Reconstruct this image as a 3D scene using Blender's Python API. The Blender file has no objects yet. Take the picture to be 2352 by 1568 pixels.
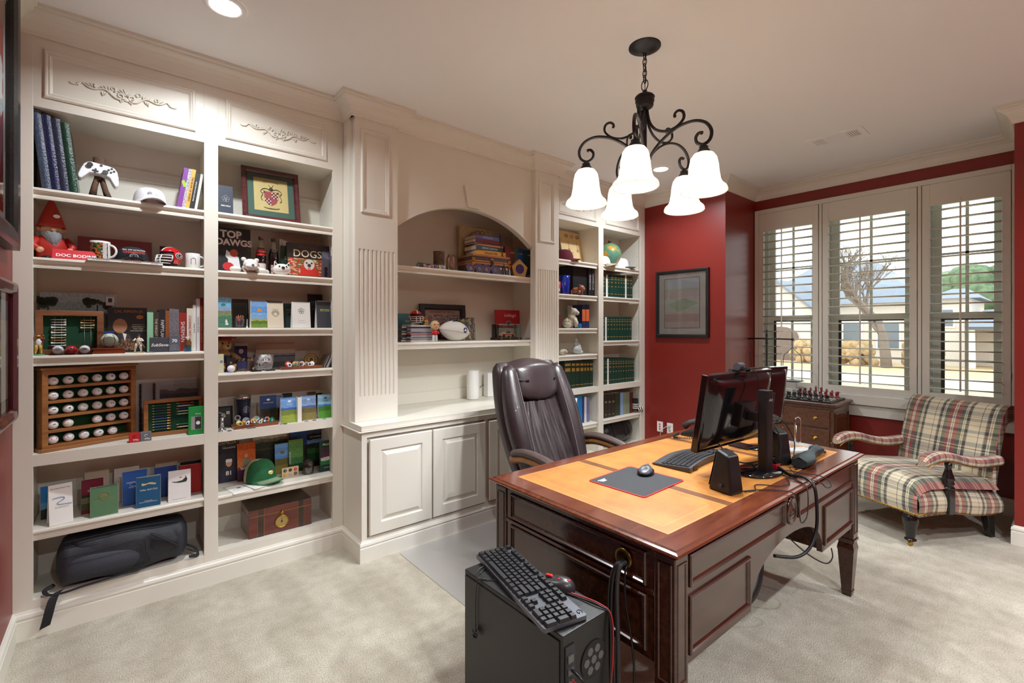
import bpy,bmesh,math,random
from mathutils import Vector,Matrix
random.seed(7)
SC=bpy.context.scene
COL=SC.collection
PI=math.pi
R=math.radians
FPX,CXP,HYP,CAMH=1076.0,1176.0,755.0,1.45
YAW=math.atan((2460.0-CXP)/FPX)
FW=(math.cos(YAW),math.sin(YAW));RT=(math.sin(YAW),-math.cos(YAW))
cam_d=bpy.data.cameras.new('camera')
cam_d.sensor_fit='HORIZONTAL';cam_d.sensor_width=36.0
cam_d.lens=36.0*FPX/2352.0
cam_d.shift_y=-(784.0-HYP)/2352.0
cam_d.clip_start=0.02
cam=bpy.data.objects.new('camera',cam_d);COL.objects.link(cam)
cam.location=(0,0,CAMH)
cam.rotation_euler=(PI/2,0,YAW-PI/2)
SC.camera=cam
def ray(u,v):
 k=(u-CXP)/FPX
 return(FW[0]+RT[0]*k,FW[1]+RT[1]*k,(HYP-v)/FPX)
def onY(u,v,y):
 d=ray(u,v);t=y/d[1]
 return Vector((d[0]*t,y,CAMH+d[2]*t))
def onX(u,v,x):
 d=ray(u,v);t=x/d[0]
 return Vector((x,d[1]*t,CAMH+d[2]*t))
def onZ(u,v,z):
 d=ray(u,v);t=(z-CAMH)/d[2]
 return Vector((d[0]*t,d[1]*t,z))
def sx(u,y):return onY(u,HYP,y)[0]
SC.view_settings.view_transform='Standard'
SC.view_settings.look='None'
SC.view_settings.gamma=1.0
SC.view_settings.exposure=0.55
SC.view_settings.use_curve_mapping=False
SC.cycles.use_denoising=True
SC.cycles.max_bounces=10
SC.cycles.diffuse_bounces=6
SC.cycles.transparent_max_bounces=12
SC.cycles.sample_clamp_indirect=6.0
SC.cycles.caustics_reflective=False
SC.cycles.caustics_refractive=False
wd=bpy.data.worlds.new('overcast_sky');SC.world=wd
wd.use_nodes=True
bg=wd.node_tree.nodes['Background']
bg.inputs[0].default_value=(0.95,0.975,1.0,1);bg.inputs[1].default_value=2.2
CAN_W,BULB_W=15.0,30.0
def lin(c):
 f=lambda a:(a/255/12.92)if a<=10 else((a/255+0.055)/1.055)**2.4
 return(f(c[0]),f(c[1]),f(c[2]),1)
MATS={}
def mt(name,col,rough=0.5,metal=0.0,var=0.0,scale=30.0,bump=0.0,bscale=None,coat=0.0,emit=0.0,sheen=0.0,alpha=1.0,stretch=None):
 if name in MATS:return MATS[name]
 m=bpy.data.materials.new(name);m.use_nodes=True;MATS[name]=m
 nt=m.node_tree;b=nt.nodes['Principled BSDF']
 b.inputs['Base Color'].default_value=lin(col)
 b.inputs['Roughness'].default_value=rough;b.inputs['Metallic'].default_value=metal
 b.inputs['Coat Weight'].default_value=coat;b.inputs['Sheen Weight'].default_value=sheen
 if alpha<1:b.inputs['Alpha'].default_value=alpha
 if emit:
  b.inputs['Emission Color'].default_value=lin(col);b.inputs['Emission Strength'].default_value=emit
 if var or bump:
  tc=nt.nodes.new('ShaderNodeTexCoord');out=tc.outputs['Object']
  if stretch:
   mp=nt.nodes.new('ShaderNodeMapping');mp.inputs['Scale'].default_value=stretch
   nt.links.new(out,mp.inputs[0]);out=mp.outputs[0]
  n=nt.nodes.new('ShaderNodeTexNoise');n.inputs['Scale'].default_value=scale;n.inputs['Detail'].default_value=4
  nt.links.new(out,n.inputs['Vector'])
  if var:
   rp=nt.nodes.new('ShaderNodeValToRGB')
   c=lin(col)
   rp.color_ramp.elements[0].position=0.3;rp.color_ramp.elements[1].position=0.7
   rp.color_ramp.elements[0].color=tuple(x*(1-var)for x in c[:3])+(1,)
   rp.color_ramp.elements[1].color=tuple(min(1,x*(1+var))for x in c[:3])+(1,)
   nt.links.new(n.outputs['Fac'],rp.inputs[0]);nt.links.new(rp.outputs[0],b.inputs['Base Color'])
  if bump:
   n2=n
   if bscale:
    n2=nt.nodes.new('ShaderNodeTexNoise');n2.inputs['Scale'].default_value=bscale;n2.inputs['Detail'].default_value=3
    nt.links.new(out,n2.inputs['Vector'])
   bp=nt.nodes.new('ShaderNodeBump');bp.inputs['Strength'].default_value=bump;bp.inputs['Distance'].default_value=0.01
   nt.links.new(n2.outputs['Fac'],bp.inputs['Height']);nt.links.new(bp.outputs[0],b.inputs['Normal'])
 return m
def ramp_set(rp,stops,const=True):
 cr=rp.color_ramp;cr.interpolation='CONSTANT' if const else 'LINEAR'
 while len(cr.elements)<len(stops):cr.elements.new(0.5)
 for e,(p,c)in zip(cr.elements,stops):e.position=p;e.color=lin(c)
def art(name,stops,wob=0.06,sc=4.0,mott=0.25,msc=14.0,rough=0.35,const=True,asp=1.0):
 """printed picture: colour bands running up the UV panel, wavy and mottled like a landscape print"""
 if name in MATS:return MATS[name]
 m=bpy.data.materials.new(name);m.use_nodes=True;MATS[name]=m
 nt=m.node_tree;b=nt.nodes['Principled BSDF'];b.inputs['Roughness'].default_value=rough
 uv=nt.nodes.new('ShaderNodeTexCoord')
 mp=nt.nodes.new('ShaderNodeMapping');mp.inputs['Scale'].default_value=(asp,1,1);mp.inputs['Location'].default_value=(random.random()*5,0,0)
 nt.links.new(uv.outputs['UV'],mp.inputs[0])
 sp=nt.nodes.new('ShaderNodeSeparateXYZ');nt.links.new(uv.outputs['UV'],sp.inputs[0])
 n=nt.nodes.new('ShaderNodeTexNoise');n.inputs['Scale'].default_value=sc;n.inputs['Detail'].default_value=5
 nt.links.new(mp.outputs[0],n.inputs['Vector'])
 ma=nt.nodes.new('ShaderNodeMath');ma.operation='MULTIPLY_ADD';ma.inputs[1].default_value=wob*2
 ad=nt.nodes.new('ShaderNodeMath');ad.operation='SUBTRACT';ad.inputs[1].default_value=wob
 nt.links.new(sp.outputs['Y'],ad.inputs[0]);nt.links.new(n.outputs['Fac'],ma.inputs[0]);nt.links.new(ad.outputs[0],ma.inputs[2])
 rp=nt.nodes.new('ShaderNodeValToRGB');ramp_set(rp,stops,const);nt.links.new(ma.outputs[0],rp.inputs[0])
 n2=nt.nodes.new('ShaderNodeTexNoise');n2.inputs['Scale'].default_value=msc;n2.inputs['Detail'].default_value=6
 nt.links.new(mp.outputs[0],n2.inputs['Vector'])
 mr=nt.nodes.new('ShaderNodeMapRange');mr.inputs[1].default_value=0.3;mr.inputs[2].default_value=0.7
 mr.inputs[3].default_value=1-mott;mr.inputs[4].default_value=1+mott
 nt.links.new(n2.outputs['Fac'],mr.inputs[0])
 mx=nt.nodes.new('ShaderNodeMix');mx.data_type='RGBA';mx.blend_type='MULTIPLY';mx.inputs[0].default_value=1
 nt.links.new(rp.outputs[0],mx.inputs[6]);nt.links.new(mr.outputs[0],mx.inputs[7])
 nt.links.new(mx.outputs[2],b.inputs['Base Color'])
 return m
def blotch(name,cols,sc=6.0,rough=0.4,const=True,coord='UV',asp=(1,1,1),vor=False):
 """mottled print in several colours"""
 if name in MATS:return MATS[name]
 m=bpy.data.materials.new(name);m.use_nodes=True;MATS[name]=m
 nt=m.node_tree;b=nt.nodes['Principled BSDF'];b.inputs['Roughness'].default_value=rough
 tc=nt.nodes.new('ShaderNodeTexCoord');mp=nt.nodes.new('ShaderNodeMapping');mp.inputs['Scale'].default_value=asp
 nt.links.new(tc.outputs[coord],mp.inputs[0])
 n=nt.nodes.new('ShaderNodeTexNoise');n.inputs['Scale'].default_value=sc;n.inputs['Detail'].default_value=5
 nt.links.new(mp.outputs[0],n.inputs['Vector'])
 rp=nt.nodes.new('ShaderNodeValToRGB');k=len(cols)
 ramp_set(rp,[(0.0 if i==0 else 0.3+0.4*i/k,c)for i,c in enumerate(cols)],const)
 nt.links.new(n.outputs['Fac'],rp.inputs[0]);nt.links.new(rp.outputs[0],b.inputs['Base Color'])
 return m
def glass(name,tint=(255,255,255),clear=0.88,rough=0.02):
 """thin clear sheet: mostly transparent with a glossy reflection"""
 if name in MATS:return MATS[name]
 m=bpy.data.materials.new(name);m.use_nodes=True;MATS[name]=m
 nt=m.node_tree;nt.nodes.remove(nt.nodes['Principled BSDF'])
 o=nt.nodes['Material Output'];t=nt.nodes.new('ShaderNodeBsdfTransparent');g=nt.nodes.new('ShaderNodeBsdfGlossy')
 t.inputs[0].default_value=lin(tint);g.inputs['Roughness'].default_value=rough
 mx=nt.nodes.new('ShaderNodeMixShader');fr=nt.nodes.new('ShaderNodeFresnel');fr.inputs[0].default_value=1.45
 ma=nt.nodes.new('ShaderNodeMath');ma.operation='MULTIPLY_ADD';ma.inputs[1].default_value=0.9;ma.inputs[2].default_value=max(0,0.9-clear)
 nt.links.new(fr.outputs[0],ma.inputs[0]);nt.links.new(ma.outputs[0],mx.inputs[0])
 nt.links.new(t.outputs[0],mx.inputs[1]);nt.links.new(g.outputs[0],mx.inputs[2]);nt.links.new(mx.outputs[0],o.inputs[0])
 return m
class G:
 def __init__(s):
  s.v=[];s.f=[];s.m=[];s.s=[];s.uv={};s.T=None
 def add(s,vs,fs,m=0,sm=False,uv=None):
  b=len(s.v)
  for p in vs:
   p=Vector(p);s.v.append(s.T@p if s.T else p)
  for i,f in enumerate(fs):
   if uv and i in uv:s.uv[len(s.f)]=uv[i]
   s.f.append([b+k for k in f]);s.m.append(m);s.s.append(sm)
  return s
 def box(s,a,b,m=0):
  x0,y0,z0=a;x1,y1,z1=b
  return s.add([(x0,y0,z0),(x1,y0,z0),(x1,y1,z0),(x0,y1,z0),(x0,y0,z1),(x1,y0,z1),(x1,y1,z1),(x0,y1,z1)],[(0,3,2,1),(4,5,6,7),(0,1,5,4),(1,2,6,5),(2,3,7,6),(3,0,4,7)],m,False,{2:((0,0),(1,0),(1,1),(0,1)),4:((0,0),(1,0),(1,1),(0,1))})
 def taper(s,c,w0,d0,w1,d1,h,m=0):
  x,y,z=c
  return s.add([(x-w0/2,y-d0/2,z),(x+w0/2,y-d0/2,z),(x+w0/2,y+d0/2,z),(x-w0/2,y+d0/2,z),(x-w1/2,y-d1/2,z+h),(x+w1/2,y-d1/2,z+h),(x+w1/2,y+d1/2,z+h),(x-w1/2,y+d1/2,z+h)],[(0,3,2,1),(4,5,6,7),(0,1,5,4),(1,2,6,5),(2,3,7,6),(3,0,4,7)],m)
 def quad(s,p,m=0):
  return s.add(p,[(0,1,2,3)],m,False,{0:((0,0),(1,0),(1,1),(0,1))})
 def lathe(s,prof,c=(0,0,0),seg=20,m=0,ax='z',sm=True,sx_=1.0,sy_=1.0):
  vs=[];fs=[];n=len(prof)
  for i in range(seg):
   a=2*PI*i/seg
   for r,z in prof:
    x,y=r*math.cos(a)*sx_,r*math.sin(a)*sy_
    p={'z':(x,y,z),'y':(x,z,y),'x':(z,x,y)}[ax]
    vs.append((c[0]+p[0],c[1]+p[1],c[2]+p[2]))
  for i in range(seg):
   j=(i+1)%seg
   for k in range(n-1):
    f=(i*n+k,j*n+k,j*n+k+1,i*n+k+1)
    fs.append(f if ax!='y' else f[::-1])
  s.add(vs,fs,m,sm)
  return s
 def cyl(s,c,r,h,seg=20,m=0,r2=None,ax='z',sm=False):
  r2=r if r2 is None else r2
  s.lathe([(0.0001,0),(r,0)],c,seg,m,ax,False)
  s.lathe([(r,0),(r2,h)],c,seg,m,ax,True)
  return s.lathe([(r2,h),(0.0001,h)],c,seg,m,ax,False)
 def tube(s,pts,r,seg=8,m=0,closed=False,flat=1.0):
  P=[Vector(p)for p in pts];n=len(P)
  if isinstance(r,(int,float)):r=[r]*n
  tg=[]
  for i in range(n):
   a=P[(i-1)%n]if(closed or i>0)else P[i]
   b=P[(i+1)%n]if(closed or i<n-1)else P[i]
   t=(b-a);tg.append(t.normalized()if t.length>1e-9 else Vector((0,0,1)))
  up=Vector((0,0,1))if abs(tg[0].z)<0.9 else Vector((1,0,0))
  nx=tg[0].cross(up).normalized();vs=[];fs=[]
  for i in range(n):
   nx=(nx-tg[i]*nx.dot(tg[i]))
   nx=nx.normalized()if nx.length>1e-6 else tg[i].orthogonal().normalized()
   ny=tg[i].cross(nx)
   for k in range(seg):
    a=2*PI*k/seg
    vs.append(P[i]+nx*(r[i]*math.cos(a))+ny*(r[i]*flat*math.sin(a)))
  for i in range(n if closed else n-1):
   j=(i+1)%n
   for k in range(seg):
    l=(k+1)%seg
    fs.append((i*seg+k,i*seg+l,j*seg+l,j*seg+k))
  if not closed:
   fs.append(tuple(range(seg))[::-1]);fs.append(tuple((n-1)*seg+k for k in range(seg)))
  return s.add(vs,fs,m,True)
 def prism(s,poly,d0,d1,m=0,pl='xz',m2=None):
  """polygon (a,b) extruded: 'xz' along y, 'xy' along z, 'yz' along x"""
  f3={'xz':lambda a,b,d:(a,d,b),'xy':lambda a,b,d:(a,b,d),'yz':lambda a,b,d:(d,a,b)}[pl]
  n=len(poly)
  xs=[p[0]for p in poly];ys=[p[1]for p in poly]
  w=(max(xs)-min(xs))or 1;h=(max(ys)-min(ys))or 1
  uv=[((p[0]-min(xs))/w,(p[1]-min(ys))/h)for p in poly]
  vs=[f3(a,b,d0)for a,b in poly]+[f3(a,b,d1)for a,b in poly]
  s.add(vs,[tuple(range(n))],m,False,{0:tuple(uv)})
  s.f[-1]=s.f[-1]
  b=len(s.v)-2*n
  fs=[tuple(b+n+k for k in range(n))[::-1]]+[(b+i,b+n+i,b+n+(i+1)%n,b+(i+1)%n)for i in range(n)]
  for f in fs:
   s.f.append(list(f));s.m.append(m if m2 is None else m2);s.s.append(False)
  return s
 def ell(s,c,r,nu=14,nv=9,m=0):
  if isinstance(r,(int,float)):r=(r,r,r)
  prof=[(max(1e-4,math.sin(PI*k/nv)),-math.cos(PI*k/nv))for k in range(nv+1)]
  vs=[];fs=[];n=nv+1
  for i in range(nu):
   a=2*PI*i/nu
   for q,z in prof:vs.append((c[0]+r[0]*q*math.cos(a),c[1]+r[1]*q*math.sin(a),c[2]+r[2]*z))
  for i in range(nu):
   j=(i+1)%nu
   for k in range(nv):fs.append((i*n+k,j*n+k,j*n+k+1,i*n+k+1))
  return s.add(vs,fs,m,True)
 def surf(s,fn,nu,nv,m=0,cu=False,sm=True,us=1.0,vs_=1.0,uo=0.0,vo=0.0):
  vs=[fn(i/nu,j/nv)for i in range(nu+(0 if cu else 1))for j in range(nv+1)]
  fs=[];q=nv+1;w=nu if cu else nu+1;uv={}
  for i in range(nu):
   for j in range(nv):
    uv[len(fs)]=tuple((uo+a/nu*us,vo+b/nv*vs_)for a,b in((i,j),(i+1,j),(i+1,j+1),(i,j+1)))
    fs.append((i*q+j,((i+1)%w)*q+j,((i+1)%w)*q+j+1,i*q+j+1))
  return s.add(vs,fs,m,sm,uv)
 def sweep(s,path,prof,m=0,closed=False,side=1):
  """profile (offset, z) carried along a 2-D path with mitred corners"""
  n=len(path);P=[Vector((p[0],p[1]))for p in path];q=len(prof);vs=[]
  for i in range(n):
   d0=(P[i]-P[i-1]).normalized()if(closed or i>0)else None
   d1=(P[(i+1)%n]-P[i]).normalized()if(closed or i<n-1)else None
   d0=d0 or d1;d1=d1 or d0
   n0=Vector((d0.y,-d0.x))*side;n1=Vector((d1.y,-d1.x))*side
   mi=n0+n1;mi=mi/max(0.2,mi.dot(n0))
   for o,z in prof:vs.append((P[i].x+mi.x*o,P[i].y+mi.y*o,z))
  fs=[]
  for i in range(n if closed else n-1):
   j=(i+1)%n
   for k in range(q-1):
    f=(i*q+k,j*q+k,j*q+k+1,i*q+k+1)
    fs.append(f if side>0 else f[::-1])
  if not closed:
   fs.append(tuple(range(q)));fs.append(tuple((n-1)*q+k for k in range(q))[::-1])
  return s.add(vs,fs,m)
 def ring(s,x0,z0,x1,z1,prof,y,m=0):
  """moulding frame around a rectangle in an XZ face; prof = (inset, projection toward -y)"""
  cs=[(x0,z0),(x1,z0),(x1,z1),(x0,z1)];q=len(prof);vs=[]
  for(x,z),(dx,dz)in zip(cs,((1,1),(-1,1),(-1,-1),(1,-1))):
   for i,p in prof:vs.append((x+dx*i,y-p,z+dz*i))
  fs=[]
  for i in range(4):
   j=(i+1)%4
   for k in range(q-1):fs.append((i*q+k,j*q+k,j*q+k+1,i*q+k+1))
  return s.add(vs,fs,m)
 def obj(s,name,mats,parent=None,loc=None,rot=None,bevel=0,bseg=2,sub=0,kind=None,rem=0):
  me=bpy.data.meshes.new(name)
  me.from_pydata([tuple(v)for v in s.v],[],s.f)
  if not isinstance(mats,(list,tuple)):mats=[mats]
  for k in mats:me.materials.append(k)
  me.polygons.foreach_set('material_index',s.m);me.polygons.foreach_set('use_smooth',s.s)
  if s.uv:
   ul=me.uv_layers.new(name='UVMap')
   for pi,co in s.uv.items():
    for li,c in zip(me.polygons[pi].loop_indices,co):ul.data[li].uv=c
  me.update()
  o=bpy.data.objects.new(name,me);COL.objects.link(o)
  if parent:o.parent=parent
  if loc:o.location=loc
  if rot:o.rotation_euler=rot
  if bevel:
   md=o.modifiers.new('bevel','BEVEL');md.width=bevel;md.segments=bseg;md.limit_method='ANGLE';md.angle_limit=R(40);md.harden_normals=False
  if sub:
   md=o.modifiers.new('smooth','SUBSURF');md.levels=sub;md.render_levels=sub
  if kind:o['kind']=kind
  return o
def thing(name,label,cat,loc=(0,0,0),rz=0.0,group=None,rot=None):
 o=bpy.data.objects.new(name,None);COL.objects.link(o);o.empty_display_size=0.05
 o.location=loc;o.rotation_euler=rot if rot else(0,0,rz)
 o['label']=label;o['category']=cat
 if group:o['group']=group
 return o
def tag(o,label,cat,group=None):
 o['label']=label;o['category']=cat
 if group:o['group']=group
 return o
def struct(o,label=None):
 o['kind']='structure'
 if label:o['label']=label
 return o
def dup(root,loc,rz=None,label=None,rot=None):
 r=root.copy();COL.objects.link(r);r.location=loc
 if rz is not None:r.rotation_euler=(0,0,rz)
 if rot is not None:r.rotation_euler=rot
 if label:r['label']=label
 for ch in list(root.children):
  c=ch.copy();COL.objects.link(c);c.parent=r
  for g in ch.children:
   d=g.copy();COL.objects.link(d);d.parent=c
 return r
def textmesh(s,size,bold=0.0,shear=0.0,align='CENTER',space=1.0):
 cu=bpy.data.curves.new('t','FONT');cu.body=s;cu.size=size;cu.offset=bold;cu.shear=shear
 cu.align_x=align;cu.align_y='CENTER';cu.space_character=space;cu.resolution_u=3;cu.fill_mode='FRONT'
 o=bpy.data.objects.new('t',cu);me=bpy.data.meshes.new_from_object(o)
 bpy.data.objects.remove(o);bpy.data.curves.remove(cu)
 return me
def text(s,size,mat,parent,loc,name='lettering',rot=(PI/2,0,0),wide=1.0,tall=1.0,**kw):
 """flat printed lettering; default faces -Y"""
 me=textmesh(s,size,**kw);me.name=name;me.materials.clear();me.materials.append(mat)
 o=bpy.data.objects.new(name,me);COL.objects.link(o);o.parent=parent
 o.location=loc;o.rotation_euler=rot;o.scale=(wide,tall,1)
 return o
def curve_pts(ctrl,n=24,closed=False):
 """Catmull-Rom through control points"""
 P=[Vector(p)for p in ctrl];out=[];m=len(P);segs=m if closed else m-1
 for i in range(segs):
  p0=P[(i-1)%m]if(closed or i>0)else P[0];p1=P[i];p2=P[(i+1)%m];p3=P[(i+2)%m]if(closed or i+2<m)else P[-1]
  k=max(2,n//segs)
  for j in range(k):
   t=j/k
   out.append(0.5*((2*p1)+(p2-p0)*t+(2*p0-5*p1+4*p2-p3)*t*t+(3*p1-p0-3*p2+p3)*t**3))
 if not closed:out.append(P[-1])
 return out
def rrect(w,h,r,n=4,cx=0.0,cy=0.0):
 out=[]
 for sx_,sy_,a0 in((1,1,0),(-1,1,90),(-1,-1,180),(1,-1,270)):
  for k in range(n+1):
   a=R(a0+90*k/n);out.append((cx+sx_*(w/2-r)+r*math.cos(a),cy+sy_*(h/2-r)+r*math.sin(a)))
 return out
def circ(r,n=20,cx=0.0,cy=0.0,ry=None):
 return[(cx+r*math.cos(2*PI*k/n),cy+(ry or r)*math.sin(2*PI*k/n))for k in range(n)]
CREAM=mt('cream_paint',(224,220,208),0.42,var=0.015,scale=3)
CREAM2=mt('cream_shelf_interior',(216,207,186),0.5)
WHITE=mt('ceiling_white',(242,243,244),0.9)
TRIMW=mt('trim_paint',(228,225,214),0.4)
REDW=mt('red_wall_paint',(128,34,27),0.38,var=0.03,scale=2,bump=0.02,bscale=250)
BLACK=mt('black_plastic',(16,16,18),0.4)
DARKG=mt('dark_grey_plastic',(45,46,50),0.5)
GREY=mt('mid_grey',(128,130,134),0.5)
LGREY=mt('light_grey',(190,190,190),0.5)
PAPER=mt('white_paper',(238,237,232),0.7)
PAGES=mt('book_pages',(226,216,192),0.8)
GOLD=mt('gold_foil',(205,165,80),0.35,0.6)
BRASS=mt('brass',(196,150,62),0.28,1.0)
CHROME=mt('chrome',(215,217,220),0.15,1.0)
SILVER=mt('dull_silver',(176,176,176),0.35,0.9)
INK=mt('black_ink',(22,22,24),0.6)
WINK=mt('white_ink',(240,240,238),0.6)
RINK=mt('red_ink',(190,28,34),0.5)
NAVY=mt('navy_print',(26,38,78),0.45)
CLEAR=glass('clear_plastic',(250,252,252),0.88)
XL,XR,XW,YF,YB,ZC=-0.38,4.62,5.308,3.14,-2.3,2.95
YN0,YN1=0.245,2.208
YK=3.45
def carpet_mat():
 m=bpy.data.materials.new('beige_carpet');m.use_nodes=True;nt=m.node_tree;b=nt.nodes['Principled BSDF']
 b.inputs['Roughness'].default_value=0.95;b.inputs['Sheen Weight'].default_value=0.25
 tc=nt.nodes.new('ShaderNodeTexCoord')
 def noise(scale,detail=3,sc=None,rot=0):
  mp=nt.nodes.new('ShaderNodeMapping');mp.inputs['Scale'].default_value=sc or(1,1,1);mp.inputs['Rotation'].default_value=(0,0,rot)
  nt.links.new(tc.outputs['Object'],mp.inputs[0])
  n=nt.nodes.new('ShaderNodeTexNoise');n.inputs['Scale'].default_value=scale;n.inputs['Detail'].default_value=detail
  nt.links.new(mp.outputs[0],n.inputs['Vector']);return n
 tuft=noise(170,2);nap=noise(1.3,1,(4.0,0.9,1),R(-25));mid=noise(14,3)
 r1=nt.nodes.new('ShaderNodeValToRGB');ramp_set(r1,[(0.3,(176,169,152)),(0.7,(220,214,200))],False);nt.links.new(tuft.outputs[0],r1.inputs[0])
 r2=nt.nodes.new('ShaderNodeValToRGB');ramp_set(r2,[(0.42,(238,235,228)),(0.58,(255,254,250))],False);nt.links.new(nap.outputs[0],r2.inputs[0])
 r3=nt.nodes.new('ShaderNodeValToRGB');ramp_set(r3,[(0.3,(232,230,226)),(0.7,(255,255,255))],False);nt.links.new(mid.outputs[0],r3.inputs[0])
 o=r1.outputs[0]
 for r in(r2,r3):
  x=nt.nodes.new('ShaderNodeMix');x.data_type='RGBA';x.blend_type='MULTIPLY';x.inputs[0].default_value=1
  nt.links.new(o,x.inputs[6]);nt.links.new(r.outputs[0],x.inputs[7]);o=x.outputs[2]
 nt.links.new(o,b.inputs['Base Color'])
 bp=nt.nodes.new('ShaderNodeBump');bp.inputs['Strength'].default_value=0.7;bp.inputs['Distance'].default_value=0.012
 nt.links.new(tuft.outputs[0],bp.inputs['Height']);nt.links.new(bp.outputs[0],b.inputs['Normal'])
 return m
g=G();g.box((XL-0.1,YB-0.1,-0.1),(XW+0.16,3.6,0));struct(g.obj('floor',carpet_mat()),'beige cut pile carpet floor')
g=G();g.box((XL-0.1,YB-0.1,ZC),(XW+0.16,3.6,ZC+0.12));struct(g.obj('ceiling',WHITE),'plain white ceiling')
g=G();g.box((XL-0.1,YB-0.1,0),(XL,3.6,ZC));struct(g.obj('wall_left',REDW),'red painted wall at the left end')
g=G();g.box((XL,3.46,0),(XR,3.6,ZC));struct(g.obj('wall_back',mt('cream_wall',(214,206,188),0.6)),'wall behind the built-in shelves')
g=G();g.box((XL,YB-0.1,0),(XW+0.16,YB,ZC));struct(g.obj('wall_front',REDW),'red painted wall behind the viewer')
g=G();g.box((XR,YN1,0),(XW+0.16,3.6,ZC));struct(g.obj('wall_right',REDW),'red painted wall between the shelves and the window alcove')
g=G();g.box((XR,YB,0),(XW+0.16,YN0,ZC));struct(g.obj('wall_right_front',REDW),'red painted wall at the right edge')
WZ0,WZ1=0.74,2.70
g=G()
g.box((XW,YN0,0),(XW+0.16,YN1,WZ0));struct(g.obj('wall_window_lower',REDW),'red painted wall below the window')
g=G();g.box((XW,YN0,WZ1),(XW+0.16,YN1,ZC));struct(g.obj('wall_window_upper',REDW),'red painted wall above the window')
CROWN=[(0,2.83),(0.011,2.83),(0.011,2.843),(0.018,2.848),(0.022,2.862),(0.034,2.886),(0.054,2.905),(0.076,2.916),(0.080,2.922),(0.080,2.930),(0.092,2.934),(0.092,2.95),(0,2.95)]
HX0,HX1,HPF,HBF=1.151,3.078,2.985,3.03
CP=[(XL,YB),(XL,YF),(HX0,YF),(HX0,HPF),(1.475,HPF),(1.475,HBF),(2.765,HBF),(2.765,HPF),(HX1,HPF),(HX1,YF),(XR,YF),(XR,YN1),(XW,YN1),(XW,YN0),(XR,YN0),(XR,YB)]
g=G();g.sweep(CP,CROWN,closed=True,side=1);struct(g.obj('trim_1',TRIMW),'cream crown moulding around the room')
BASE=[(0,0),(0.016,0),(0.016,0.088),(0.013,0.092),(0.017,0.104),(0.014,0.116),(0.006,0.122),(0.004,0.128),(0,0.130)]
g=G();g.sweep([(XL,YB),(XL,YF),(HX0,YF),(HX0,2.825),(HX1,2.825),(HX1,YF),(XR,YF)],BASE,side=1)
struct(g.obj('baseboard_left',TRIMW),'cream baseboard along the shelves and left wall')
g=G();g.sweep([(XR,YF-0.02),(XR,YN1),(XW,YN1),(XW,YN0),(XR,YN0),(XR,YB)],BASE,side=1)
struct(g.obj('baseboard_right',TRIMW),'cream baseboard along the red walls')
GLZ=glass('window_glass',(244,250,248),0.9)
VINYL=mt('window_vinyl',(220,228,222),0.45)
DKSTRIP=mt('window_track_dark',(52,54,52),0.5)
WINY=[(2.150,1.600),(1.560,0.860),(0.815,0.300)]
for k,(ya,yb)in enumerate(WINY,1):
 w=thing('window_%d'%k,'double hung white window with muntins behind the %s shutter'%('far','middle','near')[k-1],'window',(XW+0.1,(ya+yb)/2,WZ0))
 w['kind']='structure';del w['category']
 hw=(ya-yb)/2;H=WZ1-WZ0
 g=G()
 for s in(-1,1):g.box((-0.04,s*hw if s<0 else hw-0.05,0),(0.06,-hw+0.05 if s<0 else hw,H))
 g.box((-0.04,-hw,0),(0.06,hw,0.05));g.box((-0.04,-hw,H-0.05),(0.06,hw,H));g.obj('frame',VINYL,w)
 zm=1.555-WZ0
 for nm,z0,z1,dx in(('upper_sash',zm-0.02,H-0.05,0.03),('lower_sash',0.05,zm+0.02,-0.005)):
  g=G();a=hw-0.05
  g.box((dx-0.015,-a,z0),(dx+0.015,-a+0.05,z1));g.box((dx-0.015,a-0.05,z0),(dx+0.015,a,z1))
  g.box((dx-0.015,-a+0.05,z0),(dx+0.015,a-0.05,z0+0.045));g.box((dx-0.015,-a+0.05,z1-0.045),(dx+0.015,a-0.05,z1))
  sash=g.obj(nm,VINYL,w)
  g=G();zz=(z0+z1)/2
  g.box((dx-0.004,-0.011,z0+0.045),(dx+0.004,0.011,z1-0.045));g.obj('muntin',VINYL,sash)
  g=G();g.box((dx-0.004,-a+0.05,zz-0.009),(dx+0.004,a-0.05,zz+0.009));g.obj('muntin',VINYL,sash)
  g=G();g.box((dx+0.006,-a+0.05,z0+0.045),(dx+0.009,a-0.05,z1-0.045));g.obj('pane',GLZ,sash)
 g=G();g.box((-0.021,-hw+0.1,zm-0.03),(-0.019,hw-0.1,zm-0.018));g.box((-0.021,hw-0.125,0.08),(-0.019,hw-0.1,zm-0.03));g.obj('weather_strip',DKSTRIP,w)
g=G();g.box((XW,YN0,WZ0-0.0),(XW+0.06,YN1,WZ0+0.004))
struct(g.obj('trim_2',TRIMW),'window stool board under the shutters')
for k,(y0,y1)in enumerate(((1.600,1.560),(0.860,0.815),(YN1,2.150),(0.300,YN0)),3):
 g=G();g.box((XW+0.001,y1,WZ0),(XW+0.16,y0,WZ1));struct(g.obj('trim_%d'%k,VINYL),'white post beside the window')
SHUT=mt('shutter_paint',(222,220,208),0.35)
SZ0,SZ1=0.745,2.722
fr=thing('shutter_casing','cream frame holding three plantation shutters on the window wall','frame',(XW-0.012,1.228,SZ0))
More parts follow.
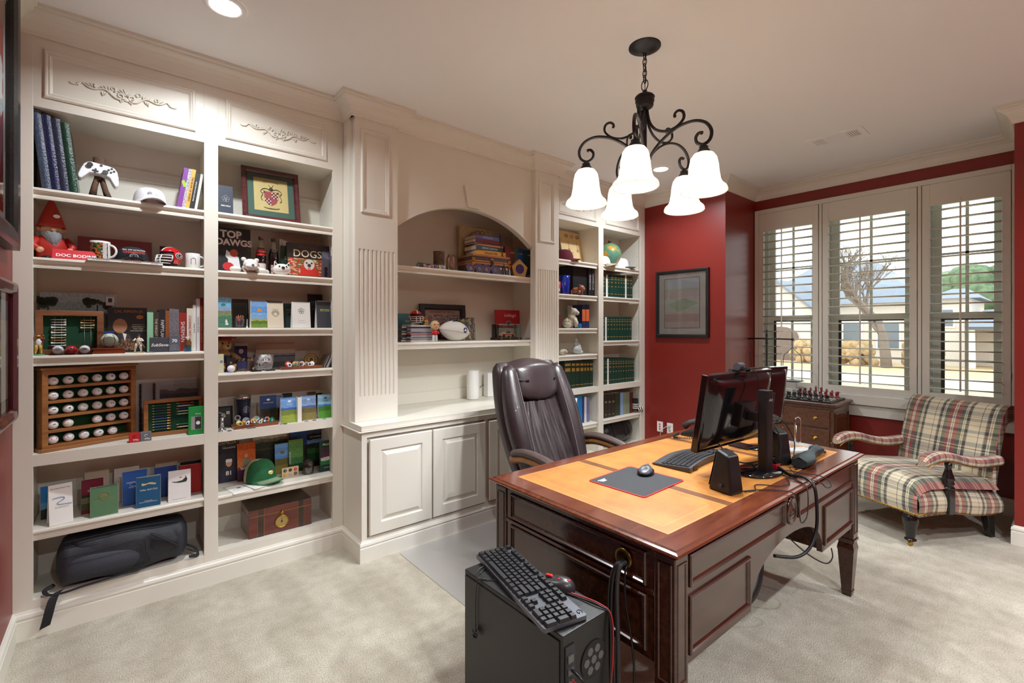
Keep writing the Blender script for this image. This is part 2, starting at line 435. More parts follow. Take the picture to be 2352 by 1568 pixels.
for nm,a,b in(('jamb',(-0.02,0.935,0.09),(0.012,0.975,1.977)),('jamb',(-0.02,-0.975,0.09),(0.012,-0.935,1.977)),('head',(-0.02,-0.935,1.932),(0.012,0.935,1.977)),('post',(-0.02,0.341,0.09),(0.012,0.366,1.932)),('post',(-0.02,-0.403,0.09),(0.012,-0.378,1.932)),('sill',(-0.035,-0.975,0.0),(0.012,0.975,0.09)),('apron',(-0.012,-0.975,-0.105),(0.012,0.975,-0.004))):
 g=G();g.box(a,b);g.obj(nm,SHUT,fr,bevel=0.004)
LOUV=None
for k,(ya,yb,oz,lab)in enumerate(((2.163,1.598,0.0,'narrow far plantation shutter next to the red corner'),(1.566,0.853,0.0,'widest plantation shutter in the middle of the window'),(0.823,0.295,0.0,'near plantation shutter behind the plaid armchair'))):
 t=thing('window_shutter',lab,'shutter',(XW-0.016,(ya+yb)/2,0.84),0,'plantation shutters')
 hw=(ya-yb)/2-0.002;H=1.835;z0,z1=(0.085,1.645)if k!=0 else(0.085,1.62)
 z0,z1=0.07,H-0.185
 for s in(-1,1):
  g=G();g.box((-0.016,min(s*hw,s*(hw-0.05)),0),(0.016,max(s*hw,s*(hw-0.05)),H));g.obj('stile',SHUT,t,bevel=0.003)
 g=G();g.box((-0.015,-hw+0.05,0),(0.015,hw-0.05,z0));g.obj('bottom_rail',SHUT,t)
 g=G();g.box((-0.015,-hw+0.05,z1),(0.015,hw-0.05,H));g.obj('top_rail',SHUT,t)
 g=G();pr=[(-0.032,0),(-0.02,0.0045),(0,0.0055),(0.02,0.0045),(0.032,0),(0.02,-0.0045),(0,-0.0055),(-0.02,-0.0045)]
 w=hw-0.052
 g.add([(x,-w,z)for x,z in pr]+[(x,w,z)for x,z in pr],[tuple(range(8)),tuple(range(15,7,-1))]+[(i,i+8,(i+1)%8+8,(i+1)%8)for i in range(8)],0,True)
 nl=20;sp=(z1-z0)/nl
 l0=g.obj('louver',SHUT,t,(0,0,z0+sp/2),(0,R(4),0))
 for i in range(1,nl):
  c=l0.copy();COL.objects.link(c);c.parent=t;c.location=(0,0,z0+sp*(i+0.5))
 yr=0.045 if k<2 else 0.02
 g=G();g.box((-0.045,yr-0.006,z0+0.03),(-0.034,yr+0.006,z1-0.005));g.obj('tilt_rod',SHUT,t,bevel=0.002)
 for zz in(0.25,H/2,H-0.25):
  g=G();g.box((-0.021,-hw+0.001,zz-0.03),(-0.0165,-hw+0.010,zz+0.03));g.obj('hinge',SHUT,t)
 g=G();g.tube([(-0.016,yr,z1+0.022),(-0.024,yr,z1+0.03),(-0.03,yr-0.004,z1+0.022),(-0.03,yr-0.006,z1+0.008)],0.003,6);g.obj('rod_catch',SHUT,t)
LAWN=mt('dormant_lawn',(205,178,140),0.95,var=0.12,scale=3)
g=G();g.box((5.6,-60,-0.9),(90,70,-0.6));struct(g.obj('ground',LAWN),'dormant tan lawn outside')
g=G();g.box((21,-60,-0.6),(26.5,70,-0.585));struct(g.obj('road',mt('street_asphalt',(186,172,160),0.9,var=0.05,scale=4)),'pale street in front of the houses')
BRICKW=mt('painted_brick',(224,214,206),0.9,var=0.05,scale=12)
ROOF=mt('roof_shingle',(140,146,160),0.9,var=0.1,scale=20)
def house(name,label,loc,w,d,h,roof_h,wins,gable=None,garage=None):
 t=thing(name,label,'house',loc)
 g=G();g.box((0,-w/2,0),(d,w/2,h));g.obj('wall',BRICKW,t)
 g=G();e=0.4;a=[(-e,-w/2-e,h),(d+e,-w/2-e,h),(d+e,w/2+e,h),(-e,w/2+e,h),(d*0.45,-w*0.22,h+roof_h),(d*0.55,-w*0.22,h+roof_h),(d*0.55,w*0.22,h+roof_h),(d*0.45,w*0.22,h+roof_h)]
 g.add(a,[(0,3,2,1),(4,5,6,7),(0,1,5,4),(1,2,6,5),(2,3,7,6),(3,0,4,7)]);g.obj('roof',ROOF,t)
 for(y,z,ww,hh)in wins:
  g=G();g.box((-0.06,y-ww/2-0.1,z-0.1),(0.02,y+ww/2+0.1,z+hh+0.1));f=g.obj('window_frame',mt('house_trim',(232,230,228),0.6),t)
  g=G();g.box((-0.08,y-ww/2,z),(-0.05,y+ww/2,z+hh));g.obj('pane',mt('house_glass',(120,128,138),0.2),f)
 if gable:
  y,gw,gh,gp=gable
  g=G();g.prism([(y-gw/2,0),(y+gw/2,0),(y+gw/2,gh),(y,gh+gp),(y-gw/2,gh)],-1.6,0.5,pl='yz');gb=g.obj('gable_wing',BRICKW,t)
  g=G()
  for s in(-1,1):
   g.add([(-1.9,y,gh+gp+0.25),(2.5,y,gh+gp+0.25),(2.5,y+s*(gw/2+0.4),gh-0.25),(-1.9,y+s*(gw/2+0.4),gh-0.25),(-1.9,y,gh+gp+0.05),(2.5,y,gh+gp+0.05),(2.5,y+s*(gw/2+0.4),gh-0.45),(-1.9,y+s*(gw/2+0.4),gh-0.45)],[(0,1,2,3),(4,7,6,5),(0,3,7,4),(1,5,6,2),(2,6,7,3),(0,4,5,1)])
  g.obj('gable_roof',ROOF,gb)
 if garage:
  y,ww,hh=garage
  g=G();pts=[(y-ww/2,0),(y+ww/2,0),(y+ww/2,hh*0.7)]+[(y+ww/2*math.cos(a),hh*0.7+hh*0.3*math.sin(a))for a in(0.4,0.8,1.2,1.57,1.95,2.35,2.75)]+[(y-ww/2,hh*0.7)]
  g.prism(pts,-1.75,-1.55,pl='yz');g.obj('garage_door',mt('garage_door_brown',(128,108,100),0.7),t)
 return t
house('brick_house','pale painted brick house with grey hip roof and gabled wing across the street',(35.2,10.4,-0.6),9.2,9,3.6,2.9,[(-3.4,0.9,1.0,1.5),(-1.6,0.9,0.9,1.5),(0.4,2.0,0.8,0.9)],(2.2,4.6,3.2,1.9),(2.0,2.2,2.2))
t=house('side_house','pale brick house with columned porch seen through the near shutter',(35.0,4.2,-0.6),1.5,6,3.7,0.7,[(0.2,2.2,0.5,0.9)])
g=G();g.box((-1.2,-4.2,2.0),(4.0,-0.78,2.15));g.obj('porch_roof',ROOF,t)
g=G();g.add([(-1.5,-4.5,2.15),(4,-4.5,2.15),(4,-0.6,2.15),(-1.5,-0.6,2.15),(1,-2.9,3.1),(4,-2.9,3.1),(4,-1.2,3.1),(1,-1.2,3.1)],[(0,3,2,1),(4,5,6,7),(0,1,5,4),(1,2,6,5),(2,3,7,6),(3,0,4,7)]);g.obj('porch_roof_slope',ROOF,t)
for y in(-4.0,-2.9,-1.8,-0.9):
 g=G();g.cyl((-1.0,y,0),0.14,2.0,10,r2=0.12);g.obj('porch_column',mt('house_trim',(232,230,228),0.6),t)
g=G();g.box((1.5,-4.1,0),(4.0,-0.8,2.0));g.obj('porch_wall',BRICKW,t)
def bare_tree(name,label,loc,h,seed,spread=0.55,drop=0.0,depth=5,r0=0.16):
 rnd=random.Random(seed);t=thing(name,label,'tree',loc)
 bark=mt('grey_bark',(132,118,110),0.9);tr=G();br=G()
 def grow(gm,p,d,L,r,k):
  pts=[p];q=p.copy()
  for i in range(3):
   d=(d+Vector((rnd.uniform(-.14,.14),rnd.uniform(-.14,.14),rnd.uniform(-.03,.1)))).normalized();q=q+d*(L/3);pts.append(q.copy())
  gm.tube(pts,[r,r*0.9,r*0.8,r*0.62],6 if k<2 else 4)
  if k>=depth:return
  for i in range(3 if k else 4):
   a=rnd.uniform(0,2*PI);s=rnd.uniform(0.6,1.0)*spread
   nd=(d+Vector((math.cos(a)*s,math.sin(a)*s,rnd.uniform(0.0,0.3)-drop))).normalized()
   grow(br,pts[-1]if i<2 else pts[2],nd,L*rnd.uniform(0.62,0.8),r*0.58,k+1)
 grow(tr,Vector((0,0,0)),Vector((0.02,0.05,1)),h*0.28,r0,0)
 tr.obj('trunk',bark,t);br.obj('branches',bark,t)
 return t
bare_tree('bare_tree','bare grey tree in the lawn seen through the middle shutter',(31.0,6.25,-0.6),9.0,3,0.8,depth=6,r0=0.26)
tt=thing('overhanging_branches','bare drooping twigs crossing the sky in the near shutter','branches',(10.5,-1.6,5.2))
g=G();rnd=random.Random(11)
for i in range(34):
 p=Vector((rnd.uniform(-0.8,0.8),-1.2,rnd.uniform(-1.2,1.6)));d=Vector((rnd.uniform(-.1,.1),1,rnd.uniform(-0.5,-0.05))).normalized();pts=[p]
 for k in range(7):
  d=(d+Vector((rnd.uniform(-.1,.1),0,rnd.uniform(-.22,.16)))).normalized();pts.append(pts[-1]+d*rnd.uniform(0.25,0.5))
 g.tube(pts,[0.016-0.0018*k for k in range(8)],4)
g.obj('twigs',mt('grey_bark',(132,118,110),0.9),tt)
def leafy(name,label,loc,r,mat,n=70,seed=1,cat='tree'):
 rnd=random.Random(seed);t=thing(name,label,cat,loc);g=G()
 for i in range(n):
  a=rnd.uniform(0,2*PI);q=rnd.random()**0.5;z=rnd.uniform(0.15,1.0)
  s=rnd.uniform(0.18,0.32)
  g.ell((r[0]*q*math.cos(a)*(1-z*0.4),r[1]*q*math.sin(a)*(1-z*0.4),r[2]*z),(r[0]*s,r[1]*s,r[2]*s*0.8),7,5)
 g.obj('crown' if cat=='tree' else 'foliage',mat,t)
 g=G();g.cyl((0,0,-0.05 if cat!='tree' else-0.9),0.16 if cat=='tree' else 0.05,3.4 if cat=='tree' else 0.3,7);g.obj('trunk' if cat=='tree' else 'stem',mt('grey_bark',(132,118,110),0.9),t)
EVG=mt('evergreen_leaves',(104,122,92),0.9,var=0.35,scale=3);GRYL=mt('grey_thicket',(150,146,134),0.9,var=0.3,scale=3);TANB=mt('tan_hedge',(186,156,118),0.95,var=0.25,scale=5)
leafy('evergreen_tree','tall green pine crown over the roofs in the near shutter',(58,4.4,0.4),(5,5.5,5.6),EVG,120,5)
leafy('evergreen_tree','second pine crown at the far right of the window view',(56,-6,0.4),(5,4.2,6.4),EVG,90,6)
leafy('thicket_tree','grey leafless thicket behind the porch',(46,-1.5,0.0),(3,4.5,3.4),GRYL,120,7)
for i,(y,lb)in enumerate(((10.2,'tan clipped shrub left of the bare tree'),(7.8,'tan clipped shrub in front of the brick house'),(5.0,'tan clipped shrub right of the bare tree'))):
 leafy('tan_shrub',lb,(31.9,y,-0.6),(0.6,1.0,1.2),TANB,60,20+i,'shrub')
NOSE=[(0.30,0),(0,0),(-0.004,-0.004),(-0.006,-0.012),(-0.003,-0.017),(0.004,-0.020),(0.010,-0.028),(0.008,-0.031),(0.008,-0.037),(0.004,-0.039),(0.004,-0.050),(0.022,-0.050),(0.022,-0.022),(0.30,-0.022)]
def shelf(par,x0,x1,z,y0=3.146):
 g=G();n=len(NOSE)
 g.add([(x0,y0+a,z+b)for a,b in NOSE]+[(x1,y0+a,z+b)for a,b in NOSE],[tuple(range(n)),tuple(range(2*n-1,n-1,-1))]+[(i,i+n,(i+1)%n+n,(i+1)%n)for i in range(n)])
 return g.obj('shelf',CREAM,par)
PANM=[(0,0),(0,0.006),(0.006,0.011),(0.012,0.011),(0.016,0.006),(0.022,0.008),(0.026,0.004),(0.032,0.0005)]
def scroll(c,r0,r1,a0,a1,n=14):
 return[(c[0]+(r0+(r1-r0)*k/n)*math.cos(a0+(a1-a0)*k/n),c[1]+(r0+(r1-r0)*k/n)*math.sin(a0+(a1-a0)*k/n))for k in range(n+1)]
def applique(par,cx,cz,y,s=1.0):
 """carved scroll and acanthus spray, low relief"""
 g=G()
 def T(pts,rr):
  for sg in(-1,1):
   q=[(cx+sg*p[0]*s,y-0.003,cz+p[1]*s)for p in pts]
   g.tube(q,rr,6,flat=0.7)
 def taper(n,a,b):return[a+(b-a)*k/(n-1)for k in range(n)]
 def leaf(x,z,ang,L,w):
  for sg in(-1,1):
   pts=[(cx+sg*(x+math.cos(ang)*L*t+math.sin(ang)*0.3*L*t*t)*s,y-0.003,cz+(z+math.sin(ang)*L*t-0.12*L*t*t)*s)for t in(0,0.3,0.6,0.85,1.0)]
   g.tube(pts,[w*0.5,w,w*0.9,w*0.55,w*0.2],6,flat=0.7)
 main=[(0.025,-0.036),(0.055,-0.030),(0.085,-0.004),(0.110,0.006),(0.150,-0.006),(0.180,-0.004),(0.205,0.014),(0.222,0.016),(0.232,0.004),(0.226,-0.006)]
 c=[(p.x,p.y)for p in curve_pts([(a,b,0)for a,b in main],30)]
 T(c,taper(len(c),0.007,0.003))
 tail=[(p.x,p.y)for p in curve_pts([(0.215,0.016,0),(0.235,-0.004,0),(0.258,-0.006,0),(0.268,0.002,0)],10)]
 T(tail,taper(len(tail),0.005,0.002))
 T(scroll((0.030,-0.012),0.020,0.006,R(250),R(-120)),taper(15,0.006,0.004))
 T(scroll((0.066,0.020),0.016,0.005,R(240),R(-90)),taper(15,0.0055,0.003))
 T(scroll((0.160,0.016),0.014,0.004,R(240),R(-90)),taper(15,0.005,0.003))
 for i,a in enumerate((90,68,46,24)):leaf(0.0+0.004*i,-0.006,R(a),0.050-0.006*i,0.0055)
 for i,a in enumerate((100,75,50,25)):leaf(0.085+0.008*i,0.002,R(a),0.034-0.003*i,0.0045)
 for i,a in enumerate((110,80,50)):leaf(0.155+0.009*i,0.004,R(a),0.026,0.004)
 for i,a in enumerate((-40,-60,-85)):leaf(0.090+0.014*i,-0.010,R(a),0.026,0.0045)
 for i,a in enumerate((-30,-60,-90)):leaf(0.010+0.010*i,-0.036,R(a),0.016,0.004)
 g.ell((cx,y-0.002,cz-0.028*s),(0.016*s,0.006,0.012*s),10,6)
 return g.obj('carved_applique',CREAM,par)
def bookcase(label,xs,left_outer,right_outer,shelves,name='bookcase'):
 """xs = openings (x0,x1); shelves per opening"""
 t=thing(name,label,'bookcase',((left_outer+right_outer)/2,YF,0));ox=t.location.x
 root=t
 def P(g,nm,mats=CREAM,**k):
  for v in g.v:v.x-=ox;v.y-=YF
  return g.obj(nm,mats,root,**k)
 edges=[left_outer]+[e for x in xs for e in x]+[right_outer]
 for i in range(0,len(edges),2):
  g=G();g.box((edges[i],YF,0.0),(edges[i+1],YF+0.022,2.84));P(g,'stile',bevel=0.0015)
 for(x0,x1)in xs:
  g=G();g.box((x0,YF+0.0005,0.0),(x1,YF+0.022,0.172));P(g,'bottom_rail')
  g=G();g.box((x0,YF+0.0005,0.800),(x1,YF+0.022,0.855));P(g,'middle_rail')
  g=G();g.box((x0,YF+0.0005,2.502),(x1,YF+0.022,2.84));fz=P(g,'frieze_board')
  g=G();g.ring(x0+0.035,2.550,x1-0.040,2.780,PANM,YF);P(g,'panel_moulding')
  g=G();o=applique(root,(x0+x1)/2,2.655,YF,0.80);o.location=(-ox,-YF,0)
  a,b=x0-0.012,x1+0.012
  for nm,q0,q1 in(('side_panel',(a-0.018,YF+0.022,0.16),(a,YK,2.52)),('side_panel',(b,YF+0.022,0.16),(b+0.018,YK,2.52)),('back_panel',(a,YK,0.16),(b,YK+0.008,2.52)),('floor_panel',(a,YF+0.022,0.150),(b,YK,0.172)),('top_panel',(a,YF+0.022,2.502),(b,YK,2.52)),('fixed_shelf',(a,YF+0.022,0.83),(b,YK,0.855))):
   g=G();g.box(q0,q1);P(g,nm,CREAM)
  g=G();g.box((a,YK-0.012,2.30),(b,YK,2.36));g.box((a,YK-0.016,2.325),(b,YK-0.012,2.335));P(g,'back_batten')
 for(x0,x1),zs in zip(xs,shelves):
  for z in zs:
   o=shelf(root,x0-0.008,x1+0.006 if x1<2 else x1-0.016,z);o.location=(-ox,-YF,0)
 g=G()
 for(x0,x1)in xs:
  for xx,sg in((x0-0.0119,1),(x1+0.0119,-1)):
   for yy in(3.20,3.38):
    for k in range(14):
     z=0.98+0.1*k;g.add([(xx,yy-0.003,z-0.003),(xx,yy+0.003,z-0.003),(xx,yy+0.003,z+0.003),(xx,yy-0.003,z+0.003)],[(0,1,2,3)])
 o=P(g,'pin_holes',mt('pin_hole_dark',(60,52,44),0.9));o['kind']='stuff'
 return t
SA=[2.120,1.790,1.323,0.497];SB=[2.122,1.787,1.456,1.192,0.488]
bookcase('cream built-in bookcase left of the fluted pilaster, beside the red left wall',[(-0.312,0.366),(0.434,1.083)],XL,HX0,[SA,SB])
bookcase('cream built-in bookcase between the arched hutch and the red wall',[(3.16,3.801),(3.880,4.536)],HX1,XR-0.001,[SB,SA])
cb=thing('base_cabinet','cream base cabinet with four raised panel doors below the arched niche','cabinet',(2.1145,2.825,0));ox=2.1145
def CBP(g,nm,mats=CREAM,par=None,**k):
 for v in g.v:v.x-=ox;v.y-=2.825
 return g.obj(nm,mats,par or cb,**k)
g=G();g.box((HX0,2.845,0),(HX1,3.139,0.806));CBP(g,'carcass')
for a,b in(((HX0,2.825,0),(1.185,2.8445,0.806)),((3.044,2.825,0),(HX1,2.8445,0.806)),((2.098,2.825,0.145),(2.130,2.8445,0.77))):
 g=G();g.box(a,b);CBP(g,'stile')
for a,b in(((1.185,2.825,0),(3.044,2.8445,0.145)),((1.185,2.825,0.77),(3.044,2.8445,0.806))):
 g=G();g.box(a,b);CBP(g,'rail')
for x0,x1 in((1.197,1.640),(1.650,2.096),(2.132,2.577),(2.587,3.032)):
 g=G();y=2.806
 g.ring(x0,0.156,x1,0.757,[(0,-0.019),(0,-0.004),(0.004,0),(0.072,0),(0.078,-0.004),(0.080,-0.009),(0.086,-0.009)],y)
 d=CBP(g,'door')
 g=G();g.ring(x0+0.086,0.242,x1-0.086,0.671,[(0,-0.009),(0.020,-0.001),(0.024,0.001),(0.026,0.001)],y)
 a=0.112;g.add([(x0+a,y-0.001,0.156+a),(x1-a,y-0.001,0.156+a),(x1-a,y-0.001,0.757-a),(x0+a,y-0.001,0.757-a)],[(0,1,2,3)])
 CBP(g,'raised_panel',par=d)
TOPP=[(-0.02,0.808),(0.004,0.808),(0.006,0.814),(0.014,0.818),(0.016,0.822),(0.022,0.824),(0.026,0.830),(0.026,0.838),(0.022,0.8415),(0.0,0.842)]
g=G();g.sweep([(HX0,3.139),(HX0,2.825),(HX1,2.825),(HX1,3.139)],TOPP,side=-1)
g.box((HX0,2.826,0.812),(HX1,YK-0.001,0.842))
tag(g.obj('worktop',CREAM),'cream painted worktop with ogee edge over the four cabinet doors','worktop')
hu=thing('arched_hutch','cream hutch with arched niche and fluted pilasters above the base cabinet','hutch',(2.1145,HBF,0.842))
def HP(g,nm,mats=CREAM,par=None,**k):
 for v in g.v:v.x-=2.1145;v.y-=HBF;v.z-=0.842
 return g.obj(nm,mats,par or hu,**k)
ax0,ax1,zs,zt=1.475,2.765,2.155,2.385
cxA=(ax0+ax1)/2;hs=(ax1-ax0)/2;ri=zt-zs;RA=(hs*hs+ri*ri)/(2*ri)
def arcz(x):return zt-RA+math.sqrt(max(0,RA*RA-(x-cxA)**2))
N=40;g=G()
xsA=[ax0+(ax1-ax0)*k/N for k in range(N+1)]
vs=[];fs=[]
for x in xsA:vs+=[(x,HBF,arcz(x)),(x,HBF,2.84),(x,HBF+0.05,arcz(x)),(x,HBF+0.05,2.84)]
for k in range(N):
 a=4*k;b=a+4;fs+=[(a,b,b+1,a+1),(a,a+2,b+2,b),(a+2,a+3,b+3,b+2)]
g.add(vs,fs);HP(g,'arch_board')
g=G();g.tube([(x,HBF-0.001,arcz(x)+0.006)for x in xsA],0.005,6);HP(g,'arch_bead')
g=G();g.prism([(2.080,2.397),(2.190,2.397),(2.222,2.562),(2.046,2.562)],HBF-0.024,HBF,m=0);HP(g,'keystone',bevel=0.002)
for nm,a,b in(('side_panel',(1.312,3.05,0.842),(1.33,YK,2.6)),('side_panel',(2.90,3.05,0.842),(2.918,YK,2.6)),('back_panel',(1.33,YK,0.842),(2.90,YK+0.009,2.6)),('top_panel',(1.33,3.08,2.58),(2.90,YK,2.6)),('backsplash',(1.33,YK-0.012,0.843),(2.90,YK,0.93)),('side_wall',(HX0,HBF,0.842),(1.312,HBF+0.018,2.84)),('side_wall',(HX0,HBF+0.018,0.842),(HX0+0.018,3.139,2.84)),('side_wall',(2.918,HBF,0.842),(HX1,HBF+0.018,2.84)),('side_wall',(HX1-0.018,HBF+0.018,0.842),(HX1,3.139,2.84)),('jamb',(1.312,HBF,0.842),(1.475,HBF+0.019,2.84)),('jamb',(2.765,HBF,0.842),(2.918,HBF+0.019,2.84))):
 g=G();g.box(a,b);HP(g,nm)
for z in(1.902,1.353):
 o=shelf(hu,1.332,2.898,z,3.053);o.location=(-2.1145,-HBF,-0.842)
def pilaster(x0,x1,lab):
 W=x1-x0;n=9;fw=0.0145;gap=(W-0.05-n*fw)/(n-1)
 pts=[(x0,HBF-0.0005),(x0,HPF)];x=x0+0.025
 for k in range(n):
  for q in range(7):
   a=PI*q/6;pts.append((x+fw/2-math.cos(a)*fw/2,HPF+math.sin(a)*0.008))
  x+=fw+gap
 pts+=[(x1,HPF),(x1,HBF-0.0005)]
 g=G();g.prism(pts,1.005,1.975,pl='xy');sh=HP(g,'fluted_shaft')
 g=G();g.box((x0,HPF,0.975),(x1,HBF-0.0005,1.005));HP(g,'shaft_base',par=None)
 g=G();g.box((x0,HPF,1.975),(x1,HBF-0.0005,2.035));HP(g,'shaft_neck')
 path=[(x0,HBF-0.0005),(x0,HPF),(x1,HPF),(x1,HBF-0.0005)]
 PL=[(0,0.975),(0.006,0.973),(0.008,0.966),(0.014,0.962),(0.018,0.954),(0.016,0.946),(0.008,0.942),(0.012,0.938),(0.012,0.930),(0.006,0.926),(0.010,0.918),(0.020,0.908),(0.026,0.900),(0.032,0.888),(0.033,0.872),(0.028,0.858),(0.022,0.855),(0.022,0.843),(0,0.843)]
 g=G();g.sweep(path,PL,side=-1);HP(g,'plinth_moulding')
 g=G();g.box((x0,HPF,0.843),(x1,HBF-0.0005,0.975));HP(g,'plinth_block')
 for zc in(2.040,2.148):
  g=G();g.sweep(path,[(0,zc),(0.006,zc+0.002),(0.008,zc+0.010),(0.014,zc+0.018),(0.015,zc+0.028),(0,zc+0.030)],side=-1);HP(g,'capital_moulding')
 g=G();g.box((x0,HPF,2.035),(x1,HBF-0.0005,2.84));HP(g,'upper_block')
 g=G();g.ring(x0+0.038,2.212,x1-0.060,2.762,[(0,0),(0,0.007),(0.006,0.012),(0.014,0.012),(0.018,0.006),(0.026,0.007),(0.030,0.001)],HPF);HP(g,'panel_moulding')
pilaster(1.172,1.472,'left');pilaster(2.768,3.056,'right')
LENS=mt('lamp_lens',(255,246,232),0.5,emit=14.0)
def can(x,y,label,k):
 t=thing('recessed_lamp',label,'lamp',(x,y,ZC),0,'recessed ceiling lamps')
 g=G();g.lathe([(0.062,-0.001),(0.066,-0.006),(0.088,-0.005),(0.092,-0.0005)],seg=28);g.obj('trim_ring',WHITE,t)
 g=G();g.cyl((0,0,-0.0035),0.063,0.003,28);g.obj('lens',LENS,t)
 ld=bpy.data.lights.new('recessed_light','AREA');ld.shape='DISK';ld.size=0.10;ld.energy=CAN_W*k;ld.color=(0.90,0.955,1.0);ld.spread=R(150)
 lo=bpy.data.objects.new('bulb',ld);COL.objects.link(lo);lo.parent=t;lo.location=(0,0,-0.012)
can(0.377,2.53,'round recessed ceiling lamp above the left bookcase',1.0)
can(3.896,2.473,'round recessed ceiling lamp behind the chandelier shades',1.0)
for x,lb in((0.45,'door side'),(2.2,'middle'),(3.9,'window side')):can(x,-1.1,'added unseen fill lamp in the ceiling behind the viewer, '+lb,2.0)  # unseen lamps added as fill, to light the shelves from the front
v=thing('ceiling_vent','white rectangular ceiling vent with three louver banks near the window','vent',(4.305,1.18,ZC))
g=G();g.ring(-0.105,-0.188,0.105,0.188,[(0,0),(0,0.006),(0.004,0.008),(0.034,0.008),(0.036,0.002)],0)
for p in g.v:p.y,p.z=p.z,p.y
g.obj('grille_frame',WHITE,v)
g=G();g.box((-0.07,-0.155,-0.003),(0.07,0.155,-0.001));g.obj('backing',mt('vent_dark',(70,72,70),0.8),v)
for y0,y1,n,al in((-0.155,-0.075,6,'x'),(-0.062,0.062,14,'y'),(0.075,0.155,6,'x')):
 for k in range(n):
  g=G()
  if al=='x':
   y=y0+(y1-y0)*(k+0.5)/n;g.box((-0.07,y-0.0045,-0.008),(0.07,y+0.0045,-0.004))
  else:
   x=-0.07+0.14*(k+0.5)/n;g.box((x-0.0042,y0,-0.008),(x+0.0042,y1,-0.004))
  g.obj('vane',WHITE,v)
for y in(-0.0685,0.0685):
 g=G();g.box((-0.07,y-0.0065,-0.008),(0.07,y+0.0065,-0.002));g.obj('divider',WHITE,v)
IRON=mt('bronze_iron',(44,43,45),0.42,0.6,var=0.2,scale=40)
def shade_mat():
 m=bpy.data.materials.new('frosted_shade');m.use_nodes=True;nt=m.node_tree;nt.nodes.remove(nt.nodes['Principled BSDF'])
 o=nt.nodes['Material Output'];d=nt.nodes.new('ShaderNodeBsdfDiffuse');t=nt.nodes.new('ShaderNodeBsdfTranslucent');x=nt.nodes.new('ShaderNodeMixShader')
 d.inputs[0].default_value=lin((250,244,232));t.inputs[0].default_value=lin((255,250,242));x.inputs[0].default_value=0.6
 nt.links.new(d.outputs[0],x.inputs[1]);nt.links.new(t.outputs[0],x.inputs[2]);nt.links.new(x.outputs[0],o.inputs[0]);return m
SHADE=shade_mat()
BULBM=mt('lit_bulb',(255,240,215),0.5,emit=9.0)
CH=(2.141,1.456)
ch=thing('chandelier','dark iron chandelier with five frosted bell shades hanging over the desk','chandelier',(CH[0],CH[1],ZC))
g=G();g.lathe([(0.0,-0.035),(0.012,-0.035),(0.016,-0.028),(0.03,-0.026),(0.06,-0.018),(0.072,-0.012),(0.078,-0.006),(0.083,-0.005),(0.083,0)],seg=32);g.obj('canopy',IRON,ch)
for k in range(6):
 z=-0.050-k*0.031;a=(k%2)*PI/2
 g=G();L,w=(0.026,0.011)if k<5 else(0.034,0.020)
 pts=[(math.cos(a)*w*math.cos(q),math.sin(a)*w*math.cos(q),z+L*math.sin(q)*0.85)for q in[2*PI*i/16 for i in range(16)]]
 g.tube(pts,0.0028,6,closed=True);g.obj('chain_link',IRON,ch)
g=G();g.tube([(0.004,0,-0.035),(0.006,0.002,-0.12),(0.003,0,-0.24)],0.002,6);g.obj('lamp_cord',IRON,ch)
g=G();g.lathe([(0.001,-0.232),(0.012,-0.234),(0.013,-0.246),(0.024,-0.254),(0.045,-0.262),(0.052,-0.270),(0.050,-0.278),(0.046,-0.282),(0.050,-0.290),(0.047,-0.300),(0.043,-0.304),(0.046,-0.312),(0.042,-0.322),(0.034,-0.328),(0.001,-0.330)],seg=28);g.obj('hub',IRON,ch)
g=G();g.cyl((0,0,-0.66),0.011,0.34,14);g.obj('stem',IRON,ch)
g=G();g.lathe([(0.001,-0.64),(0.020,-0.645),(0.026,-0.655),(0.020,-0.668),(0.011,-0.674),(0.013,-0.684),(0.006,-0.694),(0.001,-0.697)],seg=20);g.obj('finial',IRON,ch)
tow=math.atan2(-CH[1],-CH[0])
arm_ctrl=[(0.014,2.305),(0.040,2.37),(0.094,2.425),(0.17,2.468),(0.25,2.480),(0.312,2.458),(0.344,2.412),(0.338,2.368),(0.306,2.350),(0.276,2.366),(0.270,2.394),(0.286,2.412),(0.304,2.406)]
scr_ctrl=[(0.014,2.61),(0.028,2.54),(0.062,2.492),(0.116,2.468),(0.170,2.474),(0.208,2.505),(0.206,2.540),(0.182,2.554),(0.163,2.542),(0.166,2.524)]
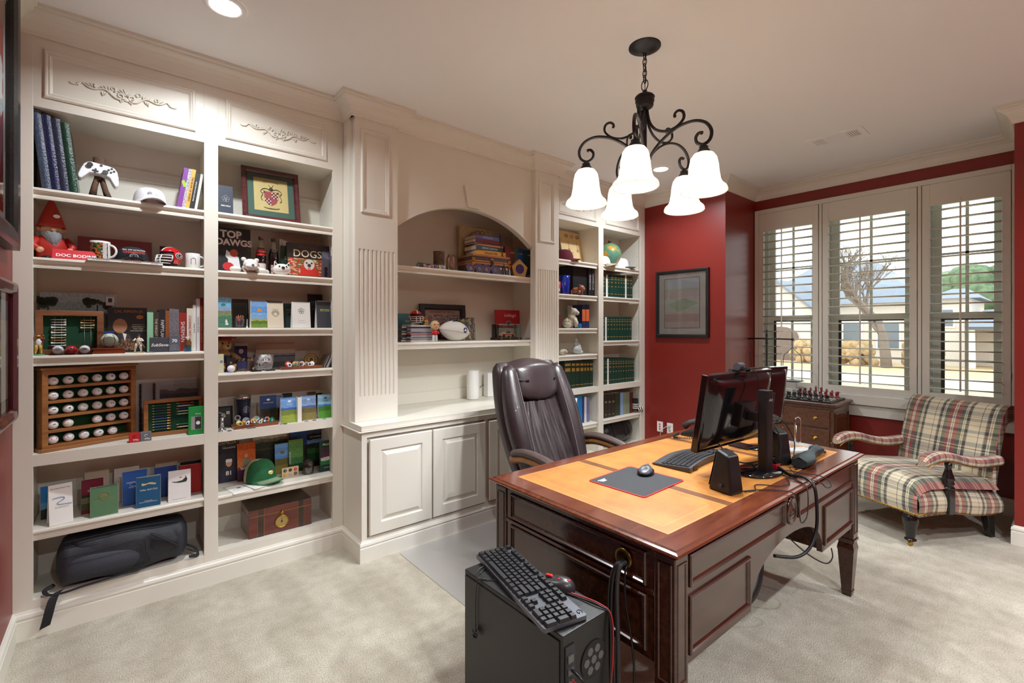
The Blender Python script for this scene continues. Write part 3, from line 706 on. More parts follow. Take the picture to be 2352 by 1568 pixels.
for k in range(5):
 a=tow+R(-8+72*k);c,s=math.cos(a),math.sin(a)
 def W(ctrl,n):return[Vector((p.x*c,p.x*s,p.y-ZC))for p in curve_pts([(q[0],q[1],0)for q in ctrl],n)]
 g=G();q=W(arm_ctrl,60);g.tube(q,[0.0085]*(len(q)-8)+[0.0085,0.0085,0.008,0.008,0.009,0.010,0.010,0.006],8,flat=0.75);arm=g.obj('arm',IRON,ch)
 g=G();q=W(scr_ctrl,44);g.tube(q,[0.0075]*(len(q)-6)+[0.0075,0.007,0.008,0.009,0.009,0.005],8,flat=0.75);g.obj('scroll',IRON,arm)
 p=(0.308*c,0.308*s,0)
 g=G();g.lathe([(0.001,-0.596),(0.008,-0.598),(0.012,-0.606),(0.022,-0.612),(0.020,-0.618),(0.024,-0.624),(0.030,-0.634),(0.032,-0.642),(0.001,-0.642)],(p[0],p[1],0),20);g.obj('socket_cup',IRON,arm)
 g=G();prof=[(0.026,-0.640),(0.046,-0.648),(0.060,-0.668),(0.067,-0.700),(0.071,-0.740),(0.077,-0.775),(0.086,-0.795),(0.098,-0.806),(0.104,-0.812),(0.108,-0.822),(0.109,-0.832),(0.105,-0.836),(0.100,-0.830),(0.094,-0.818),(0.084,-0.804),(0.073,-0.775),(0.067,-0.740),(0.063,-0.700),(0.056,-0.671),(0.043,-0.653),(0.026,-0.646)]
 g.lathe(prof,(p[0],p[1],0),32);g.obj('shade',SHADE,arm)
 g=G();g.ell((p[0],p[1],-0.715),(0.024,0.024,0.036),12,8);g.obj('bulb',BULBM,arm)
 ld=bpy.data.lights.new('bulb_light','POINT');ld.energy=BULB_W;ld.color=(0.92,0.96,1.0);ld.shadow_soft_size=0.03
 lo=bpy.data.objects.new('bulb_light',ld);COL.objects.link(lo);lo.parent=ch;lo.location=(p[0],p[1],-0.765)
def wood(name,c0,c1,rough=0.22,coat=0.35,sc=(1.2,14,14),scale=3.0):
 m=bpy.data.materials.new(name);m.use_nodes=True;MATS[name]=m;nt=m.node_tree;b=nt.nodes['Principled BSDF']
 b.inputs['Roughness'].default_value=rough;b.inputs['Coat Weight'].default_value=coat;b.inputs['Coat Roughness'].default_value=0.15
 tc=nt.nodes.new('ShaderNodeTexCoord');mp=nt.nodes.new('ShaderNodeMapping');mp.inputs['Scale'].default_value=sc
 nt.links.new(tc.outputs['Object'],mp.inputs[0]);n=nt.nodes.new('ShaderNodeTexNoise');n.inputs['Scale'].default_value=scale;n.inputs['Detail'].default_value=6;n.inputs['Distortion'].default_value=0.6
 nt.links.new(mp.outputs[0],n.inputs['Vector']);rp=nt.nodes.new('ShaderNodeValToRGB');ramp_set(rp,[(0.3,c0),(0.7,c1)],False)
 nt.links.new(n.outputs['Fac'],rp.inputs[0]);nt.links.new(rp.outputs[0],b.inputs['Base Color']);return m
DW=wood('cherry_wood',(44,20,12),(74,38,22))
DWT=wood('cherry_top',(78,36,22),(112,58,36),0.2,0.4)
LEA=mt('tan_leather',(172,112,50),0.42,var=0.22,scale=9,bump=0.08,bscale=180,coat=0.15)
LEAD=mt('dark_leather_strip',(104,62,32),0.4,var=0.15,scale=9,coat=0.15)
DL,DWD=1.787,0.912
dk=thing('executive_desk','dark cherry executive desk with tan leather top and tapered legs','desk',(1.3035,0.778,0),R(-1.0))
def bx(a,b,nm,m,par,**k):
 g=G();g.box(a,b);return g.obj(nm,m,par,**k)
LIP=[(-0.05,0.742),(-0.01,0.742),(0.0,0.745),(0.004,0.752),(0.014,0.754),(0.022,0.758),(0.025,0.763),(0.022,0.768),(0.014,0.770),(0.010,0.7705),(0.006,0.775),(-0.10,0.775)]
g=G();g.sweep([(0,0),(DL,0),(DL,DWD),(0,DWD)],LIP,closed=True,side=1);g.obj('top_moulding',DWT,dk)
bx((0.09,0.09,0.742),(DL-0.09,DWD-0.09,0.7747),'top_board',DWT,dk)
xs=[0.075,0.475,0.52,1.265,1.31,1.712]
for k in range(3):
 x0,x1=xs[2*k],xs[2*k+1]
 lp=bx((x0,0.072,0.7746),(x1,0.845,0.7757),'leather_panel',LEA,dk)
 g=G();s=0.7759
 for(i,w)in((0.004,0.0016),(0.048,0.0012)):
  g.ring(x0+i,0.072+i,x1-i,0.845-i,[(0,0),(w,0)],0)
 for p in g.v:p.y,p.z=p.z,s
 g.obj('tooled_line',mt('tooled_gold',(206,176,120),0.4,0.3),lp)
for x0,x1 in((0.475,0.52),(1.265,1.31)):bx((x0,0.072,0.7746),(x1,0.845,0.7753),'leather_strip',LEAD,dk)
for px_,py_ in((0,0),(DL-0.075,0),(0,DWD-0.075),(DL-0.075,DWD-0.075)):
 po=bx((px_,py_,0.315),(px_+0.075,py_+0.075,0.744),'leg_post',DW,dk,bevel=0.004)
 g=G();y=py_
 for f in range(4):
  q=G();q.ring(-0.0265,0.345,0.0265,0.722,[(0,0),(0.002,0.0035),(0.006,0.0035),(0.009,0.0004)],-0.0375)
  for p in q.v:
   v2=Matrix.Rotation(f*PI/2,3,'Z')@Vector(p);g.v.append(Vector((v2.x+px_+0.0375,v2.y+py_+0.0375,v2.z)))
  g.f+=[[i+len(g.v)-len(q.v)for i in ff]for ff in q.f];g.m+=q.m;g.s+=q.s
 g.obj('post_moulding',DW,po)
 g=G();c=(px_+0.0375,py_+0.0375)
 for z0,z1,w0,w1 in((0.302,0.315,0.080,0.083),(0.290,0.302,0.066,0.080),(0.262,0.290,0.078,0.066),(0.250,0.262,0.078,0.078),(0.030,0.250,0.046,0.074),(0.022,0.030,0.050,0.050),(0.0,0.022,0.042,0.046)):
  g.taper((c[0],c[1],z0),w0,w0,w1,w1,z1-z0)
 g.obj('tapered_leg',DW,dk)
for x0,x1 in((0.03,0.52),(DL-0.52,DL-0.03)):
 bx((x0,0.03,0.395),(x1,DWD-0.03,0.744),'pedestal',DW,dk)
bx((0.52,DWD-0.06,0.66),(DL-0.52,DWD-0.03,0.744),'apron_rail',DW,dk)
y0,y1=0.075,DWD-0.075
PM=[(0,0),(0,0.006),(0.004,0.010),(0.009,0.010),(0.013,0.005),(0.018,0.001)]
def side_panel(x,sg):
 g=G();g.box((min(x,x+sg*0.02),y0,0.385),(max(x,x+sg*0.02),y1,0.744));e=g.obj('end_panel',DW,dk)
 for z0,z1 in((0.618,0.728),(0.408,0.590)):
  q=G();q.ring(y0+0.03,z0,y1-0.03,z1,PM,0)
  for p in q.v:p.x,p.y=x-sg*0.0003+sg*p.y*1.0,p.x
  q.obj('panel_moulding',DW,e)
 q=G();q.box((x-0.006*sg if sg>0 else x,y0,0.596),(x if sg>0 else x+0.006,y1,0.612));q.obj('rail_bead',DW,e,bevel=0.003)
side_panel(0.006,1);side_panel(DL-0.006,-1)
g=G();pts=[(0.075,0.385),(0.522,0.385)]
for k in range(25):
 a=PI*k/24;pts.append((DL/2-0.371*math.cos(a),0.385+0.192*(math.sin(a)**0.8 if math.sin(a)>0 else 0)))
pts+=[(DL-0.522,0.385),(DL-0.075,0.385),(DL-0.075,0.744),(0.075,0.744)]
g.prism(pts,0.006,0.030);fp=g.obj('front_panel',DW,dk)
for x0,x1,z0,z1 in((0.085,0.825,0.628,0.732),(DL-0.825,DL-0.085,0.628,0.732),(0.085,0.505,0.412,0.600),(DL-0.505,DL-0.085,0.412,0.600)):
 q=G();q.ring(x0,z0,x1,z1,PM,0.006);q.obj('panel_moulding',DW,fp)
q=G();q.lathe([(0.060,0),(0.060,-0.006),(0.052,-0.010),(0.046,-0.006),(0.038,-0.010),(0.032,-0.005),(0.022,-0.012),(0.012,-0.006),(0.006,-0.012),(0.001,-0.013)],(DL/2,0.006,0.676),28,ax='y',sx_=0.82,sy_=1.0);md=q.obj('medallion',DW,fp)
gr=G();gr.lathe([(0.034,-0.001),(0.034,-0.006),(0.022,-0.008),(0.018,-0.002),(0.001,-0.002)],(0.004,0.195,0.675),24,ax='x');gr.obj('brass_grommet',mt('aged_brass',(112,92,48),0.35,1.0),dk)
DZ=0.776
CL=mt('brown_black_leather',(44,34,36),0.34,var=0.12,scale=12,bump=0.06,bscale=220,coat=0.12)
CLA=mt('arm_pad_leather',(70,56,52),0.38,bump=0.05,bscale=260)
STITCH=mt('seam_thread',(112,100,98),0.6)
OAK=wood('chair_oak',(128,84,40),(156,106,56),0.35,0.2)
oc=thing('office_chair','high back dark leather office chair with wooden arms behind the desk','chair',(2.215,1.985,0),R(3))
def bk_y(z):return 0.20+(z-0.48)*0.34+0.03*math.sin((z-0.48)*PI/0.8)
def backshell(u,v):
 z=0.46+0.76*v;w=0.30+0.035*math.sin(v*PI)-0.02*v;th=0.075
 a=2*PI*u;e=0.55;cx,sy=math.cos(a),math.sin(a)
 x=w*math.copysign(abs(cx)**e,cx);y=th*math.copysign(abs(sy)**e,sy)
 k=1.0 if v<0.93 else max(0.25,math.cos((v-0.93)/0.07*1.2))
 if v<0.05:k=0.6+8*v
 return(x*(0.9+0.1*k),bk_y(z)+0.05+y*k-0.03*(abs(x)/w)**2*0.8,z)
g=G();g.surf(backshell,36,26,cu=True);g.add([backshell(i/36,1)for i in range(36)],[tuple(range(36))],0,True);g.add([backshell(i/36,0)for i in range(36)],[tuple(range(36))[::-1]],0,True)
bs=g.obj('backrest',CL,oc)
for sg in(-1,1):
 pts=[];rr=[]
 for k in range(19):
  v=k/18;z=0.50+0.70*v
  pts.append((sg*(0.235+0.035*math.sin(v*PI)*0.8-0.01*v),bk_y(z)-0.035-0.02*math.sin(v*PI),z));rr.append(0.052+0.022*math.sin(PI*min(1,v*1.05))if 0<k<18 else 0.03)
 g=G();g.tube(pts,rr,14);bo=g.obj('side_bolster',CL,oc)
 g=G();g.tube([(p[0]-sg*r_*0.72,p[1]-r_*0.72,p[2])for p,r_ in zip(pts,rr)][1:-1],0.0022,5);g.obj('seam',STITCH,bo)
def lumbar(u,v):
 z=0.50+0.47*v;x=(u-0.5)*(0.36+0.06*math.sin(v*PI))
 fold=(0.010*math.sin(u*PI*9+0.6*math.sin(v*5))+0.006*math.sin(u*PI*17+v*4))*(0.3+0.9*v)*math.sin(PI*u)**0.4
 return(x*(1-0.12*v),bk_y(z)-0.055-0.035*math.sin(PI*u)-fold,z)
g=G();g.surf(lumbar,54,20);g.obj('lumbar_panel',CL,oc)
def head(u,v):
 a=(u-0.5)*2;b=(v-0.5)*2;z=0.955+0.285*v-0.045*(1-b)*0.5*(a*a)*(-1)
 z=1.10+0.145*b+(0.05*a*a if b<0 else-0.03*a*a*b)
 bulge=(max(0,1-a**4)*max(0,1-b**4))**0.5
 return(a*0.20,bk_y(z)-0.035-0.075*bulge+(0.05*max(0,b-0.75)*4),z)
g=G();g.surf(head,28,18);hr=g.obj('headrest',CL,oc)
g=G();g.tube([head(0.02,k/14)for k in range(15)],0.0022,5);g.tube([head(0.98,k/14)for k in range(15)],0.0022,5);g.obj('seam',STITCH,hr)
g=G()
def seat(u,v):
 a=2*PI*u;e=0.5;c,s=math.cos(a),math.sin(a);q=math.sin(PI*v)**0.35 if 0<v<1 else 0
 return(0.29*math.copysign(abs(c)**e,c)*q,-0.04+0.28*math.copysign(abs(s)**e,s)*q,0.49-0.075*math.cos(PI*v))
g.surf(seat,32,12,cu=True);g.obj('seat_cushion',CL,oc)
for sg in(-1,1):
 X=sg*0.345
 side=curve_pts([(X,0.25,0.645),(X,0.14,0.668),(X,0.0,0.660),(X,-0.14,0.625),(X,-0.24,0.57),(X*0.98,-0.27,0.52),(X*0.92,-0.22,0.45),(X*0.75,-0.10,0.42)],30)
 g=G();n=len(side)
 for j in range(n-1):
  pass
 g.tube(side,[0.024]*n,8,flat=1.15)
 ar=g.obj('wooden_arm',OAK,oc)
 g=G();top=[p+Vector((0,0,0.036))for p in side[:20]];nn=len(top)
 g.tube(top,[0.018 if k in(0,nn-1)else 0.033 for k in range(nn)],10,flat=0.72);g.obj('arm_pad',CLA,oc)
 g=G();g.cyl((X-0.026*sg if sg>0 else X+0.022,0.225,0.648),0.008,0.004,10,ax='x');g.obj('screw_cap',INK,ar)
g=G();g.cyl((0,0,0.10),0.028,0.32,14);g.obj('gas_lift',BLACK,oc)
for k in range(5):
 a=R(90+72*k);c,s=math.cos(a),math.sin(a)
 g=G();g.tube([(0.02*c,0.02*s,0.11),(0.17*c,0.17*s,0.10),(0.31*c,0.31*s,0.075)],[0.03,0.024,0.018],8,flat=0.7);sp=g.obj('base_spoke',OAK,oc)
 g=G();g.cyl((0.31*c-0.02*s,0.31*s+0.02*c,0.027),0.026,0.0,3);g=G();g.ell((0.31*c,0.31*s,0.027),(0.027,0.027,0.027),12,8);g.obj('caster',BLACK,sp)
def plaid():
 m=bpy.data.materials.new('tartan_fabric');m.use_nodes=True;nt=m.node_tree;b=nt.nodes['Principled BSDF'];b.inputs['Roughness'].default_value=0.9;b.inputs['Sheen Weight'].default_value=0.2
 tc=nt.nodes.new('ShaderNodeTexCoord');sp=nt.nodes.new('ShaderNodeSeparateXYZ');nt.links.new(tc.outputs['UV'],sp.inputs[0])
 CR,GN,RD,BK,GR=(226,216,192),(58,82,62),(150,30,48),(26,24,26),(150,152,148)
 U=[(0,CR),(.085,BK),(.095,CR),(.19,GR),(.205,BK),(.265,CR),(.29,BK),(.30,CR),(.325,GN),(.405,RD),(.50,CR),(.53,BK),(.54,CR),(.57,RD),(.665,GN),(.745,CR),(.77,BK),(.78,CR),(.805,BK),(.865,GR),(.88,CR)]
 V=[(0,CR),(.10,BK),(.11,CR),(.22,GR),(.30,CR),(.33,GN),(.345,CR),(.37,GR),(.46,RD),(.475,GR),(.56,CR),(.60,GN),(.62,CR),(.66,GR),(.75,CR),(.86,BK),(.87,CR),(.93,GR)]
 def bank(src,stops,k):
  ma=nt.nodes.new('ShaderNodeMath');ma.operation='MULTIPLY';ma.inputs[1].default_value=k;nt.links.new(src,ma.inputs[0])
  fr=nt.nodes.new('ShaderNodeMath');fr.operation='FRACT';nt.links.new(ma.outputs[0],fr.inputs[0])
  rp=nt.nodes.new('ShaderNodeValToRGB');ramp_set(rp,stops);nt.links.new(fr.outputs[0],rp.inputs[0]);return rp.outputs[0]
 a=bank(sp.outputs['X'],U,1/0.30);c=bank(sp.outputs['Y'],V,1/0.24)
 x=nt.nodes.new('ShaderNodeMix');x.data_type='RGBA';x.inputs[0].default_value=0.30
 nt.links.new(a,x.inputs[6]);nt.links.new(c,x.inputs[7])
 y=nt.nodes.new('ShaderNodeMix');y.data_type='RGBA';y.blend_type='MULTIPLY';y.inputs[0].default_value=0.55
 nt.links.new(x.outputs[2],y.inputs[6]);nt.links.new(c,y.inputs[7]);nt.links.new(y.outputs[2],b.inputs['Base Color'])
 n=nt.nodes.new('ShaderNodeTexNoise');n.inputs['Scale'].default_value=900;nt.links.new(tc.outputs['UV'],n.inputs['Vector'])
 bp=nt.nodes.new('ShaderNodeBump');bp.inputs['Strength'].default_value=0.15;bp.inputs['Distance'].default_value=0.003;nt.links.new(n.outputs[0],bp.inputs['Height']);nt.links.new(bp.outputs[0],b.inputs['Normal'])
 return m
PLD=plaid();EBON=mt('ebony_wood',(22,18,18),0.22,coat=0.3)
ac=thing('plaid_armchair','red green and cream plaid armchair with scroll arms and black turned legs','armchair',(4.485,0.776,0),R(243.8))
def seat2(u,v):
 x=(u-0.5)*0.70;t=v
 pr=[(-0.395,0.235),(-0.405,0.28),(-0.405,0.34),(-0.392,0.395),(-0.355,0.432),(-0.28,0.448),(-0.10,0.438),(0.12,0.415),(0.33,0.395)]
 k=t*(len(pr)-1);i=min(int(k),len(pr)-2);f=k-i;y=pr[i][0]*(1-f)+pr[i+1][0]*f;z=pr[i][1]*(1-f)+pr[i+1][1]*f
 e=abs(u-0.5)*2;dome=0.03*(1-e**3)if z>0.36 else 0.0
 dz=-0.05*max(0,(e-0.82)/0.18)**2 if z>0.36 else 0
 return(x,y-0.015*(1-e*e),z+dome+dz)
g=G();g.surf(seat2,28,24,us=0.70,vs_=0.98,uo=0.05)
def sidep(sg):
 def f(u,v):
  y=-0.40+0.76*u;top=0.405+0.02*math.sin(u*PI)-0.09*u;bot=0.235-0.03*math.sin(u*PI)
  bot=0.235-0.055*u+0.012*math.sin(u*PI*2)
  zz=bot+(top-bot)*v;return(sg*(0.35+0.012*math.sin(v*PI)-0.03*v*v*v),y,zz)
 return f
for sg in(-1,1):
 q=sidep(sg)
 g.surf(q,16,6,us=0.18,vs_=0.76)if False else g.surf(lambda u,v:q(u,v),16,6,us=0.76,vs_=0.20,uo=0.10,vo=0.4)
g.box((-0.34,-0.38,0.22),(0.34,0.34,0.25));g.obj('seat',PLD,ac)
def back2(u,v):
 x=(u-0.5)*0.63
 pr=[(0.285,0.38),(0.305,0.50),(0.335,0.62),(0.370,0.74),(0.400,0.83),(0.432,0.885),(0.475,0.912),(0.520,0.905),(0.548,0.875),(0.556,0.835),(0.540,0.805),(0.520,0.800),(0.475,0.79),(0.44,0.72),(0.41,0.60),(0.38,0.45),(0.36,0.30),(0.345,0.21)]
 k=v*(len(pr)-1);i=min(int(k),len(pr)-2);f=k-i;y=pr[i][0]*(1-f)+pr[i+1][0]*f;z=pr[i][1]*(1-f)+pr[i+1][1]*f
 e=abs(u-0.5)*2;return(x,y+(0.03*e**4-0.018*(1-e*e)if v<0.45 else 0),z)
g=G();g.surf(back2,26,44,us=0.66,vs_=1.45,uo=0.07)
for sg,u in((-1,0.0),(1,1.0)):
 pts=[back2(u,k/44)for k in range(45)];g.add(pts,[tuple(range(45))if sg<0 else tuple(range(45))[::-1]],0,False)
 n0=len(g.f)-1;g.uv[n0]=tuple((p[1]*1.0,p[2])for p in pts)if sg<0 else tuple((p[1],p[2])for p in pts[::-1])
g.obj('backrest',PLD,ac)
for sg in(-1,1):
 X=sg*0.315
 c=curve_pts([(X,-0.315,0.560),(X,-0.27,0.585),(X,-0.19,0.600),(X,-0.09,0.590),(X,0.03,0.558),(X,0.16,0.537),(X,0.28,0.537),(X,0.37,0.54)],28)
 g=G();n=len(c)
 def armf(u,v,c=c,n=n):
  k=v*(n-1);i=min(int(k),n-2);p=c[i].lerp(c[i+1],k-i);a=2*PI*u
  w=0.042*(1 if v>0.12 else 0.6+3.3*v);h=0.034*(1 if v>0.1 else 0.55+4.5*v)
  return(p.x+w*math.copysign(abs(math.cos(a))**0.7,math.cos(a)),p.y,p.z+h*math.copysign(abs(math.sin(a))**0.8,math.sin(a)))
 g.surf(armf,16,30,cu=True,us=0.24,vs_=0.72,uo=0.12);g.add([armf(i/16,0)for i in range(16)],[tuple(range(16))[::-1]],0,True)
 arm=g.obj('arm',PLD,ac)
 g=G();g.tube([(p.x+sg*0.040,p.y,p.z-0.026)for p in c],0.0035,5);g.tube([(p.x-sg*0.040,p.y,p.z-0.026)for p in c],0.0035,5);g.obj('nail_trim',BRASS,arm)
 g=G();g.lathe([(0.001,0.565),(0.020,0.56),(0.021,0.545),(0.016,0.53),(0.022,0.50),(0.030,0.475),(0.034,0.455),(0.028,0.44),(0.034,0.428),(0.030,0.416),(0.024,0.412),(0.034,0.402),(0.036,0.39),(0.001,0.39)],(sg*0.345,-0.13,0),18);g.obj('arm_post',EBON,ac)
 g=G();g.box((sg*0.345-0.026,-0.158,0.225),(sg*0.345+0.026,-0.102,0.392));g.obj('arm_block',EBON,ac,bevel=0.006)
 g=G();g.lathe([(0.001,0.235),(0.034,0.235),(0.036,0.222),(0.030,0.216),(0.036,0.208),(0.040,0.195),(0.046,0.178),(0.044,0.160),(0.037,0.135),(0.031,0.10),(0.027,0.070),(0.023,0.055),(0.032,0.048),(0.034,0.040),(0.024,0.034),(0.016,0.032),(0.001,0.032)],(sg*0.265,-0.345,0),20);lg=g.obj('turned_leg',EBON,ac)
 g=G();g.cyl((sg*0.265-0.008,-0.345,0.016),0.016,0.016,14,ax='x');g.cyl((sg*0.265,-0.345,0.018),0.008,0.016,10);g.obj('caster',BRASS,lg)
 g=G();g.add([(sg*0.29-0.025,0.27,0.215),(sg*0.29+0.025,0.27,0.215),(sg*0.29+0.025,0.34,0.215),(sg*0.29-0.025,0.34,0.215),(sg*0.29-0.018,0.325,0),(sg*0.29+0.018,0.325,0),(sg*0.29+0.018,0.365,0),(sg*0.29-0.018,0.365,0)],[(0,1,2,3),(4,7,6,5),(0,4,5,1),(1,5,6,2),(2,6,7,3),(3,7,4,0)]);g.obj('rear_leg',EBON,ac,bevel=0.003)
g=G();q=[seat2(k/20,0)for k in range(21)];g.tube([(p[0],p[1]-0.004,p[2]+0.006)for p in q],0.004,5);g.obj('nail_trim',BRASS,ac)
for sg in(-1,1):
 q=[sidep(sg)(k/14,0)for k in range(15)];g=G();g.tube([(p[0]+sg*0.003,p[1],p[2]+0.006)for p in q],0.004,5);g.obj('nail_trim',BRASS,ac)
ds=thing('chest_of_drawers','dark wood chest of drawers with brass knobs below the shutters','chest',(4.785,1.315,0))
CW=wood('chest_wood',(62,34,20),(98,58,34),0.3,0.25)
CDP,CWD=0.450,0.86
bx((0.015,0.02,0.06),(CDP,CWD-0.02,0.742),'carcass',CW,ds)
bx((0.0,0.01,0.0),(CDP,CWD-0.01,0.06),'plinth',CW,ds,bevel=0.006)
g=G();g.sweep([(0.015,0.02),(CDP,0.02),(CDP,CWD-0.02),(0.015,CWD-0.02)],[(-0.05,0.742),(0.0,0.742),(0.004,0.752),(0.014,0.760),(0.016,0.770),(0.022,0.774),(0.024,0.784),(0.020,0.790),(-0.05,0.790)],closed=True);g.box((0.05,0.05,0.76),(CDP-0.04,CWD-0.05,0.7898));g.obj('top',CW,ds)
for z0,z1 in((0.575,0.725),(0.390,0.555),(0.205,0.370),(0.075,0.185)):
 d=bx((0.001,0.05,z0),(0.016,CWD-0.05,z1),'drawer',CW,ds,bevel=0.004)
 for y in(0.16,CWD-0.16):
  g=G();g.lathe([(0.016,0),(0.014,-0.004),(0.006,-0.006),(0.006,-0.012),(0.013,-0.018),(0.014,-0.024),(0.009,-0.030),(0.001,-0.031)],(0.001,y,(z0+z1)/2),14,ax='x');g.obj('knob',BRASS,d)
 g=G();g.lathe([(0.006,0),(0.006,-0.002),(0.001,-0.002)],(0.001,CWD/2,z1-0.035),10,ax='x');g.obj('keyhole',BRASS,d)
q=G();q.ring(0.05,0.10,CDP-0.03,0.70,PM,0.02);q.obj('side_moulding',CW,ds)
CZ=0.7905
bd=thing('chess_board','black and white chess board with dark border on the chest of drawers','chess board',(5.015,1.565,CZ))
bx((-0.205,-0.205,0),(0.205,0.205,0.012),'board_base',mt('board_black',(26,24,24),0.35),bd,bevel=0.002)
sqm=[mt('board_ivory',(206,200,186),0.35),mt('board_dark',(40,34,32),0.35)]
for i in range(8):
 for j in range(8):
  if(i+j)%2==0:bx((-0.18+0.045*i,-0.18+0.045*j,0.012),(-0.135+0.045*i,-0.135+0.045*j,0.0126),'square',sqm[0],bd)
PROF={'pawn':[(0.001,0),(0.014,0),(0.014,0.006),(0.010,0.010),(0.006,0.020),(0.005,0.028),(0.009,0.031),(0.006,0.034),(0.009,0.040),(0.008,0.047),(0.001,0.050)],'rook':[(0.001,0),(0.016,0),(0.016,0.007),(0.011,0.012),(0.008,0.030),(0.008,0.040),(0.013,0.043),(0.013,0.056),(0.009,0.056),(0.009,0.052),(0.001,0.052)],'bishop':[(0.001,0),(0.016,0),(0.016,0.007),(0.010,0.012),(0.006,0.030),(0.005,0.042),(0.011,0.046),(0.006,0.049),(0.010,0.058),(0.008,0.066),(0.003,0.071),(0.004,0.075),(0.001,0.078)],'queen':[(0.001,0),(0.018,0),(0.018,0.008),(0.011,0.014),(0.007,0.035),(0.006,0.052),(0.012,0.056),(0.007,0.060),(0.012,0.076),(0.011,0.079),(0.006,0.078),(0.004,0.084),(0.001,0.086)],'king':[(0.001,0),(0.018,0),(0.018,0.008),(0.011,0.014),(0.007,0.038),(0.006,0.056),(0.013,0.060),(0.007,0.064),(0.012,0.080),(0.006,0.085),(0.001,0.086)]}
ORD=['first','second','third','fourth','fifth','sixth','seventh','eighth']
back_row=['rook','knight','bishop','queen','king','bishop','knight','rook']
for colr,cm,xr,xp,sg in(('black',mt('chess_black',(20,26,26),0.25),-0.1575,-0.1125,1),('red',mt('chess_red',(120,20,32),0.3),0.1575,0.1125,-1)):
 meshes={}
 def piece(kind,x,y,lab):
  if kind not in meshes:
   g=G()
   if kind=='knight':
    g.lathe([(0.001,0),(0.016,0),(0.016,0.007),(0.010,0.012),(0.008,0.018)],(0,0,0),14)
    g.prism([(-0.010,0.016),(0.009,0.016),(0.011,0.030),(0.007,0.042),(0.010,0.052),(0.004,0.062),(0.000,0.066),(-0.003,0.060),(-0.012,0.052),(-0.016,0.043),(-0.012,0.039),(-0.005,0.043),(-0.008,0.030)],-0.006,0.006)
    if sg>0:
     for p in g.v:p.x=-p.x
   else:
    g.lathe(PROF[kind],(0,0,0),14)
    if kind=='king':g.box((-0.0015,-0.0015,0.085),(0.0015,0.0015,0.100));g.box((-0.0015,-0.005,0.091),(0.0015,0.005,0.094))
   o=g.obj('chess_'+kind,cm);meshes[kind]=o
  else:
   o=meshes[kind].copy();COL.objects.link(o)
  o.location=(5.015+x,1.565+y,CZ+0.0127);tag(o,lab,'chess piece',colr+' chess pieces')
 for j in range(8):
  y=-0.1575+0.045*j
  k=back_row[j];sd='' if k in('queen','king')else(' nearest the armchair' if j<4 else ' nearest the red wall')
  piece(k,xr,y,'%s chess %s standing in the back row%s'%(colr,k,sd))
  piece('pawn',xp,y,'%s chess pawn, %s of its row counted from the armchair side'%(colr,ORD[j]))
bsx=thing('balance_scale','dark iron balance scale with hanging pans in front of the far shutter','scale',(5.13,2.02,CZ))
SI=mt('pewter_iron',(70,72,70),0.4,0.7)
g=G();g.lathe([(0.001,0),(0.062,0),(0.064,0.006),(0.058,0.012),(0.040,0.030),(0.024,0.060),(0.014,0.085),(0.010,0.10)],seg=24);g.obj('base',SI,bsx)
g=G();g.lathe([(0.010,0.10),(0.009,0.20),(0.014,0.21),(0.014,0.225),(0.009,0.235),(0.008,0.50),(0.013,0.51),(0.008,0.53),(0.013,0.55),(0.007,0.57),(0.012,0.59),(0.008,0.61),(0.004,0.625),(0.010,0.64),(0.001,0.655)],seg=16);g.obj('column',SI,bsx)
g=G();g.tube([(0,-0.24,0.555),(0,0,0.560),(0,0.24,0.555)],0.008,8);g.ell((0,-0.24,0.555),0.015);g.ell((0,0.24,0.555),0.015);g.obj('beam',SI,bsx)
for sg in(-1,1):
 y=sg*0.24
 g=G();g.tube([(0,y,0.545),(0,y,0.475)],0.0025,6);g.tube([(0,y,0.475),(0,y-0.03,0.44),(0,y-0.075,0.40),(0,y-0.085,0.33),(0,y-0.085,0.145)],0.003,6);g.tube([(0,y,0.475),(0,y+0.03,0.44),(0,y+0.075,0.40),(0,y+0.085,0.33),(0,y+0.085,0.145)],0.003,6);h=g.obj('hanger',SI,bsx)
 g=G();g.lathe([(0.001,0.135),(0.06,0.135),(0.095,0.143),(0.10,0.150),(0.097,0.150),(0.06,0.140),(0.001,0.139)],(0,y,0),24);g.obj('pan',SI,h)
def framed(name,label,w,h,fw_,fm,mat_c,art_m,mb,loc,rot,depth=0.025,inner=None,cat='picture'):
 t=thing(name,label,cat,loc,rot=rot)
 g=G();g.ring(-w/2,0,w/2,h,[(0,0),(0,depth),(fw_*0.25,depth+0.004),(fw_*0.75,depth+0.002),(fw_,depth-0.008),(fw_,0.004)],0);g.obj('frame',fm,t)
 g=G();g.add([(-w/2+fw_*0.8,-0.006,fw_*0.8),(w/2-fw_*0.8,-0.006,fw_*0.8),(w/2-fw_*0.8,-0.006,h-fw_*0.8),(-w/2+fw_*0.8,-0.006,h-fw_*0.8)],[(0,1,2,3)]);g.obj('mat_board',mat_c,t)
 x0,z0,x1,z1=mb
 g=G();g.quad([(x0,-0.0075,z0),(x1,-0.0075,z0),(x1,-0.0075,z1),(x0,-0.0075,z1)]);g.obj('print',art_m,t)
 if inner:
  q=G();q.ring(x0-0.006,z0-0.006,x1+0.006,z1+0.006,[(0,0),(0.0035,0)],-0.0078);q.obj('mat_line',inner,t)
 g=G();g.quad([(-w/2+fw_*0.9,-depth*0.5,fw_*0.9),(w/2-fw_*0.9,-depth*0.5,fw_*0.9),(w/2-fw_*0.9,-depth*0.5,h-fw_*0.9),(-w/2+fw_*0.9,-depth*0.5,h-fw_*0.9)]);g.obj('glazing',CLEAR,t)
 return t
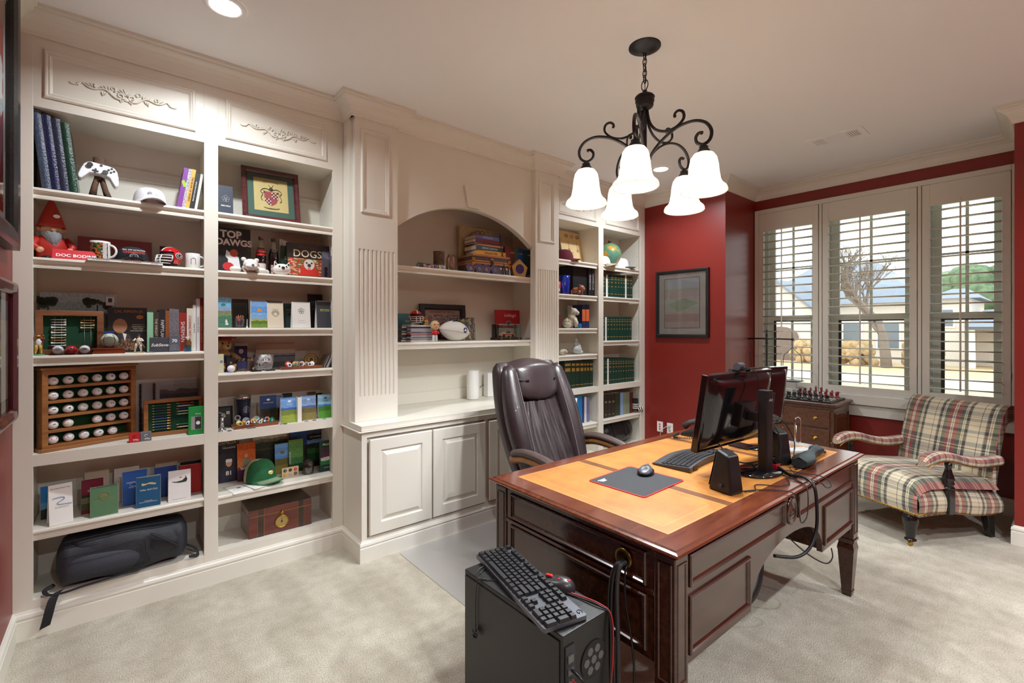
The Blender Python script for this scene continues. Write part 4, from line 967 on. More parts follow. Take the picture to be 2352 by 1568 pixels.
stad=art('stadium_print',[(0,(226,214,214)),(0.12,(216,190,190)),(0.28,(232,222,220)),(0.33,(220,232,220)),(0.58,(232,224,224)),(0.62,(230,216,218)),(0.75,(206,220,206)),(0.80,(220,230,242))],0.02,4,0.10,40)
pt=framed('framed_print','stadium print in white mat and black frame on the red wall',0.612,0.722,0.034,mt('black_frame',(24,22,22),0.35),mt('off_white_mat',(226,226,224),0.8),stad,(-0.200,0.105,0.200,0.630),(XR-0.002,2.676,1.358),(0,0,R(-90)),inner=mt('crimson_line',(140,30,46),0.6))
g=G();g.prism([(-0.165,0.36),(-0.03,0.275),(0.19,0.36),(0.03,0.42)],-0.0084,-0.008);g.obj('print_field',mt('print_field',(196,214,192),0.6),pt)
for i,y in enumerate((2.942,2.818)):
 t=thing('wall_plate',('white data plate with three red jacks on the red wall','white power outlet with grey plug on the red wall')[i],'outlet',(XR-0.0005,y,0.362),R(-90))
 g=G();g.box((-0.036,-0.006,-0.057),(0.036,0,0.057));g.obj('plate',PAPER,t,bevel=0.002)
 for z in((0.026,0,-0.026)if i==0 else(0.022,-0.024)):
  g=G();g.box((-0.008,-0.0075,z-0.008),(0.008,-0.005,z+0.008))if i==0 else g.cyl((0,-0.006,z),0.015,-0.002,16,ax='y');g.obj('jack' if i==0 else 'socket',RINK if i==0 else LGREY,t)
 if i==1:
  g=G();g.box((-0.012,-0.03,0.010),(0.012,-0.008,0.034));pl=g.obj('plug',LGREY,t,bevel=0.004)
  g=G();g.tube(curve_pts([(0,-0.028,0.022),(-0.02,-0.05,0.02),(-0.07,-0.06,-0.03),(-0.10,-0.04,-0.12),(-0.10,-0.03,-0.30),(-0.02,-0.03,-0.35),(0.4,-0.05,-0.356)],30),0.004,6);g.obj('power_cord',LGREY,pl)
framed('framed_print','large black framed print high on the left wall beside the bookcase',1.0,1.22,0.09,mt('speckled_black_frame',(40,38,38),0.3,var=0.5,scale=160),mt('off_white_mat',(226,226,224),0.8),blotch('left_print',[(210,214,216),(160,30,34),(238,238,238)],3),(-0.36,0.14,0.36,1.08),(XL+0.002,2.495,1.795),(0,0,R(90)),0.04)
framed('framed_print','maroon framed certificate lower on the left wall beside the bookcase',0.8,0.60,0.05,mt('maroon_frame',(74,22,30),0.25,coat=0.4),mt('taupe_mat',(120,110,96),0.8),art('certificate',[(0,(222,220,206)),(0.55,(226,226,220)),(0.8,(170,190,200))],0.02,3,0.05),(-0.33,0.10,0.33,0.52),(XL+0.002,2.62,1.05),(0,0,R(90)),0.03)
GLOSSB=mt('gloss_black',(12,12,14),0.12,coat=0.4)
def monitor(label,c,w,h,rz,tilt,stand):
 t=thing('monitor',label,'monitor',c,rz)
 z0=0.105;cy=0.0
 Tm=Matrix.Translation((0,0.06,z0))@Matrix.Rotation(tilt,4,'X')
 g=G();g.T=Tm;g.box((-w/2,-0.012,0),(w/2,0.02,h));g.obj('bezel',GLOSSB,t,bevel=0.004)
 g=G();g.T=Tm;g.quad([(w/2-0.018,0.0206,0.022),(-w/2+0.018,0.0206,0.022),(-w/2+0.018,0.0206,h-0.018),(w/2-0.018,0.0206,h-0.018)]);g.obj('screen',mt('dark_screen',(8,9,12),0.1),t)
 g=G();g.T=Tm
 def sh(u,v):
  a=(u-0.5)*2;b=(v-0.5)*2;k=max(0,1-abs(a)**6)*max(0,1-abs(b)**6)
  return(a*w*0.47,-0.012-0.032*k**0.5,h/2+b*h*0.46)
 g.surf(sh,24,18);g.obj('rear_shell',GLOSSB,t)
 g=G();g.T=Tm;g.box((-0.06,-0.07,h*0.30),(0.06,-0.03,h*0.62));g.obj('mount_plate',BLACK,t,bevel=0.006)
 if stand:
  g=G();g.prism(rrect(0.055,0.05,0.012,3,0.0,-0.115),0.012,0.388,pl='xy');col=g.obj('stand_column',BLACK,t)
  text('ASUS',0.016,mt('logo_silver',(170,170,172),0.4),col,(0.0,-0.1405,0.345),name='logo',shear=0.15)
  g=G();g.box((-0.02,-0.10,0.24),(0.02,-0.02,0.28));g.obj('stand_arm',BLACK,t)
  g=G();g.lathe([(0.001,0),(0.128,0),(0.130,0.006),(0.122,0.012),(0.001,0.016)],(0,-0.085,0),28,sx_=1.0,sy_=0.72);g.obj('stand_base',GLOSSB,t)
 else:
  g=G();g.cyl((0,-0.02,0.012),0.025,0.18,14);g.obj('stand_column',BLACK,t)
  g=G();g.lathe([(0.001,0),(0.108,0),(0.110,0.006),(0.001,0.014)],(0,-0.0,0),24,sy_=0.75);g.obj('stand_base',GLOSSB,t)
 return t
mA=monitor('large glossy black monitor seen from behind with a tall stand column',(2.315,1.03,DZ),0.60,0.365,R(-4),R(9),True)
monitor('second black monitor partly hidden behind the large monitor',(2.80,1.12,DZ),0.47,0.35,R(-14),R(6),False)
wc=thing('webcam','small black webcam clipped on top of the large monitor','webcam',(2.31,1.035,1.2455))
g=G();g.cyl((-0.028,0,0.022),0.018,0.056,16,ax='x');g.obj('camera_body',DARKG,wc,bevel=0.004)
g=G();g.box((-0.014,-0.045,-0.03),(0.014,-0.036,0.012));g.box((-0.014,-0.045,0.002),(0.014,0.02,0.008));g.obj('clip',BLACK,wc)
g=G();g.tube(curve_pts([(0,-0.02,0.02),(0.03,-0.06,0.0),(0.045,-0.07,-0.08),(0.04,-0.075,-0.2),(0.03,-0.09,-0.40),(0.01,-0.05,-0.464)],26),0.0025,6);g.obj('cable',BLACK,wc)
kb=thing('desk_keyboard','curved dark keyboard lying on the leather top beside the mouse','keyboard',(2.27,1.265,DZ),R(2))
KBM=mt('keyboard_grey',(52,54,58),0.4)
g=G();g.surf(lambda u,v:((u-0.5)*0.47,(v-0.5)*0.20+0.03*math.cos((u-0.5)*2.6)-0.025,0.026-0.016*v+0.004*math.cos((u-0.5)*6)),24,8)
n0=len(g.v)
g.surf(lambda u,v:((u-0.5)*0.47,(v-0.5)*0.20+0.03*math.cos((u-0.5)*2.6)-0.025,0.003),24,2)
for e in(0,1):
 g.surf(lambda u,v,e=e:((u-0.5)*0.47,(e-0.5)*0.20+0.03*math.cos((u-0.5)*2.6)-0.025,0.003+v*(0.023-0.016*e+0.004*math.cos((u-0.5)*6))),24,1)
 g.surf(lambda u,v,e=e:((e-0.5)*0.47,(u-0.5)*0.20+0.03*math.cos(1.3)-0.025,0.003+v*(0.021-0.016*u)),4,1)
g.obj('case',KBM,kb)
g=G()
for j in range(6):
 for i in range(21):
  if i in(15,19):continue
  x=-0.215+0.0205*i;v=0.14+0.12*j;y=(v-0.5)*0.20+0.03*math.cos(x/0.47*2.6)-0.025;z=0.026-0.016*v+0.004*math.cos(x/0.47*6)
  g.box((x,y-0.010,z),(x+0.0175,y+0.007,z+0.005))
o=g.obj('keys',mt('keycap_dark',(34,35,38),0.45),kb);o['kind']='stuff'
for x in(-0.17,0.17):
 g=G();g.box((x-0.02,-0.112,0.0),(x+0.02,-0.104,0.022));g.obj('foot',BLACK,kb)
mp_=thing('mouse_pad','black mouse pad with red stitched edge on the tan leather','mouse pad',(1.757,1.238,DZ),R(2))
g=G();g.prism(rrect(0.315,0.278,0.012),0,0.003,pl='xy');g.obj('pad',mt('pad_cloth',(36,38,42),0.8,var=0.1,scale=60),mp_)
g=G();g.tube([(a,b,0.002)for a,b in rrect(0.318,0.281,0.013)],0.0026,6,closed=True);g.obj('stitched_edge',mt('red_edge',(196,34,38),0.5),mp_)
g=G()
for i,(x,w,y)in enumerate(((-0.135,0.05,0.105),(-0.13,0.035,0.095),(-0.125,0.028,0.087))):g.box((x,y,0.0031),(x+w,y+0.005,0.0034))
g.obj('printed_mark',WINK,mp_)
ms=thing('computer_mouse','grey and black computer mouse on the red edged mouse pad','mouse',(1.872,1.268,DZ+0.0035),R(-70))
g=G();g.surf(lambda u,v:(0.034*math.cos(2*PI*u)*math.sin(PI*v/2)**0.5*(1.0-0.12*math.sin(2*PI*u)),0.056*math.sin(2*PI*u)*math.sin(PI*v/2)**0.5,0.036*math.cos(PI*v/2)*(0.85+0.15*math.sin(2*PI*u))+0.0005),28,10,cu=True);g.obj('shell',mt('mouse_graphite',(66,70,78),0.35),ms)
g=G();g.lathe([(0.001,0.0),(0.036,0.0),(0.037,0.012),(0.034,0.016)],sx_=1.0,sy_=1.58,seg=28);g.obj('base',BLACK,ms)
g=G();g.cyl((-0.004,0.030,0.031),0.008,0.008,12,ax='x');g.obj('wheel',BLACK,ms)
def speaker(label,loc,rz,sc=1.0):
 t=thing('desktop_speaker',label,'speaker',loc,rz)
 g=G();g.add([(-0.040*sc,-0.058,0),(0.040*sc,-0.058,0),(0.040*sc,0.055,0),(-0.040*sc,0.055,0),(-0.034*sc,-0.040,0.155),(0.034*sc,-0.040,0.155),(0.030*sc,0.020,0.175),(-0.030*sc,0.020,0.175)],[(0,3,2,1),(4,5,6,7),(0,1,5,4),(1,2,6,5),(2,3,7,6),(3,0,4,7)]);g.obj('cabinet',BLACK,t,bevel=0.010,bseg=3)
 g=G();g.add([(0.034,0.0565,0.015),(-0.034,0.0565,0.015),(-0.026,0.0262,0.160),(0.026,0.0262,0.160)],[(0,1,2,3)]);g.obj('grille',DARKG,t)
 g=G();g.cyl((-0.048,-0.01,0.03),0.008,0.010,12,ax='x');g.obj('knob',DARKG,t)
speaker('wedge shaped black desktop speaker nearest the viewer',(1.935,0.925,DZ),R(-12))
speaker('black desktop speaker behind the monitor stand column',(2.545,0.955,DZ),R(-20))
ph=thing('desk_phone','black desk phone with coiled cord at the far end of the desk','phone',(2.83,1.50,DZ),R(185))
g=G();g.add([(-0.10,-0.10,0),(0.10,-0.10,0),(0.10,0.10,0),(-0.10,0.10,0),(-0.095,-0.095,0.02),(0.095,-0.095,0.02),(0.095,0.095,0.085),(-0.095,0.095,0.085)],[(0,3,2,1),(4,5,6,7),(0,1,5,4),(1,2,6,5),(2,3,7,6),(3,0,4,7)]);g.obj('phone_base',BLACK,ph,bevel=0.006)
g=G();g.tube([(0.07,-0.085,0.055),(0.07,-0.05,0.085),(0.07,0.04,0.115),(0.07,0.09,0.112)],[0.022,0.016,0.017,0.024],10);g.obj('handset',DARKG,ph)
g=G();pts=[]
for k in range(150):
 t_=k/149;b=Vector((0.09+0.03*math.sin(t_*3),-0.11+0.02*t_,0.012))+Vector((0.10*math.sin(t_*PI)*0.9,-0.05*math.sin(t_*PI),0));a=k*1.2
 pts.append((b.x+0.006*math.cos(a)*0.6+t_*0.02,b.y+0.16*t_+0.006*math.cos(a),b.z+0.006*math.sin(a)))
g.tube(pts,0.0022,5);g.obj('coiled_cord',BLACK,ph)
hb=thing('cable_hub','small red cable hub at the foot of the monitor stand','hub',(2.405,0.905,DZ))
g=G();g.box((-0.022,-0.012,0.0),(0.022,0.012,0.03));g.obj('body',mt('hub_red',(168,20,34),0.35),hb,bevel=0.003)
for x in(-0.011,0.011):
 g=G();g.box((x-0.006,-0.006,0.03),(x+0.006,0.006,0.046));g.obj('plug',BLACK,hb)
po=thing('folded_umbrella','dark folded umbrella pouch with wrist cord lying at the desk corner','umbrella',(2.71,0.862,DZ),R(6))
UMB=mt('umbrella_nylon',(34,44,48),0.45,bump=0.2,bscale=60,scale=20,var=0.2)
g=G();g.surf(lambda u,v:(-0.20+0.36*v,(0.040+0.012*math.sin(v*7))*math.cos(2*PI*u)*(0.75+0.25*math.sin(PI*min(1,v*1.2+0.1))),0.026+(0.025+0.003*math.sin(2*PI*u*5))*math.sin(2*PI*u)),24,16,cu=True)
for v in(0,1):g.add([(-0.20+0.36*v,0.032*math.cos(2*PI*k/24),0.026+0.022*math.sin(2*PI*k/24))for k in range(24)],[tuple(range(24))])
g.obj('pouch',UMB,po)
g=G();g.tube(curve_pts([(0.16,0.0,0.026),(0.20,0.02,0.03),(0.235,-0.01,0.012),(0.215,-0.03,0.008),(0.17,-0.015,0.015)],20),0.006,8);g.obj('wrist_cord',BLACK,po)
ch2=thing('paper_clip_holder','giant steel paper clip standing on a pale base','clip holder',(2.86,0.965,DZ),R(-30))
g=G();g.box((-0.07,-0.035,0),(0.07,0.035,0.014));g.obj('base',LGREY,ch2,bevel=0.003)
g=G();w=0.018
g.tube([(-w,0,0.014),(-w,0,0.17)]+[(w*math.cos(PI-PI*k/8)*1.0,0,0.17+w*math.sin(PI*k/8))for k in range(1,9)]+[(w,0,0.06)]+[(w*0.2+w*0.8*math.cos(-PI*k/8),0,0.06-w*0.8*math.sin(PI*k/8))for k in range(1,9)]+[(-w*0.6,0,0.145)],0.0028,6);g.obj('wire_clip',CHROME,ch2)
tb=thing('black_tablet','thin black tablet lying on the leather behind the monitors','tablet',(2.735,1.205,DZ),R(-8))
g=G();g.prism(rrect(0.11,0.12,0.01),0,0.009,pl='xy');g.obj('body',BLACK,tb);g=G();g.box((-0.047,-0.05,0.009),(0.047,0.05,0.0095));g.obj('screen',GLOSSB,tb)
def cable(label,pts,r,m=BLACK,n=40,name='cable'):
 g=G();g.tube(curve_pts(pts,n),r,6);return tag(g.obj(name,m),label,'cable')
zc_=DZ+0.004
cable('thick black cable looping over the desk edge toward the kneehole',[(2.40,0.90,zc_+0.02),(2.36,0.83,zc_),(2.33,0.765,zc_+0.012),(2.30,0.715,0.775),(2.29,0.70,0.70),(2.27,0.695,0.60),(2.22,0.705,0.53),(2.16,0.735,0.50),(2.10,0.80,0.50)],0.007)
cable('thin cable drooping across the carved medallion',[(1.97,0.872,zc_),(2.05,0.83,zc_),(2.10,0.775,zc_),(2.13,0.730,0.77),(2.135,0.716,0.70),(2.15,0.714,0.655),(2.19,0.716,0.645),(2.24,0.718,0.67),(2.28,0.735,0.765),(2.30,0.79,zc_),(2.33,0.85,zc_)],0.0024)
cable('thin looped wire hanging off the desk edge right of the medallion',[(2.42,0.88,zc_),(2.44,0.80,zc_),(2.45,0.74,zc_),(2.455,0.700,0.765),(2.44,0.690,0.745),(2.39,0.693,0.75),(2.36,0.71,0.776),(2.36,0.77,zc_),(2.40,0.87,zc_)],0.0022)
cable('tangled speaker wire between the near speaker and the hub',[(1.972,0.862,zc_),(2.02,0.84,zc_),(2.10,0.87,zc_),(2.16,0.80,zc_),(2.23,0.785,zc_),(2.30,0.82,zc_),(2.36,0.80,zc_),(2.44,0.86,zc_+0.012),(2.50,0.84,zc_),(2.56,0.90,zc_)],0.0022)
cable('power lead sagging from the large monitor to the red hub',[(2.20,1.085,0.90),(2.20,1.03,0.85),(2.23,0.99,0.825),(2.29,0.965,0.82),(2.36,0.935,0.825),(2.41,0.912,0.83)],0.0032)
cable('black lead rising behind the stand column to the second monitor',[(2.43,0.90,0.82),(2.46,0.905,0.90),(2.47,0.94,0.98),(2.52,1.02,1.0),(2.60,1.06,0.98)],0.003)
cable('black lead arching from the monitors down to the near pouch',[(2.62,1.05,0.99),(2.68,0.98,0.97),(2.70,0.93,0.87),(2.66,0.915,zc_+0.008),(2.56,0.85,zc_+0.004),(2.47,0.845,zc_)],0.003)
cable('thick black cable sleeve hanging under the desk kneehole',[(2.14,0.90,0.560),(2.12,0.885,0.50),(2.08,0.86,0.42),(2.01,0.86,0.345),(1.92,0.90,0.31),(1.80,1.0,0.30),(1.70,1.1,0.31),(1.60,1.15,0.384)],0.030,name='cable_sleeve')
cable('thin cord dangling below the arched apron on the right',[(2.36,0.90,0.58),(2.38,0.86,0.50),(2.47,0.80,0.40),(2.55,0.745,0.345),(2.62,0.735,0.352),(2.64,0.745,0.39)],0.003)
TZ=0.58
pA,pB,pC=onZ(1063.5,1307.5,TZ),onZ(1292.5,1462,TZ),onZ(1399,1396.5,TZ)
tx0,ty0,tx1,ty1=(pA.x+pB.x)/2,pB.y,pC.x,pA.y
pc=thing('computer_tower','tall black computer tower standing beside the desk','computer',((tx0+tx1)/2,(ty0+ty1)/2,0));wx,wy=(tx1-tx0)/2,(ty1-ty0)/2
CASE=mt('case_black',(26,26,26),0.42,bump=0.02,bscale=300)
bx((-wx+0.004,-wy,0.012),(wx-0.004,wy,TZ),'chassis',CASE,pc,bevel=0.003)
bx((-wx,-wy+0.012,0.03),(-wx+0.004,wy-0.006,TZ-0.018),'side_panel',CASE,pc,bevel=0.0015)
for x in(-wx+0.03,wx-0.03):
 for y in(-wy+0.05,wy-0.05):g=G();g.cyl((x,y,0),0.016,0.012,12);g.obj('foot',BLACK,pc)
g=G()
for i in range(22):
 for j in range(46):g.box((-wx+0.03+0.0068*i,-wy+0.07+0.0078*j,TZ-0.0004),(-wx+0.034+0.0068*i,-wy+0.075+0.0078*j,TZ+0.0003))
o=g.obj('top_vent_holes',INK,pc);o['kind']='stuff'
yb=-wy-0.0005
g=G();g.cyl((0.028,yb,TZ-0.12),0.055,-0.003,28,ax='y');fan=g.obj('fan_grille',INK,pc)
for k in range(7):
 a=2*PI*k/6;g=G();rr_=0.0 if k==6 else 0.032
 g.cyl((0.028+rr_*math.cos(a),yb-0.003,TZ-0.12+rr_*math.sin(a)),0.013,-0.001,6,ax='y');g.obj('grille_cell',mt('perforated_grey',(92,92,90),0.5),fan)
bx((-wx+0.012,yb-0.004,TZ-0.20),(-wx+0.05,yb,TZ-0.035),'port_panel',DARKG,pc)
for k in range(4):bx((-wx+0.018,yb-0.009,TZ-0.185+0.035*k),(-wx+0.040,yb-0.004,TZ-0.165+0.035*k),'port',mt('port_silver',(120,120,118),0.4,0.8),pc)
for k in range(6):bx((-wx+0.05,yb-0.003,0.16+0.024*k),(wx-0.03,yb,0.178+0.024*k),'slot_cover',mt('slot_steel',(70,70,70),0.4,0.8),pc)
bx((-wx+0.02,yb-0.002,0.03),(wx-0.02,yb,0.125),'power_supply',INK,pc)
q=[onZ(1040+x/4.04,1180+y/4.04,TZ+0.026)for x,y in((250,370),(505,255),(1210,880),(885,1065))]
cen=(q[0]+q[1]+q[2]+q[3])/4;ax_=((q[0]+q[1])/2-(q[2]+q[3])/2);LK=min(ax_.length,0.50)
gk=thing('gaming_keyboard','black mechanical keyboard with grey metal plate resting on the computer tower','keyboard',(cen.x,cen.y,TZ),math.atan2(ax_.y,ax_.x)+PI)
WK=0.15;u_=LK/22.6
g=G();g.prism(rrect(LK,WK,0.006),0.002,0.016,pl='xy');g.obj('metal_plate',mt('gunmetal',(92,94,100),0.4,0.7),gk,bevel=0.001)
KC=mt('keycap_black',(30,30,33),0.45);kmesh={}
def keyc(x,y,w,h=1.0):
 key=(w,h)
 if key not in kmesh:
  W_,H_=w*u_-0.0028,h*(WK-0.014)/6.3-0.0028
  g=G();g.taper((0,0,0),W_,H_,W_*0.78 if w<2 else W_-0.005,H_*0.76,0.0105);o=g.obj('keycap',KC,gk);kmesh[key]=o.data
 else:
  o=bpy.data.objects.new('keycap',kmesh[key]);COL.objects.link(o);o.parent=gk
 o.location=(-LK/2+0.004+(x+w/2)*u_,WK/2-0.008-(y+h/2)*(WK-0.014)/6.3,0.0162)
rows=[[1]*13+[2],[1.5]+[1]*12+[1.5],[1.75]+[1]*11+[2.25],[2.25]+[1]*10+[2.75],[1.25]*3+[6.25]+[1.25]*4]
for x in[0]+[2+k for k in range(4)]+[6.5+k for k in range(4)]+[11+k for k in range(4)]:keyc(x,0,1)
for j,rw in enumerate(rows):
 x=0
 for w in rw:keyc(x,1.3+j,w);x+=w
for k in range(3):
 keyc(15.25+k,0,1);keyc(15.25+k,1.3,1);keyc(15.25+k,2.3,1);keyc(15.25+k,5.3,1)
keyc(16.25,4.3,1)
for j in range(4):
 for k in range(3):
  keyc(18.5+k,1.3+j,1)
keyc(18.5,5.3,2);keyc(20.5,5.3,1);keyc(21.5,1.3,1);keyc(21.5,2.3,1,2.0);keyc(21.5,4.3,1,2.0)
g=G();lg_=[(0.010*math.cos(a),0.010*math.sin(a))for a in[R(40+280*k/12)for k in range(13)]];g.tube([(LK/2-0.022+a,WK/2-0.012+b*0.8,0.0166)for a,b in lg_]+[(LK/2-0.022,WK/2-0.012,0.0166)],0.0014,5);g.obj('maker_mark',INK,gk)
p=onZ(1040+1000/4.04,1180+630/4.04,TZ+0.02)
rm=thing('gaming_mouse','dark gaming mouse with red accents lying on the computer tower','mouse',(min(p.x,pc.location.x+wx-0.035),p.y+0.01,TZ+0.0005),R(20))
g=G();g.surf(lambda u,v:(0.036*math.cos(2*PI*u)*math.sin(PI*v/2)**0.5*(1-0.15*math.sin(2*PI*u)),0.062*math.sin(2*PI*u)*math.sin(PI*v/2)**0.5,0.036*math.cos(PI*v/2)*(0.85-0.15*math.sin(2*PI*u))+0.0005),28,10,cu=True);g.obj('shell',mt('mouse_dark_grey',(50,48,50),0.35),rm)
for x0,y0,x1,y1 in((-0.006,0.02,0.006,0.045),(-0.012,-0.02,0.0,-0.002),(-0.008,-0.045,0.004,-0.026)):
 g=G();g.box((x0,y0,0.026),(x1,y1,0.0345));g.obj('accent',mt('accent_red',(190,40,44),0.3),rm,bevel=0.003)
TX,TY=pc.location.x,pc.location.y
eb=thing('earbuds','black wired earbuds draped over the computer tower edge','earbuds',(TX-wx,TY+wy-0.10,TZ))
g=G();z_=0.003
g.tube(curve_pts([(0.02,0.03,z_),(0.07,0.05,z_),(0.10,0.0,z_),(0.06,-0.04,z_),(0.02,-0.02,z_),(0.0,0.02,z_),(0.05,0.06,z_+0.003),(0.11,0.02,z_+0.003),(0.10,-0.06,z_)],44),0.0017,5)
g.tube(curve_pts([(0.02,-0.01,z_),(0.0,0.0,z_+0.002),(-0.006,0.01,-0.01),(-0.006,0.02,-0.09),(-0.006,0.018,-0.165)],26),0.0017,5);g.obj('wire',BLACK,eb)
g=G();g.ell((-0.013,0.018,-0.178),(0.009,0.011,0.013));g.obj('earpiece',DARKG,eb);g=G();g.lathe([(0.011,-0.004),(0.014,-0.001),(0.011,0.002),(0.008,-0.001)],(-0.013,0.012,-0.185),14,ax='x');g.obj('ear_hook',BLACK,eb)
cR=mt('red_wire',(170,40,40),0.5)
cable('red wire running down the computer tower corner',[(TX+wx-0.05,TY-0.06,TZ+0.004),(TX+wx-0.03,TY-wy+0.12,TZ+0.004),(TX+wx-0.012,TY-wy+0.03,TZ+0.006),(TX+wx-0.004,TY-wy-0.012,TZ-0.02),(TX+wx-0.01,TY-wy-0.02,TZ-0.14),(TX+wx-0.03,TY-wy-0.02,0.25),(TX+wx-0.03,TY-wy-0.03,0.02)],0.0024,cR)
cable('black wire beside the red wire on the computer tower',[(TX+wx-0.06,TY-0.05,TZ+0.004),(TX+wx-0.035,TY-wy+0.10,TZ+0.004),(TX+wx-0.02,TY-wy+0.02,TZ+0.006),(TX+wx-0.012,TY-wy-0.012,TZ-0.03),(TX+wx-0.025,TY-wy-0.022,0.30),(TX+wx-0.02,TY-wy-0.03,0.02)],0.0028)
cable('black lead plugged into the lower computer ports',[(TX-wx+0.03,TY-wy-0.012,TZ-0.10),(TX-wx+0.035,TY-wy-0.05,TZ-0.115),(TX-wx+0.08,TY-wy-0.07,TZ-0.20),(TX-wx+0.13,TY-wy-0.06,0.26),(TX-wx+0.15,TY-wy-0.06,0.02)],0.0048)
cable('red lead plugged into the lower computer ports',[(TX-wx+0.026,TY-wy-0.012,TZ-0.125),(TX-wx+0.03,TY-wy-0.05,TZ-0.14),(TX-wx+0.06,TY-wy-0.075,TZ-0.24),(TX-wx+0.10,TY-wy-0.07,0.22),(TX-wx+0.11,TY-wy-0.07,0.02)],0.0026,cR)
gx,gy=1.308,0.972
cable('thick ribbed cable hanging from the brass desk grommet',[(gx,gy,0.668),(gx-0.03,gy+0.005,0.66),(gx-0.05,gy+0.012,0.60),(gx-0.055,gy+0.012,0.45),(gx-0.055,gy+0.008,0.30),(gx-0.05,gy,0.18),(gx-0.08,gy+0.03,0.05),(gx-0.12,gy+0.06,0.012)],0.0095)
cable('second ribbed cable hanging from the brass desk grommet',[(gx,gy-0.01,0.664),(gx-0.03,gy-0.006,0.655),(gx-0.045,gy-0.006,0.58),(gx-0.05,gy-0.014,0.42),(gx-0.05,gy-0.012,0.20),(gx-0.06,gy-0.01,0.02)],0.008,mt('cable_grey',(58,58,60),0.5))
cable('thin dark cord hanging from the brass desk grommet to the floor',[(gx,gy-0.018,0.66),(gx-0.02,gy-0.02,0.64),(gx-0.03,gy-0.03,0.55),(gx-0.035,gy-0.06,0.42),(gx-0.04,gy-0.07,0.32),(gx-0.04,gy-0.06,0.15),(gx-0.06,gy-0.09,0.008)],0.004)
g=G();g.prism(rrect(1.55,0.95,0.03,cx=2.16,cy=2.32),0.0005,0.004,pl='xy')
tag(g.obj('chair_mat',glass('mat_vinyl',(222,210,190),0.86,0.45)),'clear vinyl chair mat on the carpet behind the desk','chair mat')
def zat(u,v,y):return onY(u,v,y).z
def boxy(name,label,cat,u0,u1,vt,zs,Y,depth,m,rz=0.0,lean=0.0,group=None,bevel=0.001,h=None,fm=None):
 """upright cuboid whose front face fills the pixels u0..u1 at depth Y; optional printed front"""
 x0,x1=sx(u0,Y),sx(u1,Y);h=h or zat((u0+u1)/2,vt,Y)-zs;w=x1-x0
 t=thing(name,label,cat,((x0+x1)/2,Y+depth/2,zs),group=group,rot=(-lean,0,rz))
 if lean:t.location=((x0+x1)/2,Y,zs+0.0005)
 y0=0.0 if lean else-depth/2
 g=G();g.box((-w/2,y0,0),(w/2,y0+depth,h));g.obj('cover',m,t,bevel=bevel)
 if fm:
  g=G();g.quad([(-w/2+0.0006,y0-0.0006,0.0006),(w/2-0.0006,y0-0.0006,0.0006),(w/2-0.0006,y0-0.0006,h-0.0006),(-w/2+0.0006,y0-0.0006,h-0.0006)]);g.obj('printed_front',fm,t)
 t['w']=w;t['h']=h;t['y0']=y0
 return t
def facebook(name,label,cat,u0,u1,vt,zs,Y,depth,cover,fm=None,rz=0.0,lean=0.12,group=None,h=None):
 """book or magazine standing face-out: cover boards, page block, printed front"""
 x0,x1=sx(u0,Y),sx(u1,Y);h=h or(zat((u0+u1)/2,vt,Y)-zs)/math.cos(lean);w=x1-x0
 t=thing(name,label,cat,((x0+x1)/2,Y,zs+0.0006),group=group,rot=(-lean,0,rz))
 g=G();g.box((-w/2,0,0),(w/2,0.0015,h));g.box((-w/2,depth-0.0015,0),(w/2,depth,h));g.box((-w/2,0.0015,0),(-w/2+0.0015,depth-0.0015,h));g.obj('cover',cover,t)
 g=G();g.box((-w/2+0.0016,0.0016,0.002),(w/2-0.002,depth-0.0016,h-0.002));g.obj('pages',PAGES,t)
 if fm:
  g=G();g.quad([(-w/2,-0.0005,0),(w/2,-0.0005,0),(w/2,-0.0005,h),(-w/2,-0.0005,h)]);g.obj('printed_front',fm,t)
 t['w']=w;t['h']=h
 return t
def tent(name,label,u0,u1,vt,zs,Y,fm,lean=0.16,rz=0.0,back=None,coil=True,cat='calendar',group=None,h=None,gap=0.075):
 """desk calendar: two covers hinged at the top like a tent, with wire binding"""
 x0,x1=sx(u0,Y),sx(u1,Y);w=x1-x0
 hh=h or(zat((u0+u1)/2,vt,Y+0.02)-zs);L=hh/math.cos(lean)
 t=thing(name,label,cat,((x0+x1)/2,Y,zs+0.0006),rz,group)
 T1=Matrix.Rotation(-lean,4,'X')
 g=G();g.T=T1;g.box((-w/2,0,0),(w/2,0.0022,L));f=g.obj('front_cover',back or PAPER,t)
 g=G();g.T=T1;g.quad([(-w/2+0.0005,-0.0006,0.0005),(w/2-0.0005,-0.0006,0.0005),(w/2-0.0005,-0.0006,L-0.0005),(-w/2+0.0005,-0.0006,L-0.0005)]);g.obj('printed_face',fm,f)
 top=T1@Vector((0,0.0012,L));foot=2*top.y+0.001
 g=G();g.add([(-w/2,top.y+0.001,top.z),(w/2,top.y+0.001,top.z),(w/2,foot,0),(-w/2,foot,0),(-w/2,top.y+0.003,top.z),(w/2,top.y+0.003,top.z),(w/2,foot+0.002,0),(-w/2,foot+0.002,0)],[(0,1,2,3),(4,7,6,5),(0,4,5,1),(1,5,6,2),(2,6,7,3),(3,7,4,0)]);g.obj('back_cover',back or PAPER,t)
 if coil:
  g=G();n=max(6,int(w/0.006));pts=[]
  for k in range(n*8+1):
   a=2*PI*k/8;pts.append((-w/2+0.006+(w-0.012)*k/(n*8),top.y+0.0036*math.cos(a),top.z-0.003+0.0036*math.sin(a)))
  g.tube(pts,0.0008,4);g.obj('wire_binding',mt('binding_wire',(60,60,62),0.4,0.6)if coil!='w' else PAPER,t)
 t['w']=w;t['h']=L;t['lean']=lean
 return t
def on_face(t,lean=None):
 """matrix that takes a point on the leaning front (x, z up the face) into the thing's frame"""
 return Matrix.Rotation(-(lean if lean is not None else t.get('lean',0)),4,'X')
